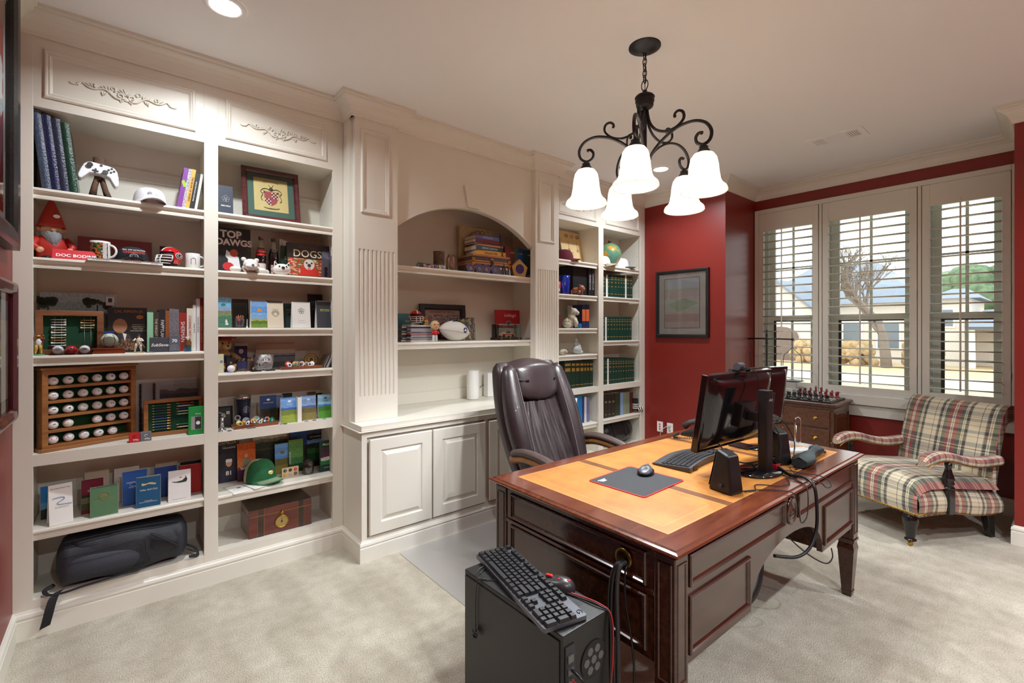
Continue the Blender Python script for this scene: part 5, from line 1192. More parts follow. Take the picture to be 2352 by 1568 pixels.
def ftext(t,s,size,mat,x,z,off=-0.0012,**kw):
 """lettering on the front of a leaning tent cover"""
 le=t.get('lean',0.0);p=Matrix.Rotation(-le,4,'X')@Vector((x,off,z))
 rot=kw.pop('rot',None)
 o=text(s,size,mat,t,p,**kw);o.rotation_euler=(PI/2-le,rot or 0,0)
 if rot:o.rotation_euler=(Matrix.Rotation(-le,4,'X')@Matrix.Rotation(PI/2,4,'X')@Matrix.Rotation(rot,4,'Z')).to_euler()
 return o
def shape(t,poly,mat,off=-0.0011,name='emblem',th=0.0003,sub=None):
 """flat emblem on a front; poly in (x, z)"""
 le=t.get('lean',0.0);g=G();g.T=Matrix.Rotation(-le,4,'X')
 for pl in(poly if isinstance(poly[0],list)else[poly]):g.prism(pl,off-th,off)
 return g.obj(name,mat,sub or t)
def spine(name,label,u0,u1,vt,zs,m,Y=3.20,depth=0.17,title=None,tm=None,bands=None,bm=None,tilt=0.0,group=None,cat='book',tsize=None,h=None,pat=None):
 """book standing spine-out"""
 x0,x1=sx(u0,Y),sx(u1,Y);w=x1-x0;h=h or zat((u0+u1)/2,vt,Y)-zs
 xo=0
 t=thing(name,label,cat,((x0+x1)/2,Y,zs+0.0005),group=group,rot=(0,tilt,0))
 if tilt:t.location.z=zs+0.0005+abs(math.sin(tilt))*w/2
 c=min(0.002,w*0.15)
 g=G();g.box((-w/2,0,0),(-w/2+c,depth,h));g.box((w/2-c,0,0),(w/2,depth,h));g.box((-w/2+c,0,0),(w/2-c,c,h));g.obj('cover',m,t)
 g=G();g.box((-w/2+c,c,0.003),(w/2-c,depth-0.003,h-0.003));g.obj('pages',PAGES,t)
 if pat:
  g=G();g.quad([(-w/2,-0.0004,0),(w/2,-0.0004,0),(w/2,-0.0004,h),(-w/2,-0.0004,h)]);g.obj('spine_print',pat,t)
 if bands:
  g=G()
  for z0,z1,k in bands:g.quad([(-w/2*k,-0.0008,h*z0),(w/2*k,-0.0008,h*z0),(w/2*k,-0.0008,h*z1),(-w/2*k,-0.0008,h*z1)])
  g.obj('spine_bands',bm or GOLD,t)
 if title:
  sz=tsize or min(w*0.75,1.45*h*0.8/max(3,len(title)))
  o=text(title,sz,tm or WINK,t,(0,-0.0011,h*0.5));o.rotation_euler=(PI/2,PI/2,0)
 return t
def framebox(name,label,cat,w,h,fw_,d,fm,bm,loc,rz=0.0,lean=0.0):
 """shadow box: moulded frame, felt back"""
 t=thing(name,label,cat,loc,rot=(-lean,0,rz))
 for a,b in(((-w/2,0,0),(w/2,d,fw_)),((-w/2,0,h-fw_),(w/2,d,h)),((-w/2,0,fw_),(-w/2+fw_,d,h-fw_)),((w/2-fw_,0,fw_),(w/2,d,h-fw_))):
  g=G();g.box(a,b);g.obj('frame_rail',fm,t,bevel=0.002)
 g=G();g.box((-w/2+fw_,d-0.006,fw_),(w/2-fw_,d-0.001,h-fw_));g.obj('felt_back',bm,t)
 return t
def cap(name,label,loc,rz,m,brim=None,r=0.088,logo=None,panel=None,back=None,hgt=0.105):
 """baseball cap resting on its opening, brim toward local -Y"""
 t=thing(name,label,'cap',loc,rz);brim=brim or m
 def dome(u,v):
  a=2*PI*u;q=math.cos(v*PI/2)**0.55 if v<1 else 0
  return(r*0.93*math.cos(a)*q,r*1.08*math.sin(a)*q,0.004+hgt*math.sin(v*PI/2)**0.9)
 g=G();g.surf(dome,30,12,cu=True)
 if back:
  for i in range(len(g.f)):
   u=(i//12)/30;g.m[i]=1 if 0.05<u<0.45 else 0
 g.obj('crown',[m,back or m],t)
 def br(u,v,dz=0.0):
  a=R(200+140*u);s=math.sin(PI*u)
  x=r*0.95*math.cos(a)*(1-0.05*v);y=r*1.05*math.sin(a)-0.078*v*s**0.55
  return(x,y,0.010+0.012*s-0.022*v*(1-s)-0.004*v+dz)
 g=G();g.surf(lambda u,v:br(u,v,0.004),24,8);g.surf(lambda u,v:br(1-u,v,0.0),24,8)
 g.surf(lambda u,v:br(u,1.0,0.004*v),24,1)
 g.obj('brim',brim,t)
 g=G();g.ell((0,0,0.004+hgt),(0.006,0.006,0.004),8,5);g.obj('button',m,t)
 if logo:
  for(poly,lm,nm)in logo:
   g=G()
   for pl in(poly if isinstance(poly[0],list)else[poly]):
    pts=[]
    for(px_,pz_)in pl:
     a=-PI/2+px_/(r*1.05);v=math.asin(min(0.99,max(0.01,(pz_/hgt))**(1/0.9)))/(PI/2);q=math.cos(v*PI/2)**0.55
     pts.append((r*0.945*math.cos(a)*q,r*1.098*math.sin(a)*q,0.004+pz_))
    g.add(pts,[tuple(range(len(pts)))])
   g.obj(nm,lm,t)
 return t
def helmet(label,loc,rz,s=1.0,facing='x'):
 """football helmet: shell open at the face (local -Y), white face mask, oval side emblem"""
 t=thing('football_helmet',label,'helmet',loc,rz)
 RH=mt('helmet_red',(190,24,32),0.18,coat=0.6)
 vs=[];g=G()
 nu,nv=36,18
 idx={}
 for i in range(nu):
  for j in range(nv+1):
   a=2*PI*i/nu;b=PI*(j/nv)*0.80
   p=Vector((0.5*math.sin(b)*math.cos(a)*0.86,0.5*math.sin(b)*math.sin(a)*1.05,0.52+0.44*math.cos(b)))
   idx[i,j]=len(vs);vs.append(p*s)
 fs=[]
 for i in range(nu):
  for j in range(nv):
   a=2*PI*(i+0.5)/nu;b=PI*((j+0.5)/nv)*0.80
   front=math.sin(a)<-0.42 and b>1.15
   if front:continue
   k=(i+1)%nu;fs.append((idx[i,j],idx[i,j+1],idx[k,j+1],idx[k,j]))
 g.add(vs,fs,0,True);o=g.obj('shell',RH,t);md=o.modifiers.new('t','SOLIDIFY');md.thickness=0.035*s;md.offset=-1
 g=G();g.ell((0,0,0.50*s),(0.39*s,0.47*s,0.38*s),18,10);g.obj('liner',mt('helmet_liner',(60,20,24),0.8),t)
 for v in g.v:pass
 W=mt('mask_white',(232,232,230),0.3)
 g=G();rr=0.024*s
 def arc(z,w,out,n=10):return[(w*s*math.cos(R(180+180*k/n)),-0.30*s+out*s*math.sin(R(180+180*k/n)),z*s)for k in range(n+1)]
 for z,w,o_ in((0.52,0.43,0.26),(0.40,0.42,0.32),(0.27,0.38,0.36),(0.16,0.30,0.34)):g.tube(arc(z,w,o_),rr,6)
 for x in(-0.12,0.12):g.tube([(x*s,-0.55*s,0.54*s),(x*s,-0.63*s,0.40*s),(x*s,-0.66*s,0.27*s),(x*s,-0.63*s,0.15*s)],rr,6)
 for sg in(-1,1):g.tube([(sg*0.43*s,-0.30*s,0.52*s),(sg*0.42*s,-0.28*s,0.40*s),(sg*0.38*s,-0.30*s,0.27*s)],rr,6)
 g.obj('face_mask',W,t)
 g=G();g.tube([(0,0.5*s*1.055*math.sin(b),0.52*s+0.446*s*math.cos(b))for b in[R(-62+152*k/16)for k in range(17)]],0.035*s,6,flat=0.25);g.obj('centre_stripe',WINK,t)
 for sg in(-1,1):
  def side(poly,off):
   out=[]
   for a,z in poly:
    zz=z-0.0;q=max(0.05,1-((zz)/0.44)**2);yy=a;xx=math.sqrt(max(0.02,q-(yy/0.525)**2))*0.43
    out.append((sg*(xx+off)*s,(yy)*s,(0.52+zz)*s))
   return out
  for r1,r2,mm,off,nm in((0.20,0.145,WINK,0.010,'emblem_border'),(0.175,0.122,INK,0.014,'emblem_field')):
   n=24;g=G();P=side([(0.06+r1*math.cos(2*PI*k/n),0.03+r2*math.sin(2*PI*k/n))for k in range(n)],off);g.add(P+[Vector(P[0])*0+Vector(side([(0.06,0.03)],off)[0])],[(k,(k+1)%n,n)for k in range(n)],0,True);g.obj(nm,mm,t)
  arcp=[(0.06+0.115*math.cos(R(35+270*k/14))*(-sg if False else 1),0.03+0.075*math.sin(R(35+270*k/14)))for k in range(15)]+[(0.06+0.10,0.03-0.005),(0.06+0.02,0.03-0.005)]
  if sg>0:arcp=[(a,z)for a,z in arcp]
  g=G();g.tube(side(arcp,0.020),0.018*s,5,flat=0.5);g.obj('letter_emblem',WINK,t)
 return t
def mug(name,label,loc,r,h,m,hand=0.0,band=None,bm=None):
 t=thing(name,label,'mug',loc)
 g=G();g.lathe([(0.001,0.0),(r*0.92,0.0),(r,0.004),(r,h-0.002),(r*0.97,h),(r*0.93,h-0.002),(r*0.92,0.006),(0.001,0.006)],seg=26);g.obj('body',m,t)
 if hand is not None:
  c,s=math.cos(hand),math.sin(hand)
  pts=[(c*(r*0.97+r*0.72*math.sin(PI*k/12)),s*(r*0.97+r*0.72*math.sin(PI*k/12)),h*0.5-h*0.32*math.cos(PI*k/12))for k in range(13)]
  g=G();g.tube(pts,r*0.13,8);g.obj('handle',m,t)
 if band:
  z0,z1,a0,a1=band;g=G();g.surf(lambda u,v:(r*1.012*math.cos(R(a0+(a1-a0)*u)),r*1.012*math.sin(R(a0+(a1-a0)*u)),z0+(z1-z0)*v),18,2);g.obj('printed_band',bm,t)
 return t
DIMPLE=mt('golf_ball_white',(240,240,242),0.25,coat=0.3,bump=0.12,bscale=900)
def golf_ball(label,loc,mark=None,group=None,m=None,r=0.0213):
 t=thing('golf_ball',label,'golf ball',(loc[0],loc[1],loc[2]+r),group=group)
 key='ballmesh'
 if key not in MATS:
  g=G();g.ell((0,0,0),r,20,12);MATS[key]=g.obj('ball',m or DIMPLE,t).data
 else:
  o=bpy.data.objects.new('ball',MATS[key]);COL.objects.link(o);o.parent=t
  if m:o.data=o.data.copy();o.data.materials.clear();o.data.materials.append(m)
 if mark:
  mm,w,h=mark;g=G();n=12
  P=[]
  for k in range(n):
   a,z=w*math.cos(2*PI*k/n),h*math.sin(2*PI*k/n)+0.006;P.append((a,-math.sqrt(max(1e-6,(r*1.015)**2-a*a-z*z)),z))
  g.add(P,[tuple(range(n))]);g.obj('printed_logo',mm,t)
 return t
SHAM=lambda c,r:[[(c[0]+r*0.55*math.cos(R(a))+r*0.42*math.cos(2*PI*k/12),c[1]+r*0.55*math.sin(R(a))+r*0.42*math.sin(2*PI*k/12))for k in range(12)]for a in(30,150,90,210,330)]
def shamrock(t,cx,cz,r,m):
 g=G();le=t.get('lean',0.0);g.T=Matrix.Rotation(-le,4,'X')
 for a in(90,18,162,234,306):
  c=(cx+r*0.58*math.cos(R(a)),cz+r*0.58*math.sin(R(a)))
  g.tube([(c[0]+r*0.36*math.cos(2*PI*k/14),-0.0012,c[1]+r*0.36*math.sin(2*PI*k/14))for k in range(14)],r*0.07,5,closed=True,flat=0.3)
 g.tube([(cx,-0.0012,cz),(cx+r*0.1,-0.0012,cz-r*0.6),(cx+r*0.3,-0.0012,cz-r)],r*0.07,5,flat=0.3)
 return g.obj('clover_emblem',m,t)
def figurine(name,label,loc,H,skin,top,leg,rz=0.0,hat=None,prop=None,base=None,cat='figurine',pose=0):
 """small moulded sports figure: one body surface with head, arms and legs, props as parts"""
 t=thing(name,label,cat,loc,rz);s=H
 g=G()
 b0=0.05 if base else 0.0
 la,ra=((-0.16,0.10),(0.13,-0.06))if pose==0 else((-0.10,0.0),(0.10,0.0))
 for(x,y),sg in((la,-1),(ra,1)):
  g.tube([(sg*0.06*s,0,0.50*s),((x*0.8)*s,(y-0.05)*s,0.29*s),(x*s,y*s,(0.07+b0)*s),((x+0.0)*s,(y-0.07)*s,(0.03+b0)*s)],[0.075*s,0.06*s,0.042*s,0.035*s],8,m=1)
 g.tube([(0,0,0.46*s),(0,0,0.56*s),(0.01*s,-0.01*s,0.68*s),(0.01*s,-0.01*s,0.77*s),(0.01*s,-0.012*s,0.82*s)],[0.085*s,0.095*s,0.115*s,0.085*s,0.045*s],10,m=0)
 hands=[(-0.20*s,-0.12*s,0.66*s),(0.10*s,-0.20*s,0.62*s)]if pose==0 else[(-0.10*s,-0.15*s,0.95*s),(0.17*s,-0.10*s,0.90*s)]
 for sg,hd in zip((-1,1),hands):
  el=(sg*0.20*s,-0.02*s,0.64*s)if pose==0 else(sg*0.20*s,-0.06*s,0.74*s)
  g.tube([(sg*0.10*s,0,0.75*s),el,hd],[0.05*s,0.042*s,0.034*s],7,m=2 if pose else 0)
  g.ell(hd,0.04*s,8,6,m=2)
 g.ell((0.01*s,-0.02*s,0.90*s),(0.065*s,0.07*s,0.085*s),12,8,m=2)
 g.ell((0.01*s,-0.092*s,0.895*s),(0.012*s,0.014*s,0.016*s),6,4,m=2)
 g.obj('body',[top,leg,skin],t)
 if hat:
  g=G();g.ell((0.01*s,-0.015*s,0.935*s),(0.075*s,0.08*s,0.065*s),12,8);g.box((-0.045*s,-0.14*s,0.925*s),(0.065*s,-0.05*s,0.94*s));g.obj('cap',hat,t)
 if prop=='bat':
  g=G();g.tube([hands[1],(0.22*s,-0.22*s,0.42*s),(0.30*s,-0.22*s,0.26*s)],[0.016*s,0.03*s,0.036*s],8);g.obj('bat',OAK,t)
 if prop=='ball':
  g=G();g.ell((hands[1][0]-0.02*s,hands[1][1]-0.03*s,hands[1][2]+0.05*s),(0.06*s,0.045*s,0.045*s),10,7);g.obj('football',mt('football_brown',(140,70,40),0.5),t)
 if base:
  g=G();g.lathe([(0.001,0),(0.24*s,0),(0.24*s,0.05*s),(0.001,0.05*s)],seg=18,sy_=0.75);g.obj('base',base,t)
 return t
SKIN=mt('figure_skin',(214,160,124),0.5);WPL=mt('white_plastic',(236,236,234),0.35)
G_ARC=[(math.cos(R(40+280*k/16)),math.sin(R(40+280*k/16)))for k in range(17)]
def gmark(t,cx,cz,r,y,mi=WINK,mf=INK,mo=WINK):
 """oval letter emblem, facing -Y"""
 for k,(rr_,mm,nm)in enumerate(((1.0,mo,'emblem_border'),(0.88,mf,'emblem_field'))):
  g=G();g.prism(circ(r*rr_,24,cx,cz,r*rr_*0.68),y-0.0004*(k+1),y);g.obj(nm,mm,t)
 g=G();g.tube([(cx+r*0.55*a,y-0.0012,cz+r*0.36*b)for a,b in G_ARC]+[(cx+r*0.42,y-0.0012,cz-r*0.02),(cx+r*0.05,y-0.0012,cz-r*0.02)],r*0.10,5,flat=0.3);g.obj('letter_emblem',mi,t)
ORDN=['first','second','third','fourth','fifth','sixth','seventh','eighth','ninth','tenth','eleventh','twelfth','thirteenth','fourteenth']
z=2.1205
for i,(ut,ub,w,c,lb)in enumerate(((77,96,19,(66,78,100),'slate blue leather album, first of four leaning at the left end of the top shelf'),(98,118,20,(28,36,76),'shiny navy leather album, second of four leaning on the top shelf'),(119,139,20,(44,50,72),'dark blue grey leather album, third of four leaning on the top shelf'),(140,159,21,(22,62,46),'dark green leather album leaning at the right of three blue albums'))):
 Y=3.168;x=sx(ub,Y);t=thing('leather_album',lb,'album',(x,Y,z+0.0006),group='leather albums',rot=(0,R(-6.0),0));h=0.375-0.012*i;wd=0.034
 LM=mt('album_leather_%d'%i,c,0.28,var=0.25,scale=60,bump=0.3,bscale=160,coat=0.2)
 g=G();g.box((0,0.006,0),(0.003,0.26,h));g.box((wd-0.003,0.006,0),(wd,0.26,h));g.surf(lambda u,v:(wd*u,0.006-0.006*math.sin(PI*u),h*v),8,1);g.obj('cover',LM,t)
 g=G();g.box((0.0035,0.008,0.004),(wd-0.0035,0.252,h-0.004));g.obj('pages',PAGES,t)
t=thing('game_controller','white game controller propped on a brown stand on the top shelf','controller',(sx(229,3.22),3.22,z),R(4))
CW_=mt('controller_white',(230,232,236),0.35)
out=[(-0.020,0.052),(0.030,0.052),(0.052,0.048),(0.066,0.030),(0.074,0.000),(0.080,-0.036),(0.076,-0.052),(0.066,-0.054),(0.054,-0.036),(0.040,-0.012),(0.020,-0.006)]
poly=out+[(-a,b)for a,b in out[::-1]if a>0.0][0:10]
poly=[(a,b)for a,b in[(0.030,0.052),(0.052,0.048),(0.066,0.030),(0.074,0.000),(0.080,-0.036),(0.076,-0.052),(0.066,-0.054),(0.054,-0.036),(0.040,-0.012),(0.020,-0.006),(-0.020,-0.006),(-0.040,-0.012),(-0.054,-0.036),(-0.066,-0.054),(-0.076,-0.052),(-0.080,-0.036),(-0.074,0.000),(-0.066,0.030),(-0.052,0.048),(-0.030,0.052)]]
Tc=Matrix.Translation((0,0,0.125))@Matrix.Rotation(R(-14),4,'X')@Matrix.Rotation(R(8),4,'Y')
g=G();g.T=Tc;g.prism(poly[::-1],-0.020,0.020);co=g.obj('shell',CW_,t,bevel=0.012,bseg=4)
for cx_,cz_,r_ in((-0.042,0.026,0.012),(0.020,0.004,0.012)):
 g=G();g.T=Tc;g.cyl((cx_,-0.020,cz_),0.007,-0.010,12,ax='y');g.cyl((cx_,-0.030,cz_),r_,-0.004,16,ax='y');g.obj('thumb_stick',BLACK,co)
g=G();g.T=Tc;g.box((-0.030,-0.024,0.001),(-0.006,-0.020,0.008));g.box((-0.0215,-0.024,-0.008),(-0.0145,-0.020,0.017));g.obj('d_pad',DARKG,co)
for a in range(4):
 g=G();g.T=Tc;g.cyl((0.042+0.011*math.cos(a*PI/2),-0.020,0.028+0.011*math.sin(a*PI/2)),0.005,-0.004,12,ax='y');g.obj('button',DARKG,co)
g=G();g.T=Tc;g.cyl((0.0,-0.020,0.042),0.006,-0.003,12,ax='y');g.obj('home_button',DARKG,co)
BRW=mt('bark_brown',(92,66,50),0.8,var=0.3,scale=60,bump=0.5,bscale=120)
g=G();g.tube([(-0.028,0.0,0.008),(-0.020,0.006,0.06),(-0.006,0.022,0.12)],[0.016,0.013,0.012],8);g.tube([(0.034,0.0,0.008),(0.022,0.006,0.05),(0.006,0.022,0.12)],[0.016,0.013,0.012],8);g.tube([(0,0.026,0.10),(0,0.028,0.215)],[0.020,0.026],8);g.obj('stand_post',BRW,t)
g=G();g.lathe([(0.001,0),(0.058,0),(0.058,0.006),(0.001,0.008)],seg=22);g.obj('stand_base',DARKG,t)
t=cap('baseball_hat','white baseball cap with two small animal marks on the top shelf',(sx(345,3.255),3.255,z),R(6),mt('white_twill',(226,226,230),0.85),r=0.082,hgt=0.095,logo=[([(-0.030,0.052),(-0.022,0.062),(-0.010,0.063),(-0.002,0.056),(-0.006,0.046),(-0.012,0.050),(-0.020,0.048),(-0.028,0.044)],GREY,'animal_mark'),([(0.006,0.055),(0.010,0.060),(0.026,0.054),(0.030,0.046),(0.022,0.046),(0.012,0.050)],LGREY,'animal_mark')])
g=[((406,417),(128,66,150),'purple and lime paperback leaning at the right end of the top shelf',blotch('purple_lime',[(128,66,150),(128,66,150),(150,200,40)],1.2,asp=(0.2,2,1))),((417,425),(226,226,222),'black and white zigzag patterned paperback on the top shelf',blotch('zigzag',[(30,40,70),(236,236,234),(30,40,70),(236,236,234),(200,40,60)],14)),((425,434),(232,168,72),'orange paperback between two other leaning paperbacks on the top shelf',None),((434,446),(34,38,36),'black paperback with pale lettering leaning on the top shelf',None),((446,452),(222,214,200),'cream thin book at the right end of the top shelf',None)]
for(u0,u1),c,lb,pt_ in g:
 spine('paperback_book',lb,u0,u1,0,z,mt('pb_%d_%d'%(c[0],c[1]),c,0.5),Y=3.19,depth=0.15,tilt=R(8.5),h=0.232-0.018*(u0>430),pat=pt_,title=('THE BOOK OF WORDS' if u0==425 else('notes from home and away' if u0==434 else None)),tm=INK if u0==425 else WINK)
z=1.7905
t=thing('garden_gnome','garden gnome with tall red pointed hat and grey beard','gnome',(sx(118,3.30),3.30,z),R(14))
RG=mt('gnome_red',(176,40,30),0.5)
g=G();g.lathe([(0.001,0.0),(0.050,0.0),(0.058,0.02),(0.060,0.07),(0.048,0.12),(0.001,0.125)],seg=20);g.tube([(-0.050,0,0.11),(-0.072,-0.02,0.07),(-0.05,-0.045,0.05)],[0.02,0.018,0.014],8);g.tube([(0.050,0,0.11),(0.078,-0.02,0.075),(0.06,-0.05,0.055)],[0.02,0.018,0.014],8);g.obj('body',RG,t)
g=G();g.ell((0,-0.006,0.150),(0.044,0.042,0.044),14,9);g.ell((0,-0.05,0.152),(0.013,0.012,0.012),8,6);g.ell((-0.045,0,0.158),(0.010,0.008,0.013),8,6);g.ell((0.045,0,0.158),(0.010,0.008,0.013),8,6);g.ell((0.06,-0.055,0.052),0.015,8,6);g.ell((-0.048,-0.05,0.048),0.015,8,6);g.obj('face_and_hands',SKIN,t)
g=G();g.surf(lambda u,v:((0.046-0.02*v)*math.cos(R(180+180*u)),-0.008+(0.052-0.012*v+0.012*math.sin(v*PI))*math.sin(R(180+180*u)),0.142-0.085*v*(1-0.3*abs(u-0.5)*2)+0.003*math.sin(u*40)),26,10);g.obj('beard',mt('beard_grey',(138,142,148),0.8,bump=0.6,bscale=150),t)
g=G();g.lathe([(0.052,0.168),(0.056,0.172),(0.050,0.186),(0.040,0.22),(0.026,0.262),(0.012,0.298),(0.001,0.315)],(0,0,0),20);hat=g.obj('pointed_hat',RG,t)
g=G();g.prism(circ(0.013,16,0.012,0.222,0.009),-0.046,-0.038);g.obj('hat_emblem',WINK,hat)
g=G();g.ell((-0.025,-0.035,0.010),(0.022,0.032,0.012));g.ell((0.025,-0.035,0.010),(0.022,0.032,0.012));g.obj('boots',BLACK,t)
t=thing('desk_nameplate','red desk nameplate with white lettering on the second shelf','nameplate',(sx(168,3.17),3.17,z),R(2))
g=G();g.prism([(0,0),(0.06,0),(0.03,0.052)],-0.075,0.085,pl='yz');g.obj('bar',mt('nameplate_red',(200,26,38),0.4),t)
o=text('DOC BODINE',0.024,WINK,t,(0.012,0.0105,0.0210),bold=0.0006);o.rotation_euler=(R(60),0,0)
boxy('licence_plate','dark red licence plate leaning at the back of the second shelf','plate',178,349,548,z,3.38,0.004,mt('crimson_metal',(128,16,28),0.3,coat=0.4),lean=0.10,h=0.155)
t=mug('picture_mug','white mug with dark photo print on the second shelf',(sx(230,3.235),3.235,z+0.014),0.042,0.098,mt('mug_white',(236,236,234),0.2,coat=0.4),R(-25),(0.008,0.088,190,318),blotch('mug_print',[(20,18,18),(30,22,20),(196,100,30),(40,90,40),(20,18,20),(200,190,180)],3.2))
g=G();g.surf(lambda u,v:(0.0427*math.cos(R(285+24*u)),0.0427*math.sin(R(285+24*u)),0.008+0.080*v),6,1);g.obj('printed_panel',blotch('mug_caption',[(236,236,234),(30,30,32),(236,236,234),(236,236,234)],9,asp=(1,3,1)),t)
t=cap('champions_hat','black cap with championship lettering on the second shelf',(sx(305,3.27),3.30,z+0.014),R(3),mt('black_twill',(36,36,40),0.85),r=0.078,hgt=0.088)
gmark(t,0.0,0.034,0.018,-0.0845)
text('2021 CFP NATIONAL',0.0105,WINK,t,(0,-0.082,0.066)).rotation_euler=(R(62),0,0)
text('CHAMPIONS',0.016,RINK,t,(0,-0.0855,0.053),bold=0.0004).rotation_euler=(R(78),0,0)
g=G();g.prism([(-0.045,0.016),(0,0.028),(0.045,0.016),(0.02,0.010),(-0.02,0.010)],-0.092,-0.090);g.obj('brim_badge',SILVER,t)
t=thing('flat_magazine','thin white magazine lying flat over the edge of the second shelf','magazine',(sx(290,3.13),3.235,z),R(1))
g=G();g.box((-0.15,-0.11,0),(0.15,0.10,0.0125));g.obj('pages',PAPER,t);g=G();g.box((-0.151,-0.112,0.0125),(0.151,0.101,0.0135));g.obj('cover',LGREY,t)
text('GEORGIA vs ALABAMA',0.008,RINK,t,(0.02,-0.1105,0.006));text('Nat. Championship Game',0.006,INK,t,(-0.10,-0.1105,0.006));text('Jan 10, 2022',0.006,INK,t,(0.115,-0.1105,0.006))
t=boxy('small_plaque','small black plaque with raised letters behind the red helmet','plaque',367,391,541,z,3.36,0.02,DARKG,h=0.135);text('SFC',0.022,LGREY,t,(0,-0.0108,0.11))
helmet('red football helmet with white face mask on the second shelf',(sx(392,3.235),3.225,z),R(-52),0.118)
t=mug('white_mug','white mug with sketched arch and right-hand handle at the end of the second shelf',(sx(443,3.225),3.225,z),0.036,0.088,mt('mug_white',(236,236,234),0.2,coat=0.4),R(-20))
g=G();g.tube([(-0.012,-0.0362,0.025),(-0.012,-0.0362,0.055),(0.0,-0.0375,0.062),(0.010,-0.0366,0.055),(0.010,-0.0366,0.025)],0.0009,4);g.obj('line_drawing',INK,t)
z=1.3235
GOLF=[(0,(96,140,44)),(0.28,(120,170,56)),(0.42,(52,78,38)),(0.56,(40,60,36)),(0.66,(150,172,180)),(0.85,(172,190,200))]
t=boxy('panorama_brochure','wide golf course panorama brochure standing behind the tee display','brochure',90,268,672,z,3.36,0.006,PAPER,lean=0.10,fm=art('panorama',GOLF,0.10,3.5,0.3,16,asp=3.0))
for x,cx_ in((-0.12,0.05),(0.07,0.04)):
 g=G();rnd=random.Random(int(cx_*1000))
 for k in range(14):g.prism(circ(rnd.uniform(0.010,0.02),9,x+rnd.uniform(-0.05,0.05),t['h']-0.055+rnd.uniform(-0.018,0.02)),-0.0014,-0.0010)
 g.box((x-0.003,-0.0014,t['h']-0.11),(x+0.003,-0.0010,t['h']-0.06));g.obj('tree_print',mt('tree_print_dark',(46,58,36),0.5),t)
g=G();g.box((0.105,-0.002,t['h']-0.062),(0.140,-0.0015,t['h']-0.014));s_=g.obj('badge',WINK,t);g=G();g.box((0.114,-0.0025,t['h']-0.044),(0.131,-0.002,t['h']-0.022));g.obj('badge_square',NAVY,t)
WALN=wood('walnut_frame',(110,66,40),(148,96,62),0.4,0.1);FELT=mt('green_felt',(16,66,40),0.95,bump=0.2,bscale=400)
x0,x1=sx(80,3.18),sx(238,3.18);W=x1-x0;Hh=zat(159,713,3.18)-z
t=framebox('tee_display','walnut shadow box with green felt holding golf tees','display case',W,Hh,0.026,0.035,WALN,FELT,((x0+x1)/2,3.18,z+0.0005),lean=0.06)
tees=[WPL,WPL,WPL,WPL,mt('tee_wood',(206,176,120),0.5),WPL,WPL,mt('tee_wood',(206,176,120),0.5),mt('tee_tan',(180,120,70),0.5),WPL,WPL]
tm_=None
Tl=Matrix.Translation(((x0+x1)/2,3.18,z+0.0005))@Matrix.Rotation(-0.06,4,'X')
def tee(x,zz,flip,m,lab):
 global tm_
 p=Tl@Vector((x,0.020,zz))
 if tm_ is None:
  g=G();g.lathe([(0.0006,-0.028),(0.0018,-0.020),(0.0022,0.010),(0.0026,0.016),(0.0056,0.025),(0.0056,0.027),(0.001,0.026)],(0,0,0),10,ax='x');o=g.obj('golf_tee',m);tm_=o.data
 else:
  me=tm_.copy();me.materials.clear();me.materials.append(m);o=bpy.data.objects.new('golf_tee',me);COL.objects.link(o)
 o.location=p;o.rotation_euler=(0,PI if flip else 0,0);tag(o,lab,'golf tee','golf tees on green felt')
for k,m in enumerate(tees):tee(-W/2+0.080,Hh-0.044-0.0128*k,k in(3,5,7,9),m,'%s golf tee, %s from the top in the left row on green felt'%('white' if m is WPL else 'wooden',ORDN[k]))
for k in range(4):tee(0.062,Hh-0.046-0.0128*k,k in(1,3),mt('tee_wood',(206,176,120),0.5),'wooden golf tee, %s from the top in the short right row'%ORDN[k])
g=G()
for x in(-W/2+0.066,-W/2+0.09,0.05,0.074):g.tube([(x,0.026,0.03),(x,0.026,Hh-0.03)],0.0012,4)
g.obj('elastic_cord',LGREY,t)
figurine('football_figurine','small football player figurine catching a ball at the left end of the third shelf',(sx(88,3.165),3.165,z),0.098,mt('skin_brown',(120,76,52),0.5),WPL,mt('gold_pants',(190,150,60),0.5),R(10),mt('helmet_gold',(220,160,30),0.3),'ball',mt('base_green',(90,170,120),0.5),pose=1)
bxm=thing('ball_sleeve','clear box holding three golf balls on the third shelf','box',(sx(164,3.168),3.168,z))
g=G();g.box((-0.078,-0.024,0.0005),(0.078,0.024,0.049));g.obj('clear_box',CLEAR,bxm)
ballr=mt('red_ball',(196,24,34),0.25,coat=0.4)
for k,(lb,mk,mm)in enumerate((('white golf ball with dark crest in the clear box',(mt('crest_purple',(70,40,80),0.5),0.007,0.008),None),('red golf ball with oval letter in the clear box',(WINK,0.009,0.006),ballr),('white golf ball with block letters in the clear box',None,None))):
 b_=golf_ball(lb,(bxm.location.x-0.048+0.048*k,3.168,z+0.002),mk,'balls in the clear box',mm)
 if k==2:text('USA',0.009,NAVY,b_,(0,-0.0217,0.003),bold=0.0003)
t=facebook('blue_book','bright blue book leaning behind the baseball cube','book',206,262,752,z,3.262,0.02,mt('book_blue',(24,62,150),0.4),lean=0.12,h=0.115);text('The Baseball',0.016,WINK,t,(-0.01,-0.001,0.09));text('CODES',0.014,WINK,t,(-0.01,-0.001,0.072))
bc=thing('baseball_cube','clear display cube on a wooden base on the third shelf','display case',(sx(250,3.195),3.195,z))
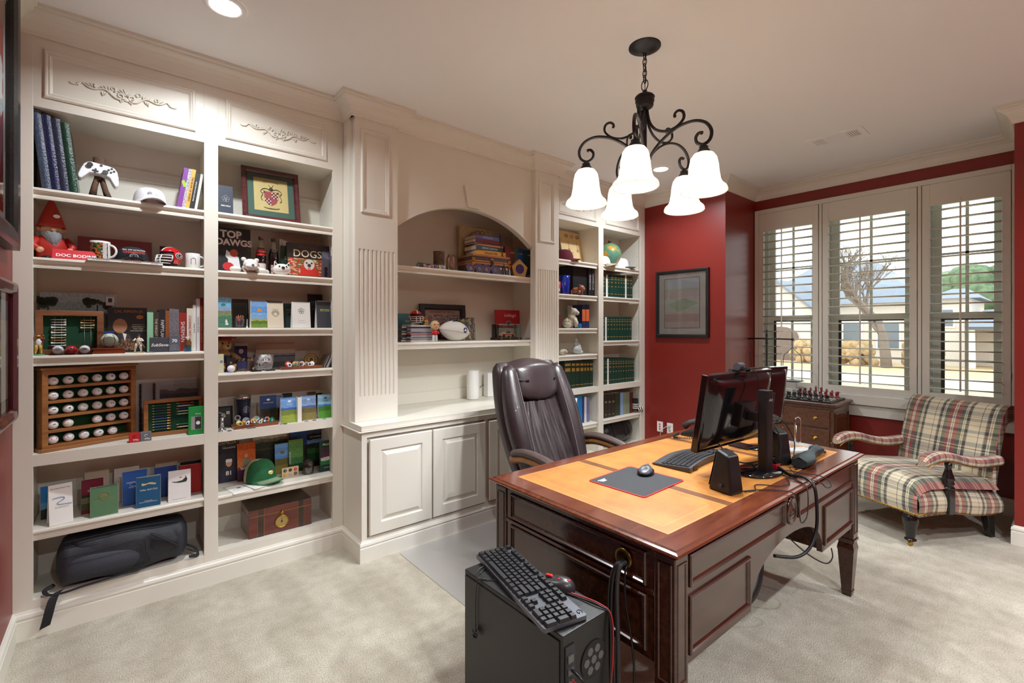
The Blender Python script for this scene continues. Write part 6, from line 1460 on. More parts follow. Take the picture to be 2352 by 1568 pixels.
g=G();g.box((-0.065,-0.042,0),(0.065,0.042,0.008));g.box((-0.060,-0.038,0.008),(0.060,0.038,0.022));g.box((-0.064,-0.041,0.022),(0.064,0.041,0.029));g.obj('wooden_base',wood('base_mahogany',(106,44,22),(140,66,34),0.25,0.4),bc,bevel=0.002)
for a,b in(((-0.050,-0.040,0.029),(0.050,-0.0385,0.112)),((-0.050,0.0385,0.029),(0.050,0.040,0.112)),((-0.050,-0.0385,0.029),(-0.0485,0.0385,0.112)),((0.0485,-0.0385,0.029),(0.050,0.0385,0.112)),((-0.050,-0.040,0.112),(0.050,0.040,0.1135))):
 g=G();g.box(a,b);g.obj('glass_wall',glass('case_glass',(246,252,250),0.9),bc)
bb=thing('baseball','signed white baseball with red seams inside the clear cube','baseball',(bc.location.x+0.002,3.195,z+0.030+0.0365))
g=G();g.ell((0,0,0),0.0365,22,14);g.obj('ball',mt('ball_leather',(232,228,214),0.5),bb)
g=G()
for sg in(-1,1):
 g.tube([((0.0368*math.cos(R(a)))*sg*0.62,-0.0368*math.sqrt(max(0,1-(0.62*math.cos(R(a)))**2-(0.92*math.sin(R(a)))**2*0.98)),0.0368*0.92*math.sin(R(a)))for a in range(-62,63,8)],0.0014,5)
g.obj('red_seam',mt('seam_red',(170,70,60),0.6),bb)
t=facebook('biography_book','dark biography book with orange title standing face out on the third shelf','book',247,338,706,z,3.285,0.028,mt('bio_black',(26,22,20),0.4),lean=0.10);w,h=t['w'],t['h']
OR=mt('orange_ink',(196,120,50),0.5)
text('CAL RIPKEN JR.',0.0205,OR,t,(0.006,-0.0012,h-0.022),wide=0.9)
shape(t,circ(0.030,20,-0.032,0.142,0.040),mt('portrait_skin',(176,126,96),0.6),name='portrait_head');shape(t,[(-w/2+0.004,0.012),(0.024,0.012),(0.022,0.06),(0.006,0.098),(-0.03,0.105),(-w/2+0.004,0.07)],mt('portrait_suit',(58,54,56),0.6),off=-0.0010,name='portrait_suit');shape(t,[(-0.012,0.06),(-0.004,0.098),(-0.022,0.104)],WINK,off=-0.0014,name='portrait_collar')
shape(t,circ(0.016,18,0.052,h-0.052,0.011),OR,name='seal')
for k,s_ in enumerate(('ELEMENTS OF','PERSEVERANCE','THAT MAKE','THE MAN MIGHTY')):text(s_,0.0085,PAGES,t,(0.046,-0.0012,h-0.095-0.011*k))
text('GET',0.022,OR,t,(-0.008,-0.0016,0.062));text('IN THE',0.026,OR,t,(-0.008,-0.0016,0.042));text('GAME',0.030,OR,t,(-0.008,-0.0016,0.020))
figurine('baseball_figurine','small baseball player figurine swinging a bat on the third shelf',(sx(318,3.172),3.172,z),0.10,SKIN,mt('jersey_cream',(226,220,206),0.6),mt('pants_cream',(226,220,206),0.6),R(-12),NAVY,'bat',mt('base_tan',(206,186,140),0.6))
g=G();g.lathe([(0.001,0),(0.020,0),(0.020,0.003),(0.001,0.003)],seg=22);tag(g.obj('silver_coin',SILVER,None,(sx(345,3.165),3.165,z)),'flat silver coin near the shelf edge by the dark card','coin')
rb=[(338,352,717,(150,208,170),'mint green book beside the biography',None,None),(352,365,716,(56,56,44),'olive black book with pale spine lettering','THE WRIGHT STUFF',PAGES),(365,380,711,(34,32,34),'black hardback with white vertical title','PAPPYLAND',WINK),(380,389,713,(146,84,44),'plain tan brown book between two dark spines',None,None),(389,401,709,(60,56,66),'dark book with silver braided spine',None,None),(401,411,710,(138,26,46),'crimson slim book between the braided spine and the red hardback',None,None),(411,428,718,(160,40,32),'brick red hardback with white title','SHERMAN',WINK),(429,443,708,(228,220,204),'cream cookbook with red spine lettering','COOKING WITH FIRE',RINK),(443,450,700,(236,234,228),'white slim paperback right of the cookbook','a story of us',INK),(451,459,686,(226,226,226),'tall white book near the column edge','ESQUIRE GUIDE',GREY),(459,468,684,(130,30,34),'tall dark red book with gold lettering at the column edge','SOUTHERN COOKING CLASSICS',GOLD)]
for u0,u1,vt,c,lb,ti,tm in rb:
 spine('shelf_book',lb+' on the third shelf',u0,u1,vt,z,mt('bk_%d_%d_%d'%c,c,0.45),Y=3.235,depth=0.17,title=ti,tm=tm,tilt=0,pat=(blotch('braid',[(70,66,78),(150,150,156),(60,56,66),(170,170,176)],9,asp=(1,6,1))if 'braided' in lb else None))
t=boxy('lettered_card','dark slate card with white script standing before the books','card',343,392,775,z,3.19,0.003,mt('slate_card',(62,66,74),0.5),lean=0.08);text('SubSeven',0.022,WINK,t,(0.002,-0.001,t['h']/2-0.002),shear=0.3,bold=0.0004)
t=boxy('number_card','grey card with large white number standing before the books','card',388,414,770,z,3.183,0.003,mt('grey_card',(86,92,102),0.5),lean=0.08);text('70',0.024,WINK,t,(0,-0.001,t['h']*0.66),bold=0.0008)
for k in range(4):text('LIVE BEYOND WORDS'[:12+k],0.005,LGREY,t,(0,-0.001,t['h']*0.40-0.008*k))
t=thing('sand_bottle','little glass bottle of layered coloured sand with white cap','bottle',(sx(431,3.175),3.175,z))
for z0,z1,c,nm in((0.001,0.022,(40,120,190),'blue_sand'),(0.022,0.036,(70,150,110),'green_sand'),(0.036,0.064,(214,150,96),'orange_sand')):
 g=G();g.cyl((0,0,z0),0.0165,z1-z0,16,r2=0.0165 if z1<0.06 else 0.011);g.obj(nm,mt('sand_%d'%c[0],c,0.8),t)
g=G();g.lathe([(0.001,0),(0.018,0),(0.018,0.052),(0.010,0.070),(0.009,0.074)],seg=18);g.obj('glass',CLEAR,t);g=G();g.cyl((0,0,0.073),0.011,0.011,14);g.obj('cap',WPL,t)
z=0.8555
p0,p1=onZ(97,1040,z),onZ(312,1003,z);d=p1-p0;W=d.length+0.005;ang=math.atan2(d.y,d.x)
OAKC=wood('display_oak',(134,84,42),(170,114,62),0.4,0.15);Hc=0.405
bcase=thing('ball_cabinet','oak golf ball display cabinet with five rows on green felt','display case',((p0.x+p1.x)/2,(p0.y+p1.y)/2,z),ang);L=bcase.location;Rm=Matrix.Rotation(ang,4,'Z')
def bp_(a,b,nm,m=OAKC,**k):g=G();g.box(a,b);return g.obj(nm,m,bcase,**k)
bp_((-W/2-0.008,-0.012,0),(W/2+0.008,0.075,0.016),'plinth',bevel=0.003);bp_((-W/2-0.006,-0.010,Hc-0.010),(W/2+0.006,0.072,Hc),'cornice',bevel=0.003)
bp_((-W/2+0.002,0,0.016),(-W/2+0.024,0.068,Hc-0.010),'side');bp_((W/2-0.024,0,0.016),(W/2-0.002,0.068,Hc-0.010),'side');bp_((-W/2+0.024,0.060,0.016),(W/2-0.024,0.067,Hc-0.010),'felt_back',mt('bright_green_felt',(20,74,36),0.95));bp_((-W/2+0.024,0,Hc-0.034),(W/2-0.024,0.06,Hc-0.010),'top_rail')
logo_c=[NAVY,INK,mt('logo_green',(30,90,60),0.5),RINK,GREY]
for rr_ in range(5):
 zr=0.030+0.0715*rr_
 bp_((-W/2+0.024,0.002,zr-0.014),(W/2-0.024,0.06,zr),'ball_shelf',bevel=0.001)
 for k in range(6):
  row=4-rr_
  if(row==3 and k==2)or(row==4 and k==5):continue
  x=-W/2+0.048+(W-0.096)*k/5+(0.010*k/5 if row==4 else 0);p=L+Rm@Vector((x,0.026,zr+0.0003))
  rn=('top','second','third','fourth','bottom')[row];rnd=random.Random(row*7+k)
  mk=(logo_c[rnd.randrange(5)],rnd.uniform(0.004,0.008),rnd.uniform(0.0015,0.004))
  ex=''
  if row==3 and k==1:mk=(mt('logo_yellow',(226,190,40),0.5),0.009,0.006);ex=' with yellow logo'
  if row==4 and k in(0,1):mk=(RINK,0.011,0.006);ex=' with large red logo'
  if row==2 and k==4:mk=(RINK,0.007,0.005);ex=' with red flag logo'
  mm=mt('old_ball',(214,200,184),0.4)if(row==0 and k==2)else None
  b_=golf_ball('golf ball%s, %s from left, %s row of the oak cabinet'%(ex,ORDN[k],rn),p,mk,'golf balls in the oak cabinet',mm);b_.rotation_euler=(0,0,ang)
for i,(u0,u1,vt)in enumerate(((320,420,878),(352,464,874))):
 Y=3.42-0.02*i;x0,x1=sx(u0,Y),sx(u1,Y);h=zat((u0+u1)/2,vt,Y)-z
 t=thing('spiral_notebook',('grey comb-bound booklet behind the pencil display','comb-bound booklet with black and white tree photo behind the pencil display')[i],'booklet',((x0+x1)/2,Y,z+0.0005),rot=(-0.05,0,0));w=x1-x0
 g=G();g.box((-w/2+0.008,0,0),(w/2,0.006,h));g.obj('cover',mt('grey_cover',(170,166,162),0.7),t)
 for k in range(int(h/0.012)):
  g=G();g.box((-w/2,-0.002,0.006+0.012*k),(-w/2+0.012,0.008,0.0135+0.012*k));g.obj('comb_ring',INK,t,bevel=0.002)
 if i:
  g=G();g.quad([(-w/2+0.03,-0.0006,h-0.10),(w/2-0.02,-0.0006,h-0.10),(w/2-0.02,-0.0006,h-0.02),(-w/2+0.03,-0.0006,h-0.02)]);g.obj('photo',art('bw_trees',[(0,(60,60,58)),(0.3,(84,84,82)),(0.62,(150,148,146))],0.35,3,0.2),t)
 else:text('The',0.02,mt('maroon_ink',(120,50,50),0.6),t,(0.0,-0.001,h*0.72))
x0,x1=sx(330,3.25),sx(467,3.25);W=x1-x0;Hh=zat(400,915,3.25)-z
t=framebox('pencil_display','oak shadow box of colourful golf pencils on green felt','display case',W,Hh,0.02,0.03,OAKC,FELT,((x0+x1)/2,3.25,z+0.0005),lean=0.06)
Tl=Matrix.Translation(((x0+x1)/2,3.25,z+0.0005))@Matrix.Rotation(-0.06,4,'X');pm_=None
def pencil(x,zz,c,lab,L_=0.085):
 g=G();g.lathe([(0.0004,-L_/2),(0.0033,-L_/2+0.010)],(0,0,0),6,1,'x',False);g.lathe([(0.0033,-L_/2+0.010),(0.0033,L_/2-0.016)],(0,0,0),6,0,'x',False);g.lathe([(0.0034,L_/2-0.016),(0.0034,L_/2-0.010)],(0,0,0),8,2,'x');g.lathe([(0.0033,L_/2-0.010),(0.0033,L_/2-0.001),(0.0005,L_/2)],(0,0,0),8,3,'x')
 o=g.obj('golf_pencil',[mt('pencil_%d_%d_%d'%c,c,0.35),mt('bare_wood',(214,178,130),0.7),BRASS,mt('eraser_pink',(214,130,110),0.8)]);o.location=Tl@Vector((x,0.020,zz));tag(o,lab,'pencil','golf pencils on green felt')
pcs=[(18,60,40),(20,40,36),(24,34,90),(26,80,50),(30,40,80),(40,70,150),(26,90,60),(30,60,50),(34,60,140),(30,40,40)]
dz_=(Hh-0.06)/9.5
for k,c in enumerate(pcs):pencil(-0.058,Hh-0.034-dz_*k,c,'dark golf pencil, %s from the top in the left row of the oak box'%ORDN[k])
for k,(c,q)in enumerate((((170,40,44),0),((225,225,225),1),((30,50,130),2),((222,206,170),3),((232,228,220),4),((40,90,70),8),((222,206,170),9))):pencil(0.052,Hh-0.032-dz_*q,c,'%s golf pencil in the right row of the oak box'%('red','white','royal blue','upper cream','ivory','green','lowest cream')[k])
t=boxy('green_package','bright green hanging package with clear window at the column edge','package',433,470,934,z,3.165,0.03,mt('package_green',(16,140,62),0.4));w,h=t['w'],t['h']
g=G();g.quad([(-w*0.34,-0.0158,h*0.18),(w*0.30,-0.0158,h*0.18),(w*0.30,-0.0158,h*0.66),(-w*0.34,-0.0158,h*0.66)]);g.obj('window',mt('package_window',(150,156,150),0.15),t);g=G();g.box((-w*0.10,-0.0166,h*0.20),(w*0.28,-0.0159,h*0.64));g.obj('inner_card',DARKG,t);g=G();g.prism(circ(0.010,18,w*0.09,h*0.42),-0.0175,-0.0167);g.obj('round_badge',WINK,t);text('Arnie',0.012,WINK,t,(w*0.08,-0.0162,h*0.75),shear=0.3)
for i,(u0,u1,c,lb)in enumerate(((296,322,(196,26,34),'small red golf ball box at the front of the fourth shelf'),(322.5,348,(112,116,122),'small grey golf ball box at the front of the fourth shelf'))):
 t=boxy('ball_box',lb,'box',u0,u1,990,z,3.15,0.045,mt('ballbox_%d'%i,c,0.35),h=0.045);text('TP5x',0.012,WINK,t,(0.004,-0.0232,0.012),shear=0.3,bold=0.0003)
 g=G();g.tube([(0.006*math.cos(R(a)),-0.0232,0.030+0.005*math.sin(R(a)))for a in range(0,280,30)],0.0012,4);g.obj('maker_mark',INK if i==0 else WINK,t)
z=0.4975
def sky(n,s,l,g_,a=0.5):return art(n,[(0,g_),(0.30,tuple(int(c*0.8)for c in g_)),(a,l),(a+0.08,s),(0.85,tuple(min(255,int(c*1.12))for c in s))],0.05,4,0.2,14)
T5=[('tent_card','turquoise printed tent card partly hidden at the left end of the fifth shelf',93,160,1112,3.30,art('teal_card',[(0,(24,40,34)),(0.3,(90,150,190)),(0.5,(40,120,180)),(0.8,(30,110,176))],0.06),0.10,0.18,PAPER,False),('tent_card','white tent card with blue ribbon letter at the left of the fifth shelf',113,169,1112,3.165,PAPER,0.16,0.22,PAPER,False),('tent_card','tan blank tent card behind the maroon calendar',194,250,1080,3.36,mt('tan_card',(206,190,166),0.8),0.08,0.0,None,False),('desk_calendar','maroon desk calendar with lower photo behind the green one',186,238,1100,3.255,art('maroon_cal',[(0,(110,30,40)),(0.12,(60,80,40)),(0.3,(110,120,80)),(0.46,(30,40,30)),(0.55,(110,24,44))],0.03,5,0.1),0.14,0.02,None,True),('desk_calendar','sage green desk calendar with gold monogram in front on the fifth shelf',207,272,1115,3.168,mt('sage_card',(84,124,88),0.5,var=0.05),0.12,0.05,None,True),('tent_card','white tent card with navy script partly hidden behind the bright blue card',262,320,1073,3.36,mt('off_white_card',(222,214,204),0.8),0.08,0.0,None,False),('tent_card','bright blue golf club tent card behind the flag calendar',281,339,1080,3.262,mt('royal_card',(28,92,172),0.45),0.10,0.06,None,False),('desk_calendar','dark teal calendar with gold flag emblem on the fifth shelf',312,369,1092,3.175,mt('teal_navy',(16,82,122),0.45),0.06,-0.06,None,'w'),('tent_card','tan tent card standing furthest back near the right end',357,408,1058,3.40,mt('tan_card',(206,190,166),0.8),0.04,0.0,None,False),('tent_card','deep blue tent card behind the white island card',354,407,1070,3.30,mt('cobalt_card',(24,66,140),0.45),0.08,0.0,None,False),('tent_card','white tent card with dark island emblem on the fifth shelf',386,438,1080,3.172,mt('pearl_card',(230,228,226),0.6),0.14,-0.10,PAPER,False),('tent_card','bright red tent card at the right end of the fifth shelf',413,462,1066,3.285,mt('scarlet_card',(196,36,34),0.5),0.10,-0.10,None,False),('tent_card','black tent card behind the bright red one',414,463,1057,3.375,mt('black_card',(30,26,26),0.5),0.06,0.0,None,False)]
for nm,lb,u0,u1,vt,Y,fm,le,rz,bk,coil in T5:
 t=tent(nm,lb,u0,u1,vt,z,Y,fm,min(le,0.5*(3.44-Y)/0.22 if Y>3.3 else le),rz,bk,coil,cat='calendar' if nm=='desk_calendar' else 'card');w,h=t['w'],t['h']
 if 'ribbon' in lb:
  g=G();g.T=on_face(t);g.tube(curve_pts([(-0.030,-0.001,h*0.66),(0.0,-0.001,h*0.675),(0.014,-0.001,h*0.63),(-0.012,-0.001,h*0.54),(-0.004,-0.001,h*0.50),(0.040,-0.001,h*0.48)],22),0.0032,5,flat=0.3);g.obj('ribbon_letter',mt('ribbon_blue',(40,110,170),0.5),t)
  ftext(t,'Riverbend Golf Club',0.0085,INK,0,h*0.90);ftext(t,'RIVERMONT',0.009,mt('sage_ink',(120,150,150),0.6),0.004,h*0.42)
 if 'monogram' in lb:
  g=G();g.T=on_face(t);g.tube([(0.020*math.cos(2*PI*k/20),-0.001,h*0.68+0.020*math.sin(2*PI*k/20))for k in range(20)],0.0018,5,closed=True,flat=0.4);g.obj('monogram_ring',GOLD,t);ftext(t,'SG',0.020,GOLD,0,h*0.68);ftext(t,'NAPLES NATIONAL GOLF CLUB',0.0055,GOLD,0,h*0.53)
 if 'flag' in lb and 'gold' in lb:
  shape(t,[(-0.030,h*0.72),(-0.022,h*0.70),(0.0,h*0.74),(0.03,h*0.70),(0.034,h*0.74),(0.008,h*0.79),(-0.01,h*0.76),(-0.028,h*0.78)],mt('flag_gold',(206,190,120),0.5),name='flag_emblem');ftext(t,'Valley Golf Club',0.0115,WINK,0.0,h*0.56,shear=0.35);ftext(t,'SOUTHLAKE',0.006,WINK,0.0,h*0.20);ftext(t,'POCKET GUIDE NOTEBOOK',0.006,WINK,0.0,h*0.16)
 if 'golf club tent' in lb:
  ftext(t,'NANTUCKET',0.012,WINK,0.0,h*0.66);g=G();g.T=on_face(t);g.tube([(0.022*math.cos(2*PI*k/20),-0.001,h*0.60+0.010*math.sin(2*PI*k/20))for k in range(20)],0.0016,5,closed=True,flat=0.4);g.obj('oval_emblem',WINK,t);ftext(t,'GOLF CLUB',0.010,WINK,0.0,h*0.52)
 if 'island' in lb and 'emblem' in lb:
  shape(t,[(-0.036,h*0.66),(-0.026,h*0.62),(0.0,h*0.59),(0.030,h*0.60),(0.036,h*0.68),(0.026,h*0.82),(0.026,h*0.74),(0.012,h*0.66),(-0.016,h*0.635)],mt('island_dark',(30,46,40),0.6),name='island_emblem');shape(t,[(0.0,h*0.74),(0.014,h*0.76),(0.0,h*0.78)],RINK,name='flag_mark');ftext(t,'Nantucket Yardage Guide',0.006,GREY,0.0,h*0.07)
 if 'navy script' in lb:ftext(t,'Shy',0.03,NAVY,0.0,h*0.72,shear=0.4);ftext(t,'CALUSA',0.011,NAVY,0.0,h*0.42)
 if 'maroon' in lb:ftext(t,'OCEAN',0.011,WINK,0.0,h*0.66)
 if 'deep blue' in lb:ftext(t,'Club',0.020,NAVY,0.012,h*0.5)
BPK=mt('backpack_nylon',(36,38,46),0.6,var=0.15,scale=50,bump=0.15,bscale=300);BPS=mt('backpack_strap',(20,20,24),0.7)
zb=0.1725
bp=thing('backpack','black laptop backpack lying on its side on the bottom shelf with a strap hanging out','backpack',(sx(290,3.26),3.27,zb),R(-1))
def bpack(u,v,sx_=1.0,dy=0.0):
 x=-0.265+0.53*v;a=2*PI*u;e=0.65
 endk=min(1,(1-abs(2*v-1)**6)*1.0+0.55)if 0.02<v<0.98 else 0.5
 hh=(0.100+0.018*math.sin(v*PI))*endk;dd=0.125*endk
 c,s=math.cos(a),math.sin(a);y=dd*math.copysign(abs(c)**e,c);zz=hh*math.copysign(abs(s)**e,s)
 return(x,y+0.01*math.sin(v*9)*0.3-0.02,0.118*1.0+zz+0.006*math.sin(v*11+u*8))
g=G();g.surf(bpack,34,30,cu=True)
for v in(0,1):P=[bpack(k/34,v)for k in range(34)];g.add(P,[tuple(range(34))if v else tuple(range(34))[::-1]],0,True)
g.obj('main_bag',BPK,bp)
def pocket(x0,x1,z0,z1,y,b):
 g=G();g.surf(lambda u,v:(x0+(x1-x0)*u,y-b*(math.sin(PI*u)*math.sin(PI*v))**0.45+0.02*abs(v-0.5),z0+(z1-z0)*v+0.03*(u-0.5)*(0.0)),18,14);return g
pocket(-0.235,0.07,0.03,0.165,-0.135,0.030).obj('front_pocket',mt('pocket_nylon',(52,56,66),0.55,var=0.1,scale=60,bump=0.1,bscale=300),bp)
pocket(0.075,0.235,0.06,0.20,-0.125,0.030).obj('side_pocket',BPK,bp)
pocket(-0.20,0.0,0.16,0.228,-0.105,0.026).obj('top_pocket',BPK,bp)
for nm,pts,r_ in(('zipper',[(-0.235,-0.15,0.17),(-0.1,-0.165,0.178),(0.06,-0.16,0.182),(0.08,-0.16,0.12),(0.10,-0.15,0.05)],0.003),('zipper',[(-0.24,-0.12,0.235),(0.0,-0.12,0.24),(0.20,-0.11,0.225),(0.26,-0.08,0.15)],0.003),('shoulder_strap',[(0.10,-0.155,0.20),(0.16,-0.168,0.16),(0.22,-0.15,0.10)],0.010),('handle_loop',[(0.26,-0.05,0.06),(0.30,-0.08,0.04),(0.31,-0.12,0.012),(0.27,-0.135,0.02)],0.008)):
 g=G();g.tube(curve_pts(pts,20),r_,8,flat=0.5);g.obj(nm,BPS,bp)
g=G();g.tube(curve_pts([(0.08,-0.150,0.03),(-0.05,-0.155,0.022),(-0.16,-0.16,0.016),(-0.235,-0.165,0.010),(-0.285,-0.150,0.012),(-0.30,-0.115,0.022),(-0.27,-0.09,0.03)],30),0.010,8,flat=0.35);g.obj('loose_strap',BPS,bp)
g=G();P=curve_pts([(-0.245,-0.15,0.02),(-0.262,-0.168,0.008),(-0.274,-0.176,-0.03),(-0.284,-0.178,-0.08),(-0.294,-0.176,-0.125)],16)
for s_ in range(len(P)-1):
 a,b=P[s_],P[s_+1];q=Vector((0.018,0.004,0.004));n_=Vector((0,-0.002,0));g.add([a-q,a+q,b+q,b-q,a-q+n_,a+q+n_,b+q+n_,b-q+n_],[(0,1,2,3),(7,6,5,4),(0,4,5,1),(2,6,7,3),(1,5,6,2),(0,3,7,4)])
g.obj('hanging_strap',BPS,bp)
z=2.1225
t=boxy('clover_card','navy card with white clover at the left of the top shelf, second column','card',496,536,425,z,3.22,0.004,mt('slate_navy',(48,56,72),0.5),lean=0.08);w,h=t['w'],t['h'];t['lean']=0.0;shamrock(t,0.006,h*0.56,0.022,WINK);text('ERIN HILLS',0.010,WINK,t,(0.006,-0.0012,h*0.32),bold=0.0003)
MAH=wood('mahogany_frame',(62,22,26),(96,40,42),0.25,0.4)
Y=3.235;x0,x1=sx(558,Y),sx(690,Y)
t=framed('framed_crest','framed coat of arms on gold paper with green mat on the top shelf',x1-x0,0.355,0.032,MAH,mt('crest_mat_green',(74,104,90),0.8),mt('crest_gold_paper',(214,190,124),0.6,var=0.08,scale=8),(-0.098,0.070,0.098,0.295),((x0+x1)/2,3.245,z+0.001),(R(-14),0,R(-3)),0.02)
CR1=mt('crest_red',(168,66,66),0.6);yq=-0.0082
sh_=[(-0.040,0.205),(0.040,0.205),(0.040,0.160),(0.028,0.128),(0.0,0.108),(-0.028,0.128),(-0.040,0.160)]
g=G();g.prism(sh_,yq-0.0003,yq);cr=g.obj('shield',CR1,t)
for qx,qz in((0.0,0.160),(-0.040,0.115)):
 for i in range(4):
  for j in range(4):
   a,b=qx+0.010*i,qz+0.0112*j
   if qx<0 and(b<0.128+0.0 and i<2):continue
   g=G();g.prism([(a+0.0005,b),(a+0.0095,b),(a+0.005,b+0.0105)],yq-0.0008,yq-0.0003);g.obj('shield_check',WINK if(i+j)%2 else INK,cr)
g=G();dk_=[]
for sg in(-1,1):
 g.tube([(sg*p.x,yq-0.001,p.y)for p in curve_pts([(0.006,0.216,0),(0.030,0.224,0),(0.052,0.216,0),(0.060,0.198,0),(0.048,0.184,0),(0.056,0.168,0),(0.058,0.150,0),(0.050,0.138,0)],24)],0.0045,5,flat=0.3)
 g.tube([(sg*p.x,yq-0.001,p.y)for p in curve_pts([(0.044,0.208,0),(0.036,0.200,0),(0.046,0.194,0)],8)],0.004,5,flat=0.3)
g.ell((0,yq,0.222),(0.012,0.002,0.014),12,8);g.tube([(-0.014,yq-0.001,0.252),(0,yq-0.001,0.232),(0.014,yq-0.001,0.252)],0.003,5,flat=0.4);g.obj('mantling',mt('crest_dark',(54,40,34),0.6),t)
for zz,up in((0.268,1),(0.094,-1)):
 g=G();g.tube([(x,yq-0.001,zz+up*(0.006-3.2*x*x))for x in[-0.044+0.0088*k for k in range(11)]],0.0042,5,flat=0.3);g.obj('motto_ribbon',mt('ribbon_grey',(120,110,80),0.6),t)
text('BODINE',0.010,INK,t,(0,yq-0.003,0.089))
z=1.7875
t=facebook('football_magazine','football annual with huge pale title at the left of the second shelf, second column','magazine',492,578,525,z,3.27,0.012,mt('mag_black',(28,26,28),0.4),blotch('mag_crowd',[(26,24,28),(28,26,30),(30,26,30),(60,54,58)],5),lean=0.14,h=0.285);w,h=t['w'],t['h']
PK=mt('pale_pink_ink',(226,210,206),0.5);text('TOP',0.062,PK,t,(-0.008,-0.0013,h-0.045),bold=0.0022,wide=0.95);text('DAWGS',0.054,PK,t,(0.008,-0.0013,h-0.095),bold=0.002,wide=0.98)
shape(t,circ(0.022,16,0.006,h*0.44,0.024),mt('print_helmet',(170,60,40),0.5),off=-0.0016,name='player_helmet');shape(t,[(-0.03,h*0.12),(0.04,h*0.10),(0.03,h*0.36),(0.0,h*0.40),(-0.034,h*0.50),(-0.04,h*0.36),(-0.026,h*0.3)],mt('print_jersey',(222,222,224),0.5),off=-0.0012,name='player_jersey');shape(t,circ(0.030,16,-0.026,h*0.14,0.026),RINK,off=-0.0020,name='front_helmet')
for i,(u,vt,lb)in enumerate(((599,543,'cola bottle with red label and cream text panel on the second shelf'),(628,547,'black wrapped cola bottle with oval letter emblem on the second shelf'))):
 Y=3.285;H_=zat(u,vt,Y)-z;t=thing('cola_bottle',lb,'bottle',(sx(u,Y),Y,z),group='cola bottles');r_=0.030
 pr=[(0.001,0),(r_*0.92,0),(r_,0.01),(r_,H_*0.30),(r_*0.90,H_*0.36),(r_,H_*0.44),(r_*0.96,H_*0.55),(r_*0.72,H_*0.68),(r_*0.50,H_*0.78),(r_*0.46,H_*0.93)]
 g=G();g.lathe(pr,seg=22);g.lathe([(r_*0.46,H_*0.93),(0.001,H_*0.93)],seg=22);g.obj('bottle_body',mt('dark_cola',(24,14,14),0.1,coat=0.6),t)
 g=G();g.lathe([(r_*0.70,H_*0.70),(r_*0.505,H_*0.785),(r_*0.47,H_*0.90)],seg=20);g.obj('clear_neck',mt('neck_glass',(150,140,120),0.1),t)
 g=G();g.cyl((0,0,H_*0.93),r_*0.50,H_*0.06,16);g.obj('crown_cap',mt('cap_brown',(96,60,44),0.4),t)
 if i==0:
  g=G();g.surf(lambda u_,v_:((r_*(1.0-0.24*v_)*1.02)*math.cos(R(200+140*u_)),(r_*(1.0-0.24*v_)*1.02)*math.sin(R(200+140*u_)),H_*(0.50+0.17*v_)),14,2);g.obj('red_label',mt('label_red',(200,30,30),0.4),t)
  text('Coke',0.016,WINK,t,(0,-r_*0.96,H_*0.60),shear=0.3).rotation_euler=(R(72),0,0)
  g=G();g.surf(lambda u_,v_:(r_*1.015*math.cos(R(200+140*u_)),r_*1.015*math.sin(R(200+140*u_)),H_*(0.06+0.24*v_)),14,1);g.obj('cream_panel',mt('label_cream',(222,204,200),0.5),t)
 else:
  gmark(t,0,H_*0.66,0.014,-r_*0.90);g=G();g.surf(lambda u_,v_:(r_*1.015*math.cos(R(230+80*u_)),r_*1.015*math.sin(R(230+80*u_)),H_*(0.06+0.22*v_)),10,1);g.obj('photo_panel',blotch('bottle_photo',[(30,26,28),(200,200,200),(180,60,40),(40,36,40)],4),t)
PLUSH=mt('white_plush',(230,226,220),0.95,bump=0.3,bscale=200)
t=thing('plush_dog','white plush dog lying over the edge of the second shelf','plush toy',(sx(578,3.14),3.19,z),R(8))
g=G();g.ell((0.03,0.05,0.036),(0.055,0.065,0.035));g.ell((-0.005,-0.03,0.048),(0.042,0.036,0.034));g.ell((-0.01,-0.058,0.034),(0.034,0.022,0.020))
for x,y in((-0.075,0.01),(0.06,-0.01),(0.095,0.04)):g.ell((x,y,0.018),(0.032,0.026,0.018))
g.obj('body',PLUSH,t)
for sg in(-1,1):g=G();g.ell((-0.005+sg*0.036,-0.02,0.078),(0.014,0.008,0.012));g.obj('ear',PLUSH,t)
g=G();g.lathe([(0.038,-0.006),(0.044,0),(0.038,0.006)],(0.012,0.002,0.040),20,ax='y');g.obj('red_collar',RINK,t);g=G();g.ell((-0.01,-0.080,0.042),(0.008,0.005,0.006));g.obj('nose',GREY,t)
t=thing('plush_puppy','round cream plush dog with dark nose and pricked ears','plush toy',(sx(648,3.19),3.195,z),R(-4))
g=G();g.ell((0,0,0.036),(0.052,0.042,0.0365));g.obj('body',PLUSH,t)
for sg in(-1,1):
 g=G();g.prism([(sg*0.018,0.062),(sg*0.046,0.052),(sg*0.044,0.088)],-0.008,0.004);e=g.obj('ear',PLUSH,t,bevel=0.004);g=G();g.prism([(sg*0.026,0.064),(sg*0.041,0.058),(sg*0.041,0.078)],-0.0092,-0.008);g.obj('inner_ear',INK,e)
 g=G();g.ell((sg*0.020,-0.036,0.052),(0.005,0.004,0.005),8,6);g.obj('eye',INK,t)
g=G();g.ell((0,-0.042,0.044),(0.010,0.006,0.008),10,6);g.obj('nose',INK,t)
spine('shelf_book','thin pale grey book behind the dogs book on the second shelf',642,650,537,z,mt('bk_palegrey',(206,202,204),0.5),Y=3.30,depth=0.12,h=0.245)
spine('shelf_book','white book with orange block behind the dogs book',650,660,541,z,mt('bk_white2',(220,218,218),0.5),Y=3.29,depth=0.12,h=0.235)
t=facebook('shelf_book','dark green slim book peeking out left of the dogs book','book',645,662,565,z,3.275,0.012,mt('bk_green2',(24,62,40),0.5),lean=0.0,h=0.20);text('S',0.03,PAGES,t,(0.005,-0.001,0.12))
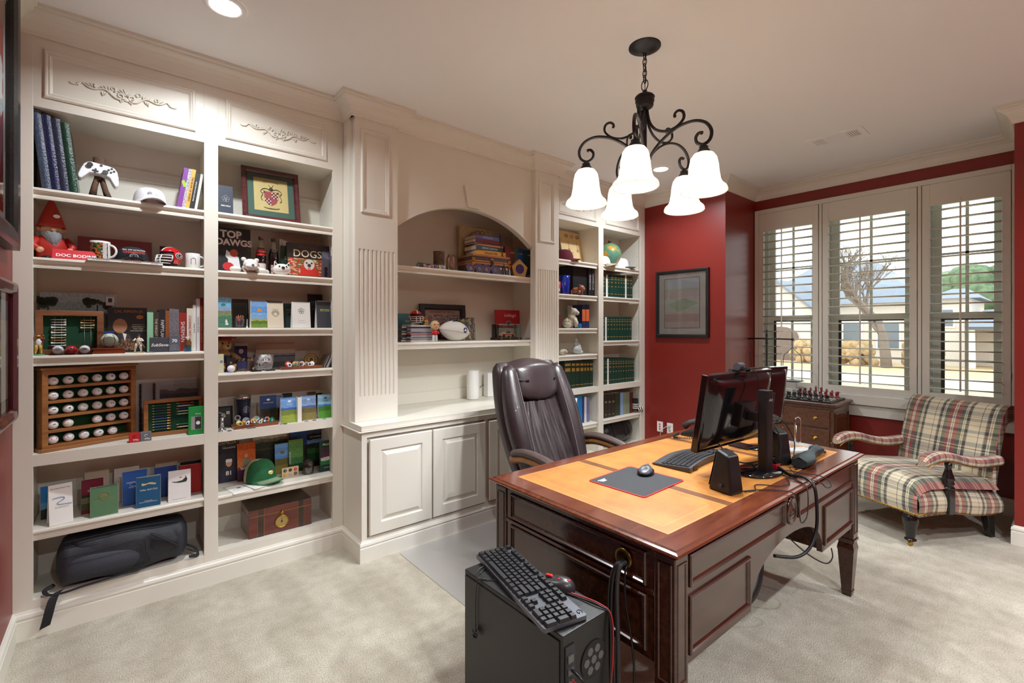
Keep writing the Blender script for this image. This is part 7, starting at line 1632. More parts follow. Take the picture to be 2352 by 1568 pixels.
t=facebook('dog_book','black book about dogs with bulldog photo in a red jersey','book',660,758,551,z,3.235,0.022,mt('dogbook_black',(34,28,28),0.4),lean=0.05,h=0.222);w,h=t['w'],t['h']
text('Damn Good',0.026,mt('dull_red_ink',(110,40,40),0.5),t,(-0.004,-0.0012,h-0.024));text('DOGS!',0.066,mt('cream_ink',(222,206,170),0.5),t,(0,-0.0012,h-0.068),bold=0.0006,wide=1.0)
g=G();g.quad([(-w/2+0.004,-0.001,0.012),(w/2-0.010,-0.001,0.012),(w/2-0.010,-0.001,h*0.56),(-w/2+0.004,-0.001,h*0.56)]);g.obj('cover_photo',blotch('crowd_photo',[(170,60,40),(200,170,140),(190,50,30),(90,110,60),(214,190,150)],5),t)
shape(t,[(-0.062,0.012),(0.058,0.012),(0.050,0.050),(0.030,0.075),(-0.030,0.075),(-0.052,0.050)],mt('jersey_red',(200,44,30),0.5),off=-0.0016,name='dog_jersey');shape(t,circ(0.034,20,0.0,0.086,0.036),mt('dog_fur',(214,206,196),0.6),off=-0.0022,name='dog_face');shape(t,circ(0.012,14,0.0,0.080,0.012),mt('dog_muzzle_dark',(70,60,56),0.6),off=-0.0028,name='dog_nose');shape(t,circ(0.010,12,0.0,0.058,0.008),mt('tongue_pink',(206,120,130),0.6),off=-0.0028,name='dog_tongue');shape(t,[circ(0.006,10,-0.016,0.096),circ(0.006,10,0.016,0.096)],INK,off=-0.0028,name='dog_eyes')
t=boxy('clear_blister_box','clear blister box with small dark figure at the right end of the second shelf','box',741,760,578,z,3.172,0.03,CLEAR)
g=G();g.box((-t['w']/2+0.002,0.012,0.002),(t['w']/2-0.002,0.0145,t['h']-0.002));g.obj('backing_card',mt('blister_card',(150,160,190),0.5),t);g=G();g.tube([(0,0,0.008),(0,0,0.035),(0,0,0.05)],[0.008,0.010,0.006],8);g.ell((0,0,0.062),0.012,10,8);g.obj('toy_figure',DARKG,t)
z=1.4565
T3=[('tent_card','seaside tent card with green headland at the left of the third shelf, second column',492,532,683,3.20,art('headland',[(0,(70,120,96)),(0.38,(110,140,90)),(0.5,(150,110,80)),(0.55,(130,160,190)),(0.7,(110,180,220))],0.06),False),('desk_calendar','black desk calendar behind the pencil glass',534,568,697,3.29,mt('cal_black',(30,36,28),0.5),False),('tent_card','black tent card furthest back behind the pencil glass',533,571,687,3.37,mt('cal_black2',(26,26,26),0.5),False),('desk_calendar','sky blue links calendar with orange crest on the third shelf',577,615,692,3.19,art('links_sky',[(0,(110,140,50)),(0.14,(80,120,50)),(0.26,(170,170,80)),(0.34,(120,170,220)),(0.55,(96,150,214)),(0.8,(120,168,222))],0.06),True),('desk_calendar','cream calendar with dark floral crest on the third shelf',615,652,696,3.19,mt('cal_cream',(220,210,188),0.6),True),('tent_card','taupe tent card behind the cream calendar',612,651,690,3.29,mt('cal_taupe',(110,100,92),0.6),False),('desk_calendar','dark green calendar between the cream and the white ones',651,680,697,3.25,mt('cal_dkgreen',(22,48,40),0.5),True),('desk_calendar','white calendar with black clover on the third shelf',672,714,694,3.18,mt('cal_white',(226,226,220),0.6),True),('tent_card','navy tent card standing highest at the back right',707,743,676,3.38,mt('cal_navy',(24,30,50),0.5),False),('desk_calendar','black calendar with gold script beside the white clover one',712,738,693,3.28,mt('cal_black3',(22,22,22),0.5),False),('desk_calendar','charcoal calendar with yellow club name at the column edge',728,764,691,3.20,mt('cal_charcoal',(52,54,62),0.5),'w')]
for nm,lb,u0,u1,vt,Y,fm,coil in T3:
 t=tent(nm,lb,u0,u1,vt,z,Y,fm,0.13 if Y<3.3 else 0.05,0.0,None,coil,cat='calendar' if nm=='desk_calendar' else 'card');w,h=t['w'],t['h']
 if 'orange crest' in lb:shape(t,circ(0.014,18,0.002,h*0.66,0.011),mt('crest_orange',(206,150,60),0.5));ftext(t,'Links',0.012,WINK,0.002,h*0.52,shear=0.3)
 if 'floral' in lb or 'dark green' in lb:
  g=G();g.T=on_face(t);mm=INK if 'floral' in lb else LGREY
  for k in range(6):a=PI*k/5;g.tube(scroll_pts:=[(0.016*math.cos(a)+0.006*math.cos(b),-0.001,h*0.58+0.014*math.sin(a)+0.006*math.sin(b))for b in[2*PI*i/10 for i in range(10)]],0.0011,4,closed=True,flat=0.4)
  g.tube([(-0.018,-0.001,h*0.56),(-0.008,-0.001,h*0.47),(0.008,-0.001,h*0.47),(0.018,-0.001,h*0.56)],0.0014,4,flat=0.4);g.obj('floral_crest',mm,t);ftext(t,'BALTIMORE',0.006,mm,0,h*0.74)
 if 'black clover' in lb:shamrock(t,0,h*0.66,0.020,INK);ftext(t,'YARDAGE BOOK',0.005,GREY,0,h*0.28);ftext(t,'ERIN HILLS GOLF COURSE',0.004,GREY,0,h*0.20)
 if 'yellow club' in lb:ftext(t,'ERIN',0.012,mt('yellow_ink',(200,200,60),0.5),-0.014,h*0.66,bold=0.0003);ftext(t,'HILLS',0.012,mt('yellow_ink',(200,200,60),0.5),0.020,h*0.66,bold=0.0003);shape(t,circ(0.004,10,0.002,h*0.67),mt('clover_green',(60,150,90),0.5));shape(t,[(-0.028,h*0.605),(0.034,h*0.605),(0.034,h*0.612),(-0.028,h*0.612)],LGREY,name='rule')
 if 'gold script' in lb:ftext(t,'Glen',0.014,GOLD,-0.004,h*0.72,shear=0.3)
 if 'headland' in lb:ftext(t,'PEBBLE COVE',0.008,WINK,0.004,h*0.88);shape(t,circ(0.012,14,0.004,h*0.76,0.008),mt('cypress_green',(40,120,100),0.5));shape(t,[circ(0.009,12,0.020,h*0.12,0.006),circ(0.007,12,0.018,h*0.19,0.005),circ(0.005,12,0.017,h*0.245,0.004)],WINK,name='cairn')
t=thing('pencil_glass','oval glass holding orange tipped golf pencils','glass',(sx(551,3.175),3.178,z))
g=G();g.lathe([(0.001,0.0),(0.014,0.0),(0.022,0.012),(0.026,0.035),(0.024,0.055),(0.0235,0.055),(0.0245,0.035),(0.020,0.014),(0.001,0.004)],seg=20);g.obj('glass',CLEAR,t)
rnd=random.Random(4)
for k in range(9):
 a=2*PI*k/9;b=Vector((0.007*math.cos(a),0.007*math.sin(a),0.008));e=Vector((0.019*math.cos(a),0.015*math.sin(a),0.068+rnd.uniform(-0.006,0.008)))
 g=G();g.tube([b,b.lerp(e,0.88)],0.0028,6,0);g.tube([b.lerp(e,0.88),e],0.003,6,1)
 o=g.obj('golf_pencil',[mt('gp_%d'%(k%4),[(40,60,50),(40,50,110),(190,50,50),(50,52,60)][k%4],0.4),mt('orange_tip',(226,120,50),0.6)]);o.location=t.location;tag(o,'golf pencil with orange tip, %s of nine round the oval glass'%ORDN[k],'pencil','pencils in the oval glass')
g=G();g.lathe([(0.001,0),(0.006,0),(0.0055,0.003),(0.0022,0.012),(0.0018,0.045),(0.0006,0.054)],seg=12);tag(g.obj('golf_tee',WPL,None,(sx(567.5,3.172),3.172,z)),'white golf tee standing upside down beside the oval glass','golf tee')
z=1.1925
t=thing('teddy_bear','teddy bear in a red cap at the left of the fourth shelf, second column','teddy bear',(sx(508,3.28),3.29,z),R(20))
FUR=mt('teddy_fur',(176,138,92),0.95,var=0.25,scale=90,bump=0.5,bscale=160)
g=G();g.ell((0,0,0.07),(0.06,0.055,0.07));g.ell((0,-0.005,0.165),(0.058,0.052,0.052));g.ell((0,-0.055,0.152),(0.026,0.022,0.020));g.tube([(0.05,-0.01,0.10),(0.085,-0.04,0.06)],[0.022,0.024],8);g.tube([(-0.05,-0.01,0.10),(-0.08,-0.04,0.06)],[0.022,0.024],8);g.tube([(0.035,-0.02,0.03),(0.05,-0.09,0.025)],[0.028,0.026],8);g.tube([(-0.035,-0.02,0.03),(-0.05,-0.09,0.025)],[0.028,0.026],8);g.ell((-0.05,0,0.205),0.018);g.ell((0.05,0,0.205),0.018);g.obj('body',FUR,t)
g=G();g.ell((0,0.005,0.20),(0.062,0.058,0.036));g.box((-0.04,-0.09,0.20),(0.04,-0.03,0.208));g.obj('red_cap',mt('cap_red',(140,20,24),0.8),t)
g=G();g.ell((-0.018,-0.052,0.172),0.006,8,6);g.ell((0.018,-0.052,0.172),0.006,8,6);g.ell((0,-0.078,0.156),(0.008,0.005,0.006),8,6);g.obj('face_details',INK,t)
g=G();g.surf(lambda u,v:(0.061*math.cos(2*PI*u),-0.0+0.056*math.sin(2*PI*u),0.055+0.045*v),20,2,cu=True);g.obj('striped_shirt',mt('navy_knit',(36,42,66),0.8),t)
t=boxy('navy_card','navy golf cup card with pale top band behind the glass mugs','card',539,568,785,z,3.38,0.004,mt('card_navy',(26,32,84),0.5),h=0.165);shape(t,circ(0.013,18,0.0,0.115,0.015),SILVER,off=-0.003)
g=G();g.box((-t['w']/2,-0.003,t['h']-0.016),(t['w']/2,-0.002,t['h']));g.obj('pale_band',LGREY,t)
t=boxy('cream_box','cream box with blue round labels at the front left','box',500,514,813,z,3.185,0.03,mt('box_cream',(220,214,184),0.6));shape(t,circ(0.008,14,0.004,t['h']*0.6),mt('label_blue',(110,150,170),0.5),off=-0.0152,name='round_label')
t=boxy('dark_box','small navy box with gold crest behind the golf ball','box',520,541,822,z,3.23,0.03,mt('box_navy2',(40,44,60),0.5));shape(t,circ(0.007,12,0,t['h']*0.66),GOLD,off=-0.0152)
golf_ball('single white golf ball at the front of the fourth shelf by the cream box',(sx(531,3.18),3.18,z+0.0015),None)
t=mug('glass_tankard','clear glass tankard with navy print beside the golf ball',(sx(555,3.215),3.215,z),0.028,0.075,CLEAR,R(20),(0.02,0.06,210,330),mt('navy_band',(44,50,96),0.4))
t=thing('striped_bracelet','navy and white banded loop leaning on the speckled mug','bracelet',(sx(572,3.245),3.245,z+0.001),rot=(R(80),0,R(20)));
for k in range(12):
 g=G();g.tube([(0.040*math.cos(R(30*k+q)),0.040+0.040*math.sin(R(30*k+q)),0)for q in(0,10,20,30)],0.0055,8);g.obj('band',(NAVY,WINK,RINK)[k%3],t)
SPK=blotch('speckled_glaze',[(40,40,42),(168,168,168),(176,176,176),(172,172,172),(180,180,180)],60,coord='Object')
t=thing('speckled_mug','wide grey speckled mug with round golf crest on the fourth shelf','mug',(sx(605,3.255),3.25,z));r_=0.058
g=G();g.lathe([(0.001,0),(r_*0.62,0),(r_*0.82,0.012),(r_*0.95,0.04),(r_,0.10),(r_*0.96,0.10),(r_*0.90,0.04),(r_*0.75,0.016),(0.001,0.008)],seg=28);g.obj('body',SPK,t)
shape(t,circ(0.016,20,0,0.065,0.018),NAVY,off=-0.0575);shape(t,circ(0.012,18,0,0.067,0.013),WINK,off=-0.0582,name='inner_crest');shape(t,[(-0.022,0.052),(0.022,0.052),(0.018,0.060),(-0.018,0.060)],WINK,off=-0.0586,name='crest_scroll');shape(t,[(-0.002,0.062),(0.002,0.062),(0.004,0.074),(-0.004,0.074)],GOLD,off=-0.0588,name='cup_mark');text('RYDER CUP',0.0065,NAVY,t,(0,-0.0592,0.056));text('WHISTLING STRAITS',0.006,INK,t,(0,-0.058,0.035))
t=boxy('landscape_photo','grey lake landscape photo leaning at the back of the fourth shelf','photo',588,678,793,z,3.41,0.004,PAPER,fm=art('lake_photo',[(0,(70,76,84)),(0.25,(110,120,128)),(0.46,(52,60,70)),(0.52,(150,158,162)),(0.60,(196,184,164))],0.05,3,0.1,asp=2),h=0.155)
TRAY=wood('tray_cherry',(120,54,26),(156,80,42),0.3,0.3)
def tray(label,p0,p1,w,z):
 d=p1-p0;t=thing('marker_tray',label,'tray',((p0.x+p1.x)/2,(p0.y+p1.y)/2+w/2,z),math.atan2(d.y,d.x));L_=d.length
 g=G();g.taper((0,0,0),L_*0.97,w*0.9,L_,w,0.018);g.obj('wooden_block',TRAY,t,bevel=0.002)
 for k in range(3):g=G();g.box((-L_/2+0.012,-w/2+0.014+0.022*k,0.018),(L_/2-0.012,-w/2+0.017+0.022*k,0.0185));g.obj('slot',INK,t)
 return t
tr=tray('cherry tray of upright ball markers on the fourth shelf',Vector((sx(645,3.17),3.17,z)),Vector((sx(741,3.17),3.17,z)),0.08,z)
def markers(tr,L_,z,cols,seed,lbl,grp,w=0.08,n=None):
 rnd=random.Random(seed)
 for k,(c,r_,row,fx,wd)in enumerate(cols):
  M_=mt('marker_%d_%d_%d'%c,c,0.35,0.2);g=G();g.lathe([(r_,-0.0015),(r_,0.0015)],(0,0,0),20,ax='y');g.lathe([(0.0002,-0.0016),(r_,-0.0015)],(0,0,0),20,ax='y');g.lathe([(r_,0.0015),(0.0002,0.0016)],(0,0,0),20,ax='y')
  t=thing('ball_marker','%s ball marker %s'%(wd,lbl),'ball marker',tr.matrix_world@Vector((0,0,0)),tr.rotation_euler.z,grp)
  t.location=tr.location+Matrix.Rotation(tr.rotation_euler.z,3,'Z')@Vector((-L_/2+L_*fx,-w/2+0.0155+0.022*row,0.0186+r_-0.003));t.rotation_euler=(R(-12),0,tr.rotation_euler.z)
  g.obj('disc',M_,t)
  g=G();g.lathe([(0.0002,-0.0021),(r_*0.55,-0.002),(r_*0.55,-0.0016)],(0,0,0),16,ax='y');g.obj('inlay',(WINK,NAVY,GOLD,mt('clover_green',(60,150,90),0.5))[k%4],t)
bpy.context.view_layer.update()
markers(tr,0.21,z,[((206,50,44),0.018,1,0.14,'round red'),((236,236,234),0.013,0,0.16,'small white'),((222,160,100),0.017,1,0.34,'large orange tan'),((40,110,80),0.011,0,0.32,'small green'),((230,190,160),0.016,2,0.44,'peach'),((120,110,110),0.013,0,0.47,'pewter'),((226,216,226),0.016,1,0.54,'pale lilac'),((196,140,120),0.014,1,0.68,'copper pink'),((236,240,244),0.015,1,0.84,'scalloped white'),((216,214,210),0.012,0,0.74,'ivory')],1,'standing in the fourth shelf tray','ball markers in the fourth shelf tray')
t=thing('brass_medallion','round gold medallion with letter B and ring lettering behind the tray','medallion',(sx(714.5,3.33),3.33,z+0.0005),R(-6));r_=0.047
g=G();g.cyl((0,0.004,r_),r_,-0.006,32,ax='y');g.obj('disc',mt('pale_gold',(206,184,112),0.45,0.3),t)
for rr_ in(0.95,0.62):g=G();g.lathe([(r_*rr_,0),(r_*rr_-0.0018,-0.0006),(r_*rr_-0.0035,0)],(0,-0.0025,r_),32,ax='y');g.obj('ring_line',INK,t)
text('B',0.034,INK,t,(0,-0.0034,r_),bold=0.0006,shear=0.1);g=G();g.tube([(0,0,2*r_+0.006*math.sin(a)*1.0+0.002)if False else(0.006*math.cos(a),0,2*r_+0.003+0.005*math.sin(a))for a in[2*PI*k/10 for k in range(10)]],0.0016,5,closed=True);g.obj('hanging_loop',GOLD,t)
for k,ch_ in enumerate('BROOKFIELD'):
 a=R(170-160*k/9);o=text(ch_,0.010,INK,t,(r_*0.79*math.cos(a),-0.0034,r_+r_*0.79*math.sin(a)));o.rotation_euler=(PI/2,-(a-PI/2),0)
t=boxy('tan_card','tan kraft card with dotted design at the right end of the fourth shelf','card',732,754,813,z,3.34,0.004,mt('kraft',(196,176,150),0.8),lean=0.10);shape(t,[circ(0.002,8,-0.008+0.004*i,t['h']*0.5+0.004*j)for i in range(5)for j in range(4)],mt('kraft_ink',(130,110,92),0.7),name='dots',off=-0.0006)
for k in range(4):spine('leaning_pamphlet','glossy pamphlet, %s of four leaning against the column edge'%ORDN[k],743+3*k,746+3*k,0,z,(SILVER,DARKG,LGREY,GREY)[k],Y=3.18,depth=0.12,tilt=R(24),h=0.085,cat='pamphlet')
for k,(u,lb,m_,wd_)in enumerate(((523,'blue and white striped card lying flat at the shelf front',blotch('stripe_card',[(70,80,150),(220,224,234),(90,100,160)],6),0.05),(553,'cream card lying flat at the shelf front',mt('flat_cream',(226,210,180),0.7),0.045),(588,'black wallet lying flat at the shelf front',BLACK,0.055),(620,'dark folded leather case lying flat before the speckled mug',DARKG,0.05))):
 g=G();g.box((-wd_/2,-0.02,0),(wd_/2,0.022,0.003+0.003*(k>1)));tag(g.obj('flat_card',m_,None,(sx(u,3.172),3.172,z),(0,0,R(4*k-6))),lb,'card')
z=0.8555
framed('tabletop_picture','small black frame with dark mat at the left of the fifth shelf, second column',0.105,0.125,0.010,BLACK,mt('mat_charcoal',(40,42,40),0.7),mt('coin_silver',(170,170,166),0.4,0.5),(0.018,0.075,0.036,0.093),(sx(512,3.29),3.29,z+0.001),(R(-8),0,0),0.01)
t=thing('silver_trophy','small silver golfer trophy beside the black frame','trophy',(sx(510,3.185),3.185,z))
g=G();g.lathe([(0.001,0),(0.022,0),(0.022,0.006),(0.010,0.012),(0.007,0.02),(0.001,0.02)],seg=18);g.tube([(-0.006,0,0.02),(0,0,0.05),(0.002,0,0.075)],[0.006,0.008,0.009],8);g.tube([(0.006,0,0.02),(0.002,0,0.05)],[0.005,0.006],8);g.ell((0.003,0,0.090),0.008,10,8);g.tube([(0.0,0,0.072),(0.016,-0.006,0.085),(0.006,-0.01,0.10)],0.004,6);g.tube([(0.006,-0.01,0.10),(-0.02,-0.004,0.11)],0.0016,5);g.obj('golfer',CHROME,t)
t=thing('navy_tumbler','navy insulated tumbler with etched round logo and steel rim','tumbler',(sx(559,3.37),3.37,z));Ht=zat(559,907,3.37)-z
g=G();g.lathe([(0.001,0),(0.032,0),(0.034,0.006),(0.042,Ht*0.88),(0.001,Ht*0.88)],seg=26);g.obj('body',mt('tumbler_navy',(18,26,54),0.3,coat=0.3),t);g=G();g.lathe([(0.042,Ht*0.88),(0.043,Ht),(0.040,Ht),(0.039,Ht*0.9)],seg=26);g.obj('steel_rim',CHROME,t)
g=G();g.tube([(0.010+0.016*math.cos(a),-0.0395,Ht*0.5+0.020*math.sin(a))for a in[2*PI*k/20 for k in range(20)]],0.0009,4,closed=True);g.tube([(0.002,-0.0395,Ht*0.44),(0.010,-0.040,Ht*0.58),(0.016,-0.0395,Ht*0.46)],0.0011,4);g.obj('etched_logo',LGREY,t)
tr2=tray('mahogany tray of upright ball markers at the front of the fifth shelf',Vector((sx(537,3.16),3.16,z)),Vector((sx(641,3.165),3.165,z)),0.10,z)
bpy.context.view_layer.update()
markers(tr2,0.235,z,[((214,200,120),0.015,1,0.12,'flower shaped cream'),((180,190,40),0.012,0,0.14,'lime yellow'),((206,130,110),0.014,1,0.24,'rose copper'),((150,160,166),0.020,2,0.30,'large pewter'),((50,40,80),0.014,1,0.34,'violet'),((230,226,224),0.010,0,0.30,'small white'),((226,160,120),0.017,1,0.46,'salmon'),((150,166,170),0.021,2,0.54,'large silver'),((60,100,60),0.011,0,0.46,'little football'),((206,210,206),0.014,1,0.58,'pale grey'),((30,34,76),0.017,1,0.66,'indigo'),((236,234,230),0.011,0,0.60,'snow white'),((70,60,110),0.012,0,0.70,'lilac navy'),((220,150,110),0.015,2,0.80,'apricot')],2,'standing in the fifth shelf tray','ball markers in the fifth shelf tray')
t=thing('highway_marker','green highway shield marker with white numeral in the fifth shelf tray','ball marker',tr2.location+Vector((0.085,-0.038,0.0182)),0,'ball markers in the fifth shelf tray')
g=G();g.prism([(-0.014,0),(0.014,0),(0.016,0.014),(0.010,0.026),(0,0.032),(-0.010,0.026),(-0.016,0.014)],-0.0015,0.0015);g.obj('shield',mt('highway_green',(24,120,80),0.4),t);text('1',0.020,WINK,t,(0,-0.0018,0.012),bold=0.0005)
t=thing('divot_tool','steel divot tool lying against the front of the fifth shelf tray','divot tool',(sx(572,3.15),3.146,z+0.0008),R(1));g=G();g.box((-0.01,-0.004,0),(0.035,0.004,0.008));g.tube([(-0.01,-0.003,0.004),(-0.036,-0.002,0.003)],0.0016,5);g.tube([(-0.01,0.003,0.004),(-0.036,0.002,0.003)],0.0016,5);g.obj('tool',SILVER,t)
t=thing('silver_flower','silver petal ornament on a short stem behind the fifth shelf tray','ornament',(sx(545,3.30),3.30,z));g=G();g.cyl((0,0,0),0.012,0.03,12);g.obj('stem',SILVER,t)
for k in range(12):
 a=2*PI*k/12;g=G();g.ell((0.014*math.cos(a),0.008*math.sin(a)*0.5-0.004,0.045+0.013*math.sin(a)),(0.006,0.003,0.006),8,6);g.obj('petal',SILVER,t)
SEA=[('coastal',598,637,908,3.30,(20,60,110),(20,70,120),(60,66,40),'dark blue coast calendar behind the tray'),('dusk',634,652,908,3.33,(96,104,140),(110,110,140),(96,84,40),'narrow dusk coast calendar between two coast calendars'),('dunes',646,686,912,3.18,(110,160,220),(60,100,170),(150,170,70),'bright links calendar with white oval crest at the shelf front'),('cliff',693,727,908,3.20,(130,170,220),(80,100,150),(130,120,66),'rocky cliff calendar right of the white booklet'),('bay',732,766,905,3.20,(150,200,230),(50,130,190),(80,150,50),'bay and fairway calendar at the column edge')]
for n_,u0,u1,vt,Y,s_,l_,g_,lb in SEA:
 t=tent('desk_calendar',lb+' on the fifth shelf',u0,u1,vt,z,Y,sky('sea_'+n_,s_,l_,g_,0.5),0.13,0.0,None,True);h=t['h']
 if n_!='dusk':
  shape(t,circ(0.010,16,0,h*0.84,0.007),WINK if n_!='bay' else mt('ring_blue',(60,110,170),0.5));ftext(t,{'coastal':'BANDON DUNES','dunes':'BANDON','cliff':'PACIFIC','bay':'THE LINKS'}[n_],0.0075,WINK if n_!='bay' else NAVY,0,h*0.72)
for i,(u0,u1,vt,c)in enumerate(((648,672,902,(24,36,34)),(706,726,899,(110,96,40)),(726,758,901,(30,34,36)))):tent('desk_calendar',('dark calendar standing behind the bright links calendar','olive calendar standing behind the cliff calendar','black calendar standing behind the bay calendar')[i],u0,u1,vt,z,3.385,mt('backcal_%d'%i,c,0.5),0.04,0,None,True)
spine('scorecard','white folded scorecard standing on edge between two calendars on the fifth shelf',684,693,913,z,PAPER,Y=3.165,depth=0.07,cat='scorecard')
for k,(u,y_)in enumerate(((507,3.158),(527,3.152),(648,3.160),(655,3.157),(704,3.160),(722,3.163),(745,3.166))):
 g=G();g.lathe([(0.001,0),(0.012,0),(0.012,0.002),(0.001,0.002)],seg=18);tag(g.obj('flat_coin',(SILVER,mt('copper_coin',(120,80,60),0.4,0.6))[k%2],None,(sx(u,y_),y_,z)),'flat %s coin, %s from the left along the fifth shelf edge'%(('silver','copper')[k%2],ORDN[k]),'coin','coins along the fifth shelf edge')
z=0.4885
t=facebook('sports_magazine','black game day magazine with number 81 player on the sixth shelf','magazine',492,549,1012,z,3.40,0.008,mt('gameday_black',(26,26,34),0.4),blotch('gameday_print',[(22,22,30),(24,24,32),(30,28,38),(60,52,66)],4),lean=0.03,h=0.285);w,h=t['w'],t['h']
text('GAMEDAY',0.030,mt('tan_ink',(196,166,110),0.5),t,(0.010,-0.0012,h-0.040),wide=0.82);text('MAGAZINE',0.014,WINK,t,(0.014,-0.0012,h-0.072));shape(t,[(-0.03,0.0),(0.05,0.0),(0.05,h*0.28),(0.03,h*0.34),(-0.01,h*0.34),(-0.03,h*0.28)],mt('jersey_navy',(34,36,60),0.5),name='player_jersey');shape(t,circ(0.016,16,0.012,h*0.40,0.020),SKIN,off=-0.0014,name='player_head');shape(t,[(-0.006,h*0.43),(0.030,h*0.43),(0.028,h*0.50),(-0.004,h*0.50)],WINK,off=-0.0016,name='player_cap');text('81',0.036,PAGES,t,(0.012,-0.0018,h*0.19),bold=0.0008)
t=facebook('sports_magazine','orange cover magazine with golfer leaning beside the game day magazine','magazine',546,588,1022,z,3.36,0.008,mt('orange_mag',(206,96,30),0.4),art('orange_print',[(0,(70,30,60)),(0.3,(120,50,60)),(0.36,(190,110,60)),(0.58,(210,100,36))],0.05),lean=0.10,h=0.235);h=t['h']
shape(t,[(-0.02,h*0.36),(0.024,h*0.36),(0.016,h*0.58),(0.0,h*0.60),(-0.014,h*0.56)],mt('golfer_green',(120,120,92),0.6),name='golfer_body');shape(t,circ(0.010,14,-0.002,h*0.66,0.013),SKIN,off=-0.0014,name='golfer_head');text('WORLD',0.022,WINK,t,(0.006,-0.0018,h*0.32),bold=0.0006)
t=facebook('guide_book','cream topped trail guide book behind the green cap','book',580,660,1000,z,3.415,0.014,mt('guide_cover',(196,188,170),0.5),art('guide_print',[(0,(26,28,24)),(0.28,(40,44,32)),(0.5,(60,70,50)),(0.66,(120,120,100)),(0.72,(206,196,178))],0.05),lean=0.02,h=0.325);text('TRAIL GUIDE',0.026,INK,t,(0,-0.0012,t['h']-0.045))
t=facebook('yardage_book','blue sky yardage book standing right of the green cap','book',632,666,1034,z,3.36,0.010,mt('yardage_cover',(90,140,200),0.4),sky('yardage',(110,160,216),(96,140,200),(120,110,50),0.5),lean=0.06,h=0.20);shape(t,circ(0.013,16,0,t['h']*0.70,0.010),mt('tree_olive',(110,110,60),0.5))
t=facebook('yardage_book','deep blue topped golf booklet behind the green yardage guide','book',667,706,1008,z,3.40,0.010,mt('deepblue_cover',(34,60,120),0.4),sky('augusta',(40,80,150),(30,60,120),(26,50,26),0.55),lean=0.03,h=0.29)
t=facebook('yardage_book','green fairway visitor guide with side lettering behind the whisky glass','book',664,697,1026,z,3.35,0.010,mt('visitor_cover',(40,84,46),0.4),art('visitor_print',[(0,(30,60,30)),(0.25,(60,110,60)),(0.45,(90,140,70)),(0.9,(120,160,60))],0.05),lean=0.06,h=0.215);o=text('VISITOR GUIDE',0.012,WINK,t,(-t['w']/2+0.008,-0.0012,t['h']*0.45));o.rotation_euler=(PI/2,-PI/2,0)
t=facebook('tournament_guide','tournament guide with mountain top photo leaning at the right of the sixth shelf','book',705,747,994,z,3.40,0.010,mt('tourn_cover',(40,46,60),0.4),art('tourn_print',[(0,(22,24,22)),(0.12,(30,90,50)),(0.3,(60,120,60)),(0.42,(30,50,30)),(0.52,(110,150,200)),(0.60,(28,30,34)),(0.74,(60,80,110))],0.04),lean=0.03,h=0.31);text('2014 MASTERS',0.012,WINK,t,(-0.004,-0.0012,t['h']*0.665))
t=facebook('tournament_guide','dark green tournament program with script title at the column edge','book',735,772,1030,z,3.235,0.010,mt('program_green',(20,66,56),0.4),lean=0.06,h=0.205);w,h=t['w'],t['h'];text('Masters',0.022,mt('cream_ink',(222,206,170),0.5),t,(0.0,-0.0012,h-0.026),shear=0.2,bold=0.0003)
g=G();g.quad([(-w/2+0.006,-0.001,h*0.22),(w/2-0.006,-0.001,h*0.22),(w/2-0.006,-0.001,h*0.78),(-w/2+0.006,-0.001,h*0.78)]);g.obj('cover_photo',art('program_photo',[(0,(40,140,70)),(0.22,(222,226,222)),(0.42,(90,60,80)),(0.7,(70,60,70))],0.08),t);text('PATRON GUIDE',0.008,WINK,t,(0,-0.0012,h*0.12))
YL=mt('logo_yellow2',(232,200,40),0.5)
t=cap('trucker_hat','green cap with tan mesh back and yellow map emblem on the sixth shelf',(sx(596,3.30),3.285,z+0.008),R(28),mt('green_twill',(28,92,52),0.9,var=0.1,scale=60),mt('green_brim',(44,116,76),0.9),r=0.092,hgt=0.125,back=mt('tan_mesh',(186,170,142),0.9),logo=[([(-0.022,0.056),(-0.016,0.050),(0.004,0.046),(0.016,0.050),(0.020,0.060),(0.014,0.066),(0.004,0.068),(-0.016,0.068)],WINK,'emblem_border')])
g=G();g.prism([(-0.018,0.058),(-0.012,0.052),(0.004,0.049),(0.013,0.053),(0.016,0.060),(0.010,0.064),(-0.014,0.065)],-0.0962,-0.0955);g.T=None;g.obj('map_emblem',YL,t)
g=G();g.tube([(0.008,-0.0965,0.056),(0.010,-0.094,0.080)],0.0008,4);g.prism([(0.010,0.074),(0.017,0.077),(0.010,0.080)],-0.0955,-0.095);g.obj('flag_pin',RINK,t)
g=G()
for k in range(6):
 pts=[]
 for j in range(13):
  u_=j/12;a=R(200+140*u_);s_=math.sin(PI*u_);v_=0.25+0.12*k
  pts.append((0.092*0.95*math.cos(a)*(1-0.05*v_),0.092*1.05*math.sin(a)-0.078*v_*s_**0.55,0.0150+0.012*s_-0.022*v_*(1-s_)-0.004*v_))
 g.tube(pts[1:-1],0.0008,4)
g.obj('brim_stitching',PAGES,t)
t=boxy('button_card','tan card with six round number buttons beside the whisky glass','card',647,686,1073,z,3.262,0.014,mt('card_tan',(206,180,140),0.6),rz=R(2));w,h=t['w'],t['h']
for i in range(3):
 for j in range(2):
  m_=(INK,INK,RINK,GOLD,LGREY,mt('btn_navy',(50,60,90),0.4))[i+3*(1-j)];g=G();g.cyl((-w*0.31+w*0.31*i,-0.007,h*0.27+h*0.46*j),0.0095,-0.003,18,ax='y');b_=g.obj('round_button',m_,t);text(('34','o','30','71','USA','61')[i+3*(1-j)],0.009,WINK if m_ is not LGREY else NAVY,b_,(-w*0.31+w*0.31*i,-0.0104,h*0.27+h*0.46*j))
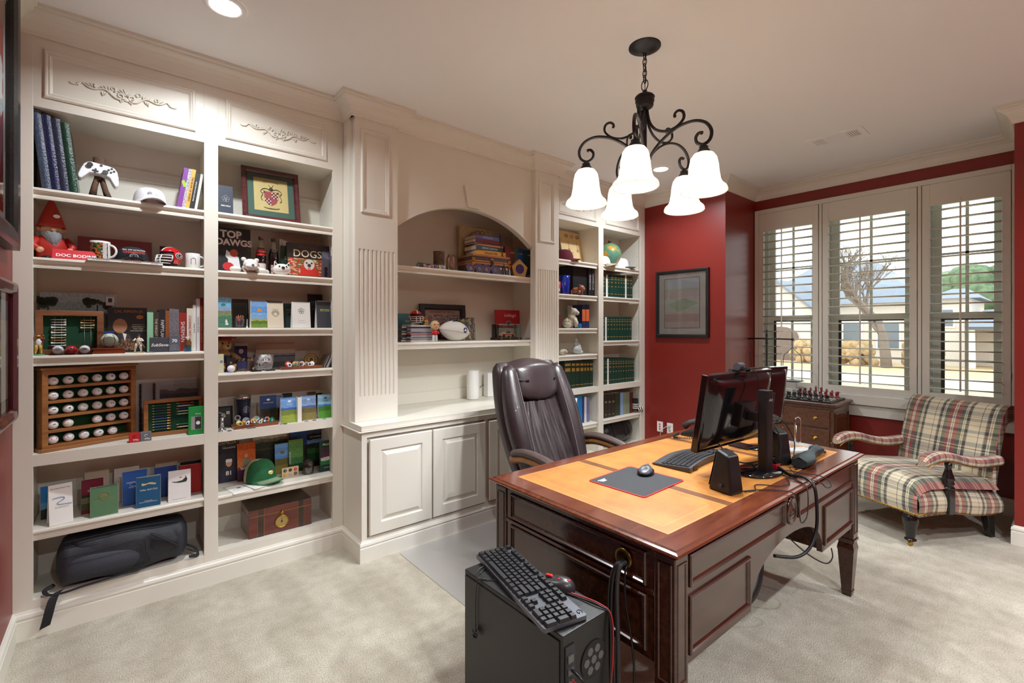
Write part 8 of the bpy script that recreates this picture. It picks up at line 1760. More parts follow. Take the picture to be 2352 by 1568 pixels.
t=thing('whisky_glass','clear whisky tumbler with thick base on the sixth shelf','glass',(sx(709,3.255),3.26,z));r_=0.036
g=G();g.lathe([(0.001,0),(r_*0.9,0),(r_,0.085),(r_*0.95,0.085),(r_*0.86,0.024),(0.001,0.022)],seg=26);g.obj('glass',glass('tumbler_glass',(236,240,240),0.76),t)
for k,(pp,lb)in enumerate(((Vector((0.545,3.225,z)),'white printed sheet hanging over the sixth shelf edge at the left'),(Vector((0.645,3.23,z)),'white folded letter under the brim of the green cap'))):
 g=G();g.surf(lambda u,v:(-0.052+0.104*u,-0.090+0.17*v,(0.0010+0.0035*k+0.0002*math.sin(u*6))if v>0.10 else 0.0010+0.0035*k-0.004*(0.10-v)*10*(1-k)),10,12)
 t=thing('paper_sheet',lb,'paper',pp,R(10+6*k));o=g.obj('sheet',PAPER,t);md=o.modifiers.new('t','SOLIDIFY');md.thickness=0.0008
 g=G();g.box((0.0,0.0,0.0024+0.0035*k),(0.02,0.012,0.0026+0.0035*k));g.box((-0.03,-0.02,0.0024+0.0035*k),(0.03,-0.018,0.0026+0.0035*k));g.obj('printed_marks',NAVY,t)
z=0.1725
p0,p1=onZ(572,1240,z),onZ(716,1203,z);W=(p1-p0).length;HB=0.172
hm=thing('cigar_humidor','reddish brown cigar box with glass top and brass dial on the bottom shelf','box',((p0.x+p1.x)/2,3.20,z),0)
HW=wood('humidor_wood',(74,26,20),(110,44,32),0.18,0.5,(1,1,8));HD=wood('humidor_dark',(34,20,14),(62,38,24),0.18,0.5)
def hb_(a,b,nm,m,**k):g=G();g.box(a,b);return g.obj(nm,m,hm,**k)
DH=0.235
hb_((-W/2,0,0),(W/2,DH,HB*0.74),'case',HW,bevel=0.002)
hb_((-W/2,0,HB*0.745),(W/2,DH,HB*0.985),'lid',HW,bevel=0.002)
hb_((-W/2+0.03,0.03,HB*0.985),(W/2-0.03,DH-0.03,HB*0.99),'glass_top',mt('smoked_glass',(60,54,40),0.08,coat=0.5))
g=G();g.ring(-W/2,0,W/2,DH,[(0,0),(0.034,0)],0)
for p in g.v:p.y,p.z=p.z,HB*0.9905
g.obj('lid_frame',HD,hm)
for sg in(-1,1):
 hb_((sg*W*0.32-0.016,-0.0006,0),(sg*W*0.32+0.016,0.0,HB*0.74),'dark_inlay',HD);hb_((sg*W*0.32-0.016,-0.0006,HB*0.745),(sg*W*0.32+0.016,0.0,HB*0.985),'dark_inlay',HD)
 for dx in(-0.018,0.018):hb_((sg*W*0.32+dx-0.0008,-0.0007,0),(sg*W*0.32+dx+0.0008,0.0,HB*0.985),'inlay_line',mt('inlay_tan',(150,96,50),0.4))
hb_((-W/2,-0.0008,HB*0.735),(W/2,0.0,HB*0.75),'gold_line',BRASS)
g=G();g.lathe([(0.038,0),(0.040,-0.004),(0.036,-0.007),(0.034,-0.004)],(0.002,-0.001,0.066),28,ax='y');dl=g.obj('dial_rim',BRASS,hm)
g=G();g.cyl((0.002,-0.001,0.066),0.035,-0.003,28,ax='y');g.obj('dial_face',mt('dial_gold',(176,150,92),0.4,0.4),dl)
g=G();g.box((0.0012,-0.0048,0.055),(0.0028,-0.0042,0.092));g.cyl((0.002,-0.004,0.066),0.005,-0.002,12,ax='y');g.obj('needle',INK,dl)
g=G();g.lathe([(0.011,0),(0.011,-0.006),(0.006,-0.009),(0.001,-0.009)],(0.004,-0.001,0.122),16,ax='y');g.box((0.002,-0.006,0.103),(0.006,-0.003,0.118));g.obj('lock_knob',BRASS,hm)
ORDN=['first','second','third','fourth','fifth','sixth','seventh','eighth','ninth','tenth','eleventh','twelfth','thirteenth','fourteenth']
z=1.9025
t=thing('carved_cup','brown carved wooden cup on the upper niche shelf','cup',(sx(1008,3.22),3.22,z));Hc2=zat(1008,578,3.22)-z
g=G();g.lathe([(0.001,0),(0.040,0),(0.043,0.006),(0.042,Hc2*0.25),(0.044,Hc2*0.3),(0.043,Hc2*0.95),(0.046,Hc2),(0.038,Hc2),(0.036,0.02),(0.001,0.02)],seg=24);g.obj('cup',mt('carved_wood',(104,72,48),0.6,var=0.4,scale=60,bump=0.9,bscale=70),t)
t=thing('metal_torch','silver and black metal torch lying before the carved cup','torch',(sx(990,3.13),3.13,z+0.0225),R(-4))
g=G();g.lathe([(0.001,-0.115),(0.018,-0.113),(0.020,-0.09),(0.020,0.06),(0.022,0.065),(0.022,0.105),(0.018,0.113),(0.001,0.115)],(0,0,0),20,ax='x');g.obj('tube',SILVER,t)
for x in(-0.10,-0.088,-0.076,0.02,0.035,0.05):g=G();g.lathe([(0.0205,x-0.004),(0.022,x),(0.0205,x+0.004)],(0,0,0),20,ax='x');g.obj('grip_ring',BLACK,t)
g=G();g.box((-0.05,-0.021,0.004),(-0.015,-0.018,0.014));g.obj('switch_panel',BLACK,t)
for k,(u,c,nm)in enumerate(((981.5,(190,30,40),'red'),(991.5,(170,24,44),'crimson'),(1001,(90,50,140),'purple'),(1011,(220,180,50),'yellow'),(1020.5,(160,164,170),'silver'),(1030.5,(40,130,60),'green'))):
 Y=3.072;t=thing('game_pawn','tiny %s game pawn at the front of the upper niche shelf'%nm,'game piece',(sx(u,Y),Y,z),group='coloured game pawns');g=G();g.lathe([(0.001,0),(0.0095,0),(0.0085,0.006),(0.004,0.012),(0.006,0.014),(0.006,0.018),(0.001,0.023)],seg=14);g.obj('pawn',mt('pawn_'+nm,c,0.25,coat=0.3),t)
t=thing('wooden_owl','smooth brown wooden bird carving beside the trunk','carving',(sx(1035,3.12),3.12,z),R(-6));Ho=zat(1035,586,3.12)-z
g=G();g.lathe([(0.001,0),(0.034,0),(0.036,Ho*0.3),(0.034,Ho*0.75),(0.028,Ho*0.93),(0.001,Ho)],seg=20,sx_=1.0,sy_=0.85);g.obj('body',mt('carving_brown',(112,70,44),0.4,var=0.25,scale=30),t)
for sg in(-1,1):g=G();g.ell((sg*0.022,-0.012,Ho*0.93),(0.010,0.008,0.014),8,6);g.obj('ear_tuft',mt('carving_dark',(70,44,30),0.5),t)
t=boxy('map_box','flat parchment coloured box standing behind the trunk','box',1057,1129,524,z,3.36,0.03,mt('parchment',(196,176,130),0.8,var=0.12,scale=10),fm=blotch('parchment_print',[(176,152,108),(200,180,136),(206,188,146),(190,168,122)],4,const=False))
Y=3.10;x0,x1=sx(1088,Y),sx(1168,Y);W=x1-x0;Ht=zat(1090,582,Y)-z
tk=thing('travel_chest','small dark trunk with tan edging and black latch under stacked books','trunk',((x0+x1)/2,Y,z),R(-3));TD=0.24;TKM=mt('trunk_brown',(70,54,50),0.6,var=0.1,scale=30);TKE=mt('trunk_edge',(164,104,62),0.5,var=0.1,scale=40)
def tk_(a,b,nm,m,**k):g=G();g.box(a,b);return g.obj(nm,m,tk,**k)
tk_((-W/2,0,0),(W/2,TD,Ht*0.60),'case',TKM);tk_((-W/2-0.002,-0.002,Ht*0.62),(W/2+0.002,TD+0.002,Ht),'lid',TKM)
for za,zb_ in((0.0,0.06),(0.50,0.60),(0.62,0.70),(0.90,1.0)):tk_((-W/2-0.004,-0.005,Ht*za),(W/2+0.004,TD+0.004,Ht*zb_),'edge_band',TKE)
for sg in(-1,1):
 for za in(0.42,0.66):tk_((sg*W/2-0.014-0.002*sg,-0.0075,Ht*za),(sg*W/2+0.014-0.002*sg,-0.004,Ht*(za+0.16)),'corner_cap',BRASS)
tk_((-0.012,-0.011,Ht*0.36),(0.012,-0.005,Ht*0.74),'latch',BLACK,bevel=0.002);tk_((-0.016,-0.008,Ht*0.70),(0.016,-0.005,Ht*0.84),'latch_plate',BRASS)
zz=z+Ht+0.0006;bx_=tk.location.x;STK=[(0.040,0.30,0.03,(222,160,50),'yellow gold book at the bottom of the stack on the trunk','QUIDDITCH',(60,40,20)),(0.038,0.285,0.02,(52,70,88),'slate blue book second from the bottom of the trunk stack','THE HOGSMEADE YEARS',(220,220,220)),(0.013,0.27,0.025,(206,130,84),'slim orange book in the middle of the trunk stack',None,None),(0.013,0.265,0.02,(66,56,46),'slim dark book in the middle of the trunk stack',None,None),(0.030,0.255,0.01,(110,36,40),'maroon book second from the top of the trunk stack',None,None),(0.030,0.25,0.012,(84,96,160),'periwinkle book on top of the trunk stack','WINGS AND THINGS',(220,220,235))]
for k,(th,ln,off,c,lb,ti,tc)in enumerate(STK):
 t=thing('stacked_book',lb,'book',(bx_+off-0.02,Y+0.02+0.004*k,zz),R((-4,1,-3,2,0,-2)[k]),'books stacked on the trunk');M_=mt('stk_%d'%k,c,0.5)
 g=G();g.box((-ln/2,0,0),(ln/2,0.17,0.002));g.box((-ln/2,0,th-0.002),(ln/2,0.17,th));g.box((-ln/2,0,0.002),(ln/2,0.002,th-0.002));g.obj('cover',M_,t)
 g=G();g.box((-ln/2+0.003,0.002,0.002),(ln/2-0.003,0.167,th-0.002));g.obj('pages',PAGES,t)
 if ti and k!=0:text('LIBRARY EDITION' if k==1 else 'ANTHOLOGY',th*0.55,mt('ink_%d'%k,tc,0.5),t,(0,-0.0006,th/2))
 if k==0:text('COLLECTED',th*0.6,mt('ink_%d'%k,tc,0.5),t,(0,-0.0006,th/2),bold=0.0006)
 zz+=th+0.0004
t=thing('round_spectacles','black round spectacles resting on the stacked books','spectacles',(bx_-0.075,Y+0.06,zz));g=G()
for sg in(-1,1):g.tube([(sg*0.024+0.020*math.cos(a),0,0.020+0.019*math.sin(a))for a in[2*PI*k/18 for k in range(18)]],0.002,5,closed=True)
g.tube([(-0.004,0,0.022),(0.004,0,0.022)],0.002,5);g.obj('rims',BLACK,t);g=G()
for sg in(-1,1):g.tube([(sg*0.045,0,0.026),(sg*0.047,0.06,0.024),(sg*0.045,0.10,0.006)],0.0016,5)
g.obj('temples',BLACK,t)
g=G();a,b=onY(1161,582,3.075),onY(1147,536,3.14);a.z=z+0.006
g.tube([a,a.lerp(b,0.15),b],[0.006,0.0055,0.002],8);tag(g.obj('wooden_wand',mt('wand_dark',(40,30,28),0.5)),'thin dark wooden stick leaning beside the stacked books','stick')
for k,(u0,u1)in enumerate(((1072,1093),(1090,1111),(1108,1129),(1126,1147))):
 Y2=3.076+0.0;xx0,xx1=sx(u0,Y2),sx(u1,Y2);w=(xx1-xx0)*0.92;t=thing('pentagon_card','pentagonal purple card with gold edge, %s from the left before the trunk'%ORDN[k],'card',((xx0+xx1)/2,Y2-0.012*(k%2),z+0.0005),group='pentagonal cards before the trunk',rot=(R(-16),0,R(-8)))
 p5=[(-w*0.32,0),(w*0.32,0),(w*0.5,w*0.62),(0,w*1.0),(-w*0.5,w*0.62)]
 g=G();g.prism(p5,0,0.0015);g.obj('card',mt('card_purple',(56,46,106),0.4),t)
 g=G();g.tube([(a_*0.88,-0.0006,0.05*w+b_*0.88)for a_,b_ in p5],0.0012,4,closed=True);g.obj('gold_edge',GOLD,t)
 g=G();g.prism(circ(w*0.17,14,0,w*0.42,w*0.22),-0.001,-0.0003);g.obj('plain_oval',mt('oval_tan_%d'%k,((120,96,60),(110,104,76),(140,92,56),(90,84,70))[k],0.5),t)
t=thing('photo_pair','white bordered pair of dark portrait photos before the trunk','photo',((sx(1159,3.08)),3.08,z+0.0005),rot=(R(-12),0,R(-5)));g=G();w,h=sx(1172,3.08)-sx(1146,3.08),zat(1159,610,3.08)-z;g.box((-w/2,0,0),(w/2,0.0015,h));g.obj('border',WPL,t)
for sg in(-1,1):g=G();g.box((sg*w*0.24-w*0.21,-0.0005,h*0.06),(sg*w*0.24+w*0.21,0,h*0.94));f_=g.obj('photo_panel',mt('photo_dark',(40,38,48),0.4),t);g=G();g.prism(circ(w*0.07,12,sg*w*0.24,h*0.68,w*0.09),-0.001,-0.0005);g.obj('portrait',SKIN,f_)
t=thing('pentagon_box','tan pentagonal box with purple round print at the right of the upper niche shelf','box',(sx(1194,3.10),3.10,z),R(-10));w=sx(1210,3.10)-sx(1178,3.10);p5=[(-w*0.34,0),(w*0.34,0),(w*0.5,w*0.55),(0,w*0.98),(-w*0.5,w*0.55)]
g=G();g.prism(p5,0,0.05);g.obj('box',mt('box_tan2',(196,160,100),0.5),t,bevel=0.002);g=G();g.prism(circ(w*0.26,20,0,w*0.44,w*0.26),-0.001,-0.0003);g.obj('round_print',mt('card_purple',(56,46,106),0.4),t)
for k,(u0,u1,vt,c,lb)in enumerate(((1160,1172,567,(120,50,56),'maroon patterned book'),(1172,1182,568,(96,44,46),'dark red book'),(1182,1191,570,(60,96,84),'sea green book'),(1191,1201,571,(34,70,150),'royal blue book'),(1201,1211,574,(24,64,70),'deep teal book'),(1211,1222,575,(40,60,54),'forest green book'))):
 spine('tall_book',lb+' in the row at the right end of the upper niche shelf',u0,u1,vt,z,mt('tb_%d'%k,c,0.4,var=0.2,scale=40),Y=3.17,depth=0.22,bands=[(0.10,0.13,0.9),(0.80,0.84,0.9)]if k%2 else None,bm=GOLD)
z=1.3535
def stack(u0,u1,n,label,cols,Y=3.12,ht=None,d=0.14,thk=0.012):
 x0,x1=sx(u0,Y),sx(u1,Y);w=x1-x0;zz=z
 for k in range(n):
  c=cols[k%len(cols)];rnd=random.Random(k+n);t=thing('disc_case','%s disc case in %s'%(ORDN[k],label),'disc case',((x0+x1)/2+rnd.uniform(-0.004,0.004),Y+d/2,zz),R(rnd.uniform(-3,3)),label)
  g=G();g.box((-w/2,-d/2,0),(w/2,d/2,thk));g.obj('case',mt('case_%d_%d_%d'%c,c,0.3),t,bevel=0.001)
  g=G();g.box((-w/2+0.004,-d/2-0.0004,thk*0.3),(w/2-0.01,-d/2,thk*0.75));g.obj('spine_label',(PAPER,LGREY,NAVY)[k%3],t);zz+=thk+0.0003
 return zz
zz=stack(922,943,7,'the dark stack, lower niche shelf, counted upward',[(70,70,72),(56,56,58),(90,88,86)],Y=3.20,thk=0.0165)
zz2=stack(943,1001,10,'the striped stack under the mini helmet, counted upward',[(200,204,210),(70,80,110),(220,220,222),(60,60,70),(170,40,50),(190,196,206),(90,110,150)],Y=3.14,thk=0.0122)
t=facebook('teal_book','teal paperback standing behind the mini helmet','book',915,945,720,z,3.37,0.02,mt('teal_cover',(70,130,140),0.5),lean=0.0);text('SEA',0.024,WINK,t,(0.02,-0.001,t['h']*0.72));text('SNOW',0.024,WINK,t,(0.02,-0.001,t['h']*0.58))
helmet('red mini helmet with white face mask on top of the striped stack',(sx(955,3.20),3.20,zz2+0.0003),R(-14),0.118)
t=thing('gold_trophy_block','stacked gold number block beside the mini helmet','ornament',(sx(978,3.16),3.165,zz2+0.0003))
for k in range(3):g=G();g.box((-0.016,-0.012,0.022*k),(0.016,0.012,0.022*k+0.018));g.obj('block',GOLD if k<2 else BRASS,t,bevel=0.002)
t=framed('black_framed_picture','black deep framed crowd picture with red pennant on the lower niche shelf',sx(1068,3.40)-sx(965,3.40),0.30,0.045,BLACK,mt('frame_mat_tan',(190,182,168),0.7),blotch('crowd_bw',[(150,152,158),(110,112,120),(190,192,196),(130,134,142)],9),(-0.19,0.06,0.19,0.215),((sx(965,3.40)+sx(1068,3.40))/2,3.405,z+0.001),(R(-4),0,0),0.03,cat='picture')
text('GRANDADDY OF THEM ALL',0.026,INK,t,(0,-0.0085,0.236),wide=0.75)
g=G();g.surf(lambda u,v:((u-0.5)*0.13*(0.6+0.4*v),-0.036-0.02*math.sin(PI*u)-0.008*math.sin(9*u+3*v),0.02+0.13*v*(1-0.3*abs(u-0.5))),14,12);g.obj('red_cloth',mt('cloth_red',(170,34,44),0.8),t)
for sg,lb in((-1,'badge_ribbon'),(1,'badge_ribbon')):
 g=G();g.box((sg*0.10-0.03,-0.040,0.03),(sg*0.10+0.03,-0.036,0.13));g.obj(lb,DARKG,t)
t=thing('white_football','white signed football with round logo on the lower niche shelf','football',(sx(1044,3.20),3.20,z+0.081),rot=(0,R(8),R(4)))
g=G();g.surf(lambda u,v:(-0.152+0.304*v,0.081*math.cos(2*PI*u)*max(0.02,math.sin(PI*v))**0.72,0.081*math.sin(2*PI*u)*max(0.02,math.sin(PI*v))**0.72),30,28,cu=True);g.obj('ball',mt('football_white',(226,224,216),0.5,bump=0.06,bscale=300),t)
g=G();g.tube([(x,-0.03*1.0,0.0775*math.sin(PI*(x+0.152)/0.304)**0.72)for x in[-0.05+0.01*k for k in range(12)]],0.0025,5)
for k in range(7):x=-0.04+0.015*k;g.tube([(x,-0.045,0.072),(x,-0.02,0.082)],0.0018,4)
g.obj('laces',INK,t);g=G();g.tube([(-0.152+0.304*k/20,-0.0815*max(0.02,math.sin(PI*k/20))**0.72,-0.01)for k in range(21)],0.0009,4);g.obj('seam',GREY,t)
g=G();g.prism(circ(0.018,20,0.05,0.012,0.022),-0.0775,-0.074);g.obj('round_logo',NAVY,t);g=G();g.prism([(0.036,0.004),(0.064,0.004),(0.050,0.026)],-0.0785,-0.0776);g.obj('logo_mark',WINK,t)
t=thing('bobblehead','bald bobblehead figure in red shirt beside the white football','bobblehead',(sx(999,3.085),3.085,z),R(-10))
g=G();g.tube([(-0.012,0,0.006),(-0.010,0,0.045),(0,0,0.055)],[0.010,0.010,0.014],8,m=1);g.tube([(0.012,0,0.006),(0.010,0,0.045),(0,0,0.055)],[0.010,0.010,0.014],8,m=1);g.tube([(0,0,0.05),(0,0,0.075),(0,0,0.088)],[0.017,0.019,0.010],10,m=0);g.tube([(-0.016,0,0.08),(-0.026,-0.014,0.062)],[0.008,0.007],6,m=0);g.tube([(0.016,0,0.08),(0.026,-0.014,0.062)],[0.008,0.007],6,m=0);g.ell((0,0,0.122),(0.036,0.036,0.038),16,10,m=2);g.ell((0,-0.037,0.118),(0.006,0.006,0.006),8,6,m=2);g.obj('body',[RINK,WPL,mt('figure_tan',(206,168,122),0.5)],t)
g=G();g.box((-0.022,-0.036,0.128),(-0.006,-0.032,0.132));g.box((0.006,-0.036,0.128),(0.022,-0.032,0.132));g.obj('brows',INK,t)
for k,(u0,u1,vt,c,lb)in enumerate(((1056,1083,732,(46,36,26),'black and gold novel leaning behind the football'),(1078,1092,729,(120,90,60),'colourful paperback leaning at the right of the football'))):
 t=facebook('leaning_book',lb,'book',u0,u1,vt,z,3.30+0.03*k,0.03,mt('lb_%d'%k,c,0.5),blotch('lbp_%d'%k,[(30,26,24),(70,50,30),(60,70,110),(200,170,60),(40,34,30)],4),lean=0.16,rz=R(-12))
 if k==0:text('ARCHIVE',0.022,mt('yellow_ink',(200,200,60),0.5),t,(0,-0.0012,t['h']-0.02))
t=facebook('red_photo_book','red and white photo book with script title standing in the lower niche','book',1142,1195,712,z,3.33,0.03,mt('redbook',(170,26,36),0.3,coat=0.4),art('redbook_print',[(0,(196,196,196)),(0.22,(206,206,206)),(0.38,(150,60,60)),(0.48,(220,216,216)),(0.52,(176,28,36))],0.02,6,0.12),lean=0.05);text('bulldogs!',0.040,WINK,t,(0.02,-0.0012,t['h']-0.05),shear=0.2);gmark(t,0.0,t['h']-0.12,0.03,-0.0008)
t=thing('display_case','clear display case with toy car on a dark wood base','display case',(sx(1163,3.16),3.16,z))
g=G();g.box((-0.135,-0.055,0),(0.135,0.055,0.022));g.obj('wooden_base',HD,t,bevel=0.003)
for a,b in(((-0.125,-0.05,0.022),(0.125,-0.0485,0.135)),((-0.125,0.0485,0.022),(0.125,0.05,0.135)),((-0.125,-0.0485,0.022),(-0.1235,0.0485,0.135)),((0.1235,-0.0485,0.022),(0.125,0.0485,0.135)),((-0.125,-0.05,0.135),(0.125,0.05,0.1365))):
 g=G();g.box(a,b);g.obj('clear_wall',MATS['case_glass'],t)
for x in(-0.10,0.0,0.10):g=G();g.cyl((x,-0.055,0.011),0.006,-0.003,10,ax='y');g.obj('brass_stud',BRASS,t)
t=thing('toy_car','red and cream toy car inside the clear display case','toy car',(sx(1163,3.16),3.16,z+0.0225))
g=G();g.prism([(-0.075,0.012),(0.078,0.012),(0.080,0.030),(0.045,0.036),(0.025,0.052),(-0.03,0.052),(-0.05,0.036),(-0.076,0.032)],-0.028,0.028);g.obj('car_body',mt('car_cream',(206,180,140),0.25,coat=0.4),t,bevel=0.004)
for x in(-0.05,0.05):
 for y in(-0.030,0.024):g=G();g.cyl((x,y,0.013),0.013,0.006,14,ax='y');g.obj('wheel',BLACK,t)
g=G();g.prism([(-0.026,0.038),(0.026,0.038),(0.02,0.050),(-0.02,0.050)],-0.0285,-0.028);g.obj('window',DARKG,t);g=G();g.box((-0.07,-0.0286,0.022),(0.07,-0.028,0.030));g.obj('red_stripe',RINK,t)
z=0.8425
t=thing('mesh_router','white cylindrical wireless router on the worktop','router',(sx(1086,3.32),3.32,z));Hr=zat(1086,850,3.32)-z
g=G();g.lathe([(0.001,0.004),(0.050,0.004),(0.052,0.008),(0.053,Hr-0.006),(0.050,Hr),(0.040,Hr),(0.036,Hr-0.006),(0.001,Hr-0.006)],seg=32);g.obj('shell',WPL,t);g=G();g.cyl((0,0,0),0.047,0.004,24);g.obj('foot',mt('router_led',(120,200,150),0.5),t)
t=boxy('white_modem','white box modem half hidden behind the office chair','modem',1121,1152,855,z,3.34,0.07,WPL,bevel=0.006)
cable('black cable between the router and the modem',[(sx(1104,3.36),3.37,z+0.09),(sx(1112,3.38),3.40,z+0.10),(sx(1122,3.38),3.415,z+0.10),(sx(1130,3.4),3.415,z+0.08)],0.003,n=16)
z=2.1225
t=facebook('poster_board','tan board with ring drawings leaning on the top shelf of the right bookcase','poster',1295,1350,541,z,3.345,0.006,mt('tan_board',(206,176,124),0.7),mt('tan_board_print',(212,184,134),0.7,var=0.06,scale=6),lean=0.20,h=0.36);h=t['h']
for k in range(3):
 g=G();g.tube([(-0.09+0.085*k+0.020*math.cos(a),-0.001,h*0.86+0.017*math.sin(a))for a in[2*PI*i/16 for i in range(16)]],(0.006,0.004,0.007)[k],6,closed=True,flat=0.3);g.obj('ring_drawing',mt('sepia_ink',(90,76,56),0.7),t)
for x in(-0.07,0.06):g=G();g.box((x-0.004,-0.001,h*0.48),(x+0.004,-0.0005,h*0.72));g.prism(circ(0.018,14,x,h*0.44),-0.001,-0.0005);g.obj('part_drawing',mt('sepia_ink2',(150,126,88),0.7),t)
MRN=mt('maroon_twill',(92,20,40),0.9)
t=cap('maroon_hat','maroon cap with white letter T on the top shelf of the right bookcase',(sx(1296,3.23),3.235,z),R(52),MRN,r=0.088,hgt=0.11);text('T',0.06,WINK,t,(0.0,-0.093,0.062),bold=0.002).rotation_euler=(R(80),0,0)
z=1.7875
t=thing('blue_tumbler','shiny blue tumbler at the left of the second shelf','tumbler',(sx(1297,3.22),3.22,z));Hb=zat(1297,633,3.22)-z
g=G();g.lathe([(0.001,0),(0.040,0),(0.043,0.01),(0.054,Hb*0.72),(0.050,Hb*0.8),(0.056,Hb),(0.05,Hb),(0.001,Hb*0.9)],seg=26);g.obj('cup',mt('tumbler_blue',(24,50,170),0.15,0.4,coat=0.5),t)
t=thing('red_cup','red patterned cup half hidden behind the fluted pilaster','cup',(sx(1277,3.22),3.22,z));g=G();g.lathe([(0.001,0),(0.038,0),(0.046,0.12),(0.042,0.12),(0.001,0.01)],seg=22);g.obj('cup',blotch('red_cup_print',[(190,40,40),(200,60,50),(230,220,210),(180,40,40)],8,coord='Object'),t)
spine('black_album','large black album with dark front beside the blue tumbler',1316,1352,612,z,mt('album_black',(24,24,26),0.5),Y=3.22,depth=0.21)
for k in range(2):spine('black_volume','black volume with silver lettering, %s of two beside the large album'%ORDN[k],1352+7*k,1358.5+7*k,614,z,mt('vol_black',(26,26,28),0.4),Y=3.20,depth=0.2,title='YEARBOOK',tm=LGREY)
t=thing('dog_figurine','small brown bulldog figurine in front of the black album','figurine',(sx(1328,3.18),3.18,z),R(20));BDG=mt('figurine_brown',(150,92,66),0.4)
g=G();g.ell((0.0,0.02,0.045),(0.042,0.055,0.036));g.ell((0,-0.035,0.070),(0.036,0.032,0.032));g.ell((0,-0.060,0.060),(0.022,0.014,0.016))
for x in(-0.028,0.028):
 for y in(-0.025,0.055):g.tube([(x,y,0.045),(x*1.15,y,0.008)],[0.014,0.013],8)
for sg in(-1,1):g.ell((sg*0.028,-0.028,0.096),(0.010,0.006,0.010),8,6)
g.obj('body',BDG,t)
z=1.4565
t=facebook('grey_photo_book','pale grey photo book standing behind the stone lion','book',1308,1337,702,z,3.32,0.02,mt('palegrey_book',(196,196,198),0.5),lean=0.05)
STN=mt('carved_stone',(196,190,172),0.9,var=0.2,scale=40,bump=0.6,bscale=60)
t=thing('stone_lion','pale stone seated dog sculpture on the third shelf','sculpture',(sx(1313,3.22),3.225,z),R(35));Hs=zat(1320,707,3.22)-z
g=G();s_=Hs/0.20
for c,r_ in(((0,0.03,0.055),(0.055,0.065,0.055)),((0,-0.005,0.10),(0.045,0.045,0.055)),((0,-0.025,0.160),(0.040,0.040,0.038)),((0,-0.060,0.148),(0.026,0.020,0.022))):g.ell(tuple(q*s_ for q in c),tuple(q*s_ for q in r_),16,10)
for x in(-0.028,0.028):g.tube([(x*s_,-0.03*s_,0.10*s_),(x*s_,-0.05*s_,0.05*s_),(x*s_,-0.055*s_,0.010*s_)],[0.020*s_,0.017*s_,0.018*s_],8);g.ell((x*1.6*s_,0.03*s_,0.03*s_),(0.022*s_,0.04*s_,0.03*s_));g.ell((x*1.2*s_,-0.01*s_,0.190*s_),(0.010*s_,0.010*s_,0.014*s_),8,6)
g.obj('body',STN,t)
for k in range(2):spine('navy_volume','navy and orange volume, %s of two on the third shelf of the right bookcase'%ORDN[k],1337+8.5*k,1345+8.5*k,699.5,z,NAVY,Y=3.20,depth=0.18,bands=[(0.30,0.80,0.92)],bm=mt('spine_orange',(206,100,50),0.5))
mug('mini_mug','tiny bright blue mug before the stone sculpture',(sx(1331,3.165),3.165,z),0.020,0.045,mt('mug_blue',(40,120,190),0.3),R(190))
boxy('dark_red_box','dark red box edge just beside the fluted pilaster','box',1279,1289,722,z,3.22,0.08,mt('box_darkred',(90,40,40),0.5))
z=1.1925
t=thing('engraved_stone','pale engraved pebble with dark lettering on the fourth shelf','stone',(sx(1294,3.19),3.19,z+0.030));g=G();g.ell((0,0,0),(0.052,0.03,0.030),16,10);g.obj('pebble',STN,t)
for k in range(3):text('FRIENDS',0.011,INK,t,(0,-0.0305,0.012-0.012*k))
t=thing('stone_figure','pale stone kneeling figure sculpture on the fourth shelf','sculpture',(sx(1325,3.23),3.23,z),R(10));Hs=zat(1325,777,3.23)-z;g=G();s_=Hs/0.15
for c,r_ in(((0,0,0.045),(0.06,0.04,0.045)),((0.01,0,0.075),(0.04,0.032,0.04)),((-0.012,0,0.105),(0.026,0.022,0.026)),((-0.015,0,0.135),(0.016,0.016,0.018)),((0.045,0,0.02),(0.04,0.035,0.02))):g.ell(tuple(q*s_ for q in c),tuple(q*s_ for q in r_),14,9)
g.obj('body',mt('grey_stone',(186,192,190),0.9,var=0.15,scale=40,bump=0.4,bscale=60),t)
GB=mt('law_green',(20,62,52),0.35,var=0.12,scale=60);GB2=mt('law_green_dark',(18,46,36),0.35)
def law(label,us,vt,z,hook,sc=1.0,bandset=0,m=None,dv=0.0,white=()):
 for k in range(len(us)-1):
  if k in white:
   spine('white_divider','thin white divider book %s in the green row %s'%(ORDN[k],hook),us[k],us[k+1],vt+1,z,PAPER,Y=3.195,depth=0.17,cat='book');continue
  bs=[[(0.14,0.17,0.7),(0.46,0.50,0.45),(0.64,0.68,0.5),(0.78,0.81,0.75),(0.86,0.89,0.6)],[(0.10,0.12,0.85),(0.60,0.72,0.75),(0.80,0.88,0.8)]][bandset]
  spine('law_book','%s, %s from left %s'%(label,ORDN[k],hook),us[k]+0.15,us[k+1]-0.15,vt+dv*k,z,m or GB,Y=3.195+0.002*(k%3),depth=0.20,bands=bs,bm=GOLD,group='green books '+hook)
z=0.8555
law('dark green book with pale spine lettering',[1296,1312,1322,1332,1341,1347,1354,1362],827,z,'behind the chair back',bandset=1,m=GB2)
z=0.4885
for k,(u0,u1,c,lb)in enumerate(((1318,1328,(40,130,190),'sky blue book'),(1328,1337,(30,120,180),'cerulean book'),(1337,1342,(36,52,110),'navy slim book'),(1342,1347,(206,206,206),'white slim book'),(1347,1354,(110,110,150),'lavender grey book'))):spine('shelf_book',lb+' low in the right bookcase beside the chair arm',u0,u1,909+k*0.8,z,mt('lowbk_%d'%k,c,0.45),Y=3.21,depth=0.17)
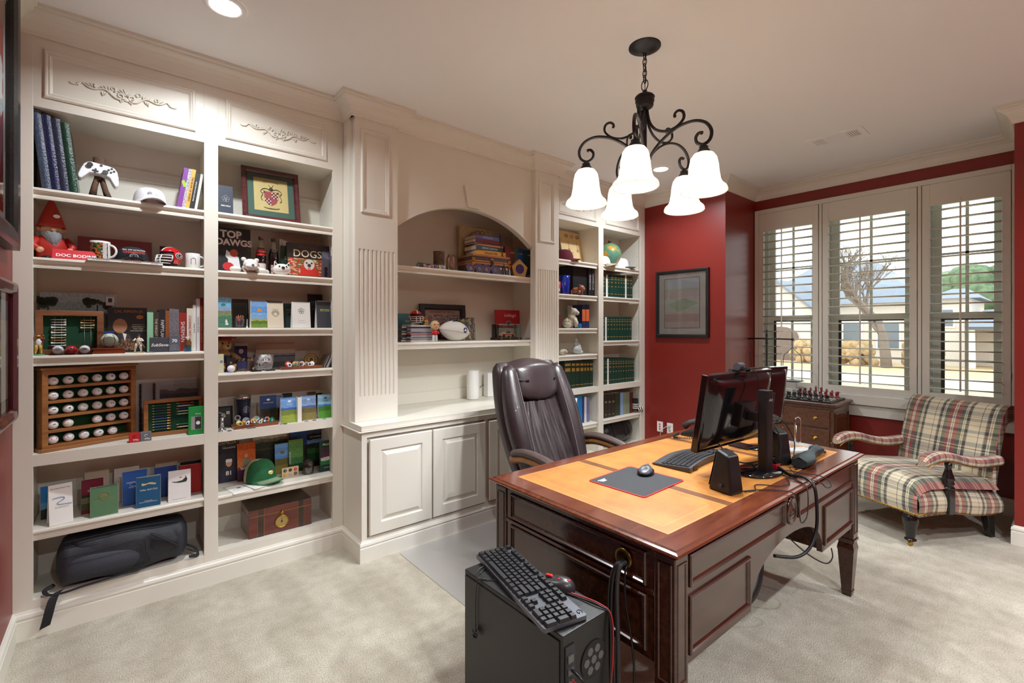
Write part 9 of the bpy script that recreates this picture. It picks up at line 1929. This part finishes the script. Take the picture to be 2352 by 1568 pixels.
t=thing('white_goblet','white goblet peeking out beside the chair back','goblet',(sx(1321,3.17),3.172,z));Hg=zat(1323,914,3.17)-z;g=G();g.lathe([(0.001,0),(0.022,0),(0.006,0.01),(0.005,Hg*0.55),(0.014,Hg*0.7),(0.024,Hg),(0.020,Hg),(0.001,Hg*0.75)],seg=18);g.obj('goblet',WPL,t)
z=0.1725
t=thing('coiled_leads','tangle of dark leads on the bottom shelf behind the chair arm','cable',(3.50,3.25,z));g=G();rnd=random.Random(5);g.tube(curve_pts([(rnd.uniform(-0.1,0.1),rnd.uniform(-0.06,0.06),0.008+0.006*k)for k in range(9)],70),0.004,6);g.obj('lead',mt('lead_green',(30,50,44),0.5),t)
z=2.1205
t=thing('desk_globe','small world globe in greens and orange on the top shelf','globe',(sx(1401,3.30),3.30,z));rg=0.125
g=G();g.ell((0,0,0.035+rg),rg,30,18);g.obj('sphere',blotch('globe_map',[(92,140,120),(104,150,130),(96,146,128),(120,160,110),(226,150,60),(214,170,60)],9,0.25,coord='Object'),t)
g=G();g.tube([((rg+0.012)*math.cos(a)*0.35,(rg+0.012)*math.cos(a)*0.9,0.035+rg+(rg+0.012)*math.sin(a))for a in[R(-100+200*k/20)for k in range(21)]],0.005,6);g.obj('meridian_arm',BLACK,t)
g=G();g.lathe([(0.001,0),(0.06,0),(0.05,0.012),(0.012,0.02),(0.008,0.036)],seg=20);g.obj('base',BLACK,t);g=G();g.cyl((-0.02,0,0.035+2*rg),0.006,0.025,8);g.obj('pole_knob',BLACK,t)
cap('golf_hat','white cap with beige brim below the globe',(sx(1384,3.20),3.21,z),R(50),mt('white_twill',(226,226,230),0.85),mt('beige_brim',(170,164,132),0.9),r=0.085,hgt=0.10)
t=cap('logo_hat','white cap with round letter logo at the right end of the top shelf',(sx(1427,3.24),3.245,z),R(48),mt('white_twill',(226,226,230),0.85),DARKG,r=0.085,hgt=0.115)
g=G();g.lathe([(0.020,0),(0.022,-0.001),(0.018,-0.001)],(0,-0.090,0.062),20,ax='y');g.obj('logo_ring',NAVY,t);text('C',0.024,NAVY,t,(0,-0.0915,0.062))
t=cap('pale_hat','pale grey cap with dark badge tucked behind the white logo cap',(sx(1424,3.36),3.385,z),R(20),mt('pale_twill',(206,206,212),0.9),r=0.055,hgt=0.17)
law('green law book with gold bands',[1381,1392,1396,1401,1410,1418,1424.5,1430.5,1436,1439,1446,1453],630,1.7905,'under the globe',dv=0.4,white=(1,8))
law('green law book with gold bands',[1381,1390,1393.5,1401,1408,1414,1420,1426,1433,1438,1444,1451],727,1.3235,'on the middle shelf',dv=0.05,white=(1,))
law('green law book with gold bands',[1381,1389,1395,1398,1405.5,1412.5,1418.5,1424,1429,1435,1441,1446.5,1452,1457],823,0.8555,'on the fixed shelf',dv=-0.05,white=(2,))
z=0.4975
for k in range(4):spine('dark_volume','dark brown bound volume, %s from the left on the low right shelf'%ORDN[k],1379+8.5*k,1387+8.5*k,905-0.3*k,z,mt('dark_bound',(46,44,38),0.4),Y=3.19,depth=0.20,bands=[(0.12,0.15,0.6),(0.62,0.70,0.6)],bm=mt('dull_gold',(130,120,80),0.5),group='dark bound volumes')
for k,(u0,u1,c,lb)in enumerate(((1413,1424.5,(46,60,42),'olive black volume'),(1424.5,1431,(130,160,200),'pale blue paperback'),(1431,1436,(130,144,120),'sage green paperback'),(1436,1441,(124,138,112),'second sage green paperback'),(1441,1446,(118,134,108),'third sage green paperback'),(1447,1454,(92,34,34),'oxblood book'))):spine('low_book',lb+' on the low right shelf',u0,u1,902-0.3*k,z,mt('lrb_%d'%k,c,0.45),Y=3.20,depth=0.2)
t=thing('knitted_sock','black and white striped knitted sock standing at the shelf end','sock',(sx(1459,3.185),3.185,z),R(60));Hs=zat(1460,915,3.185)-z
g=G()
def sock(u,v):
 if v<0.62:c=Vector((0,0.0,Hs*(1-v/0.62*0.72)));ax=Vector((1,0,0)),Vector((0,1,0));r_=0.034
 else:q=(v-0.62)/0.38;c=Vector((0,-0.015-0.085*q,Hs*0.28*(1-q)+0.034*q));ax=Vector((1,0,0)),Vector((0,0.45*(1-q)+0.0,1)).normalized();r_=0.034*(1 if q<0.8 else math.sqrt(max(0.02,1-((q-0.8)/0.2)**2)))
 a=2*PI*u;p=c+ax[0]*r_*math.cos(a)+ax[1]*r_*math.sin(a);return(p.x,p.y,max(0.001,p.z))
g.surf(sock,20,34,cu=True)
for i in range(len(g.f)):
 j=i%34;g.m[i]=0 if j<9 else(j//2)%2
g.obj('knit',[mt('knit_black',(28,28,30),0.95),mt('knit_white',(214,210,200),0.95)],t)
z=0.1725
t=thing('black_duffel','black shiny duffel bag slumped on the bottom shelf by the red wall','bag',(4.21,3.30,z),0);DUF=mt('duffel_black',(20,20,22),0.35,bump=0.5,bscale=30,scale=14,var=0.2)
g=G()
def duf(u,v):
 a=2*PI*u;b=PI*v;q=math.sin(b)**0.5 if 0<v<1 else 0.01
 return(0.30*math.copysign(abs(math.cos(b))**0.7,-math.cos(b)),0.13*q*math.cos(a)*(1+0.05*math.sin(7*v*PI)),max(0.002,0.13+0.14*q*math.sin(a)*(1+0.08*math.sin(9*v*PI+u*9))))
g.surf(duf,26,30,cu=True);g.obj('body',DUF,t)
for x in(-0.1,0.1):g=G();g.tube(curve_pts([(x,-0.135,0.10),(x,-0.10,0.22),(x,0,0.28),(x,0.08,0.25)],16),0.010,8,flat=0.4);g.obj('strap',BPS,t)
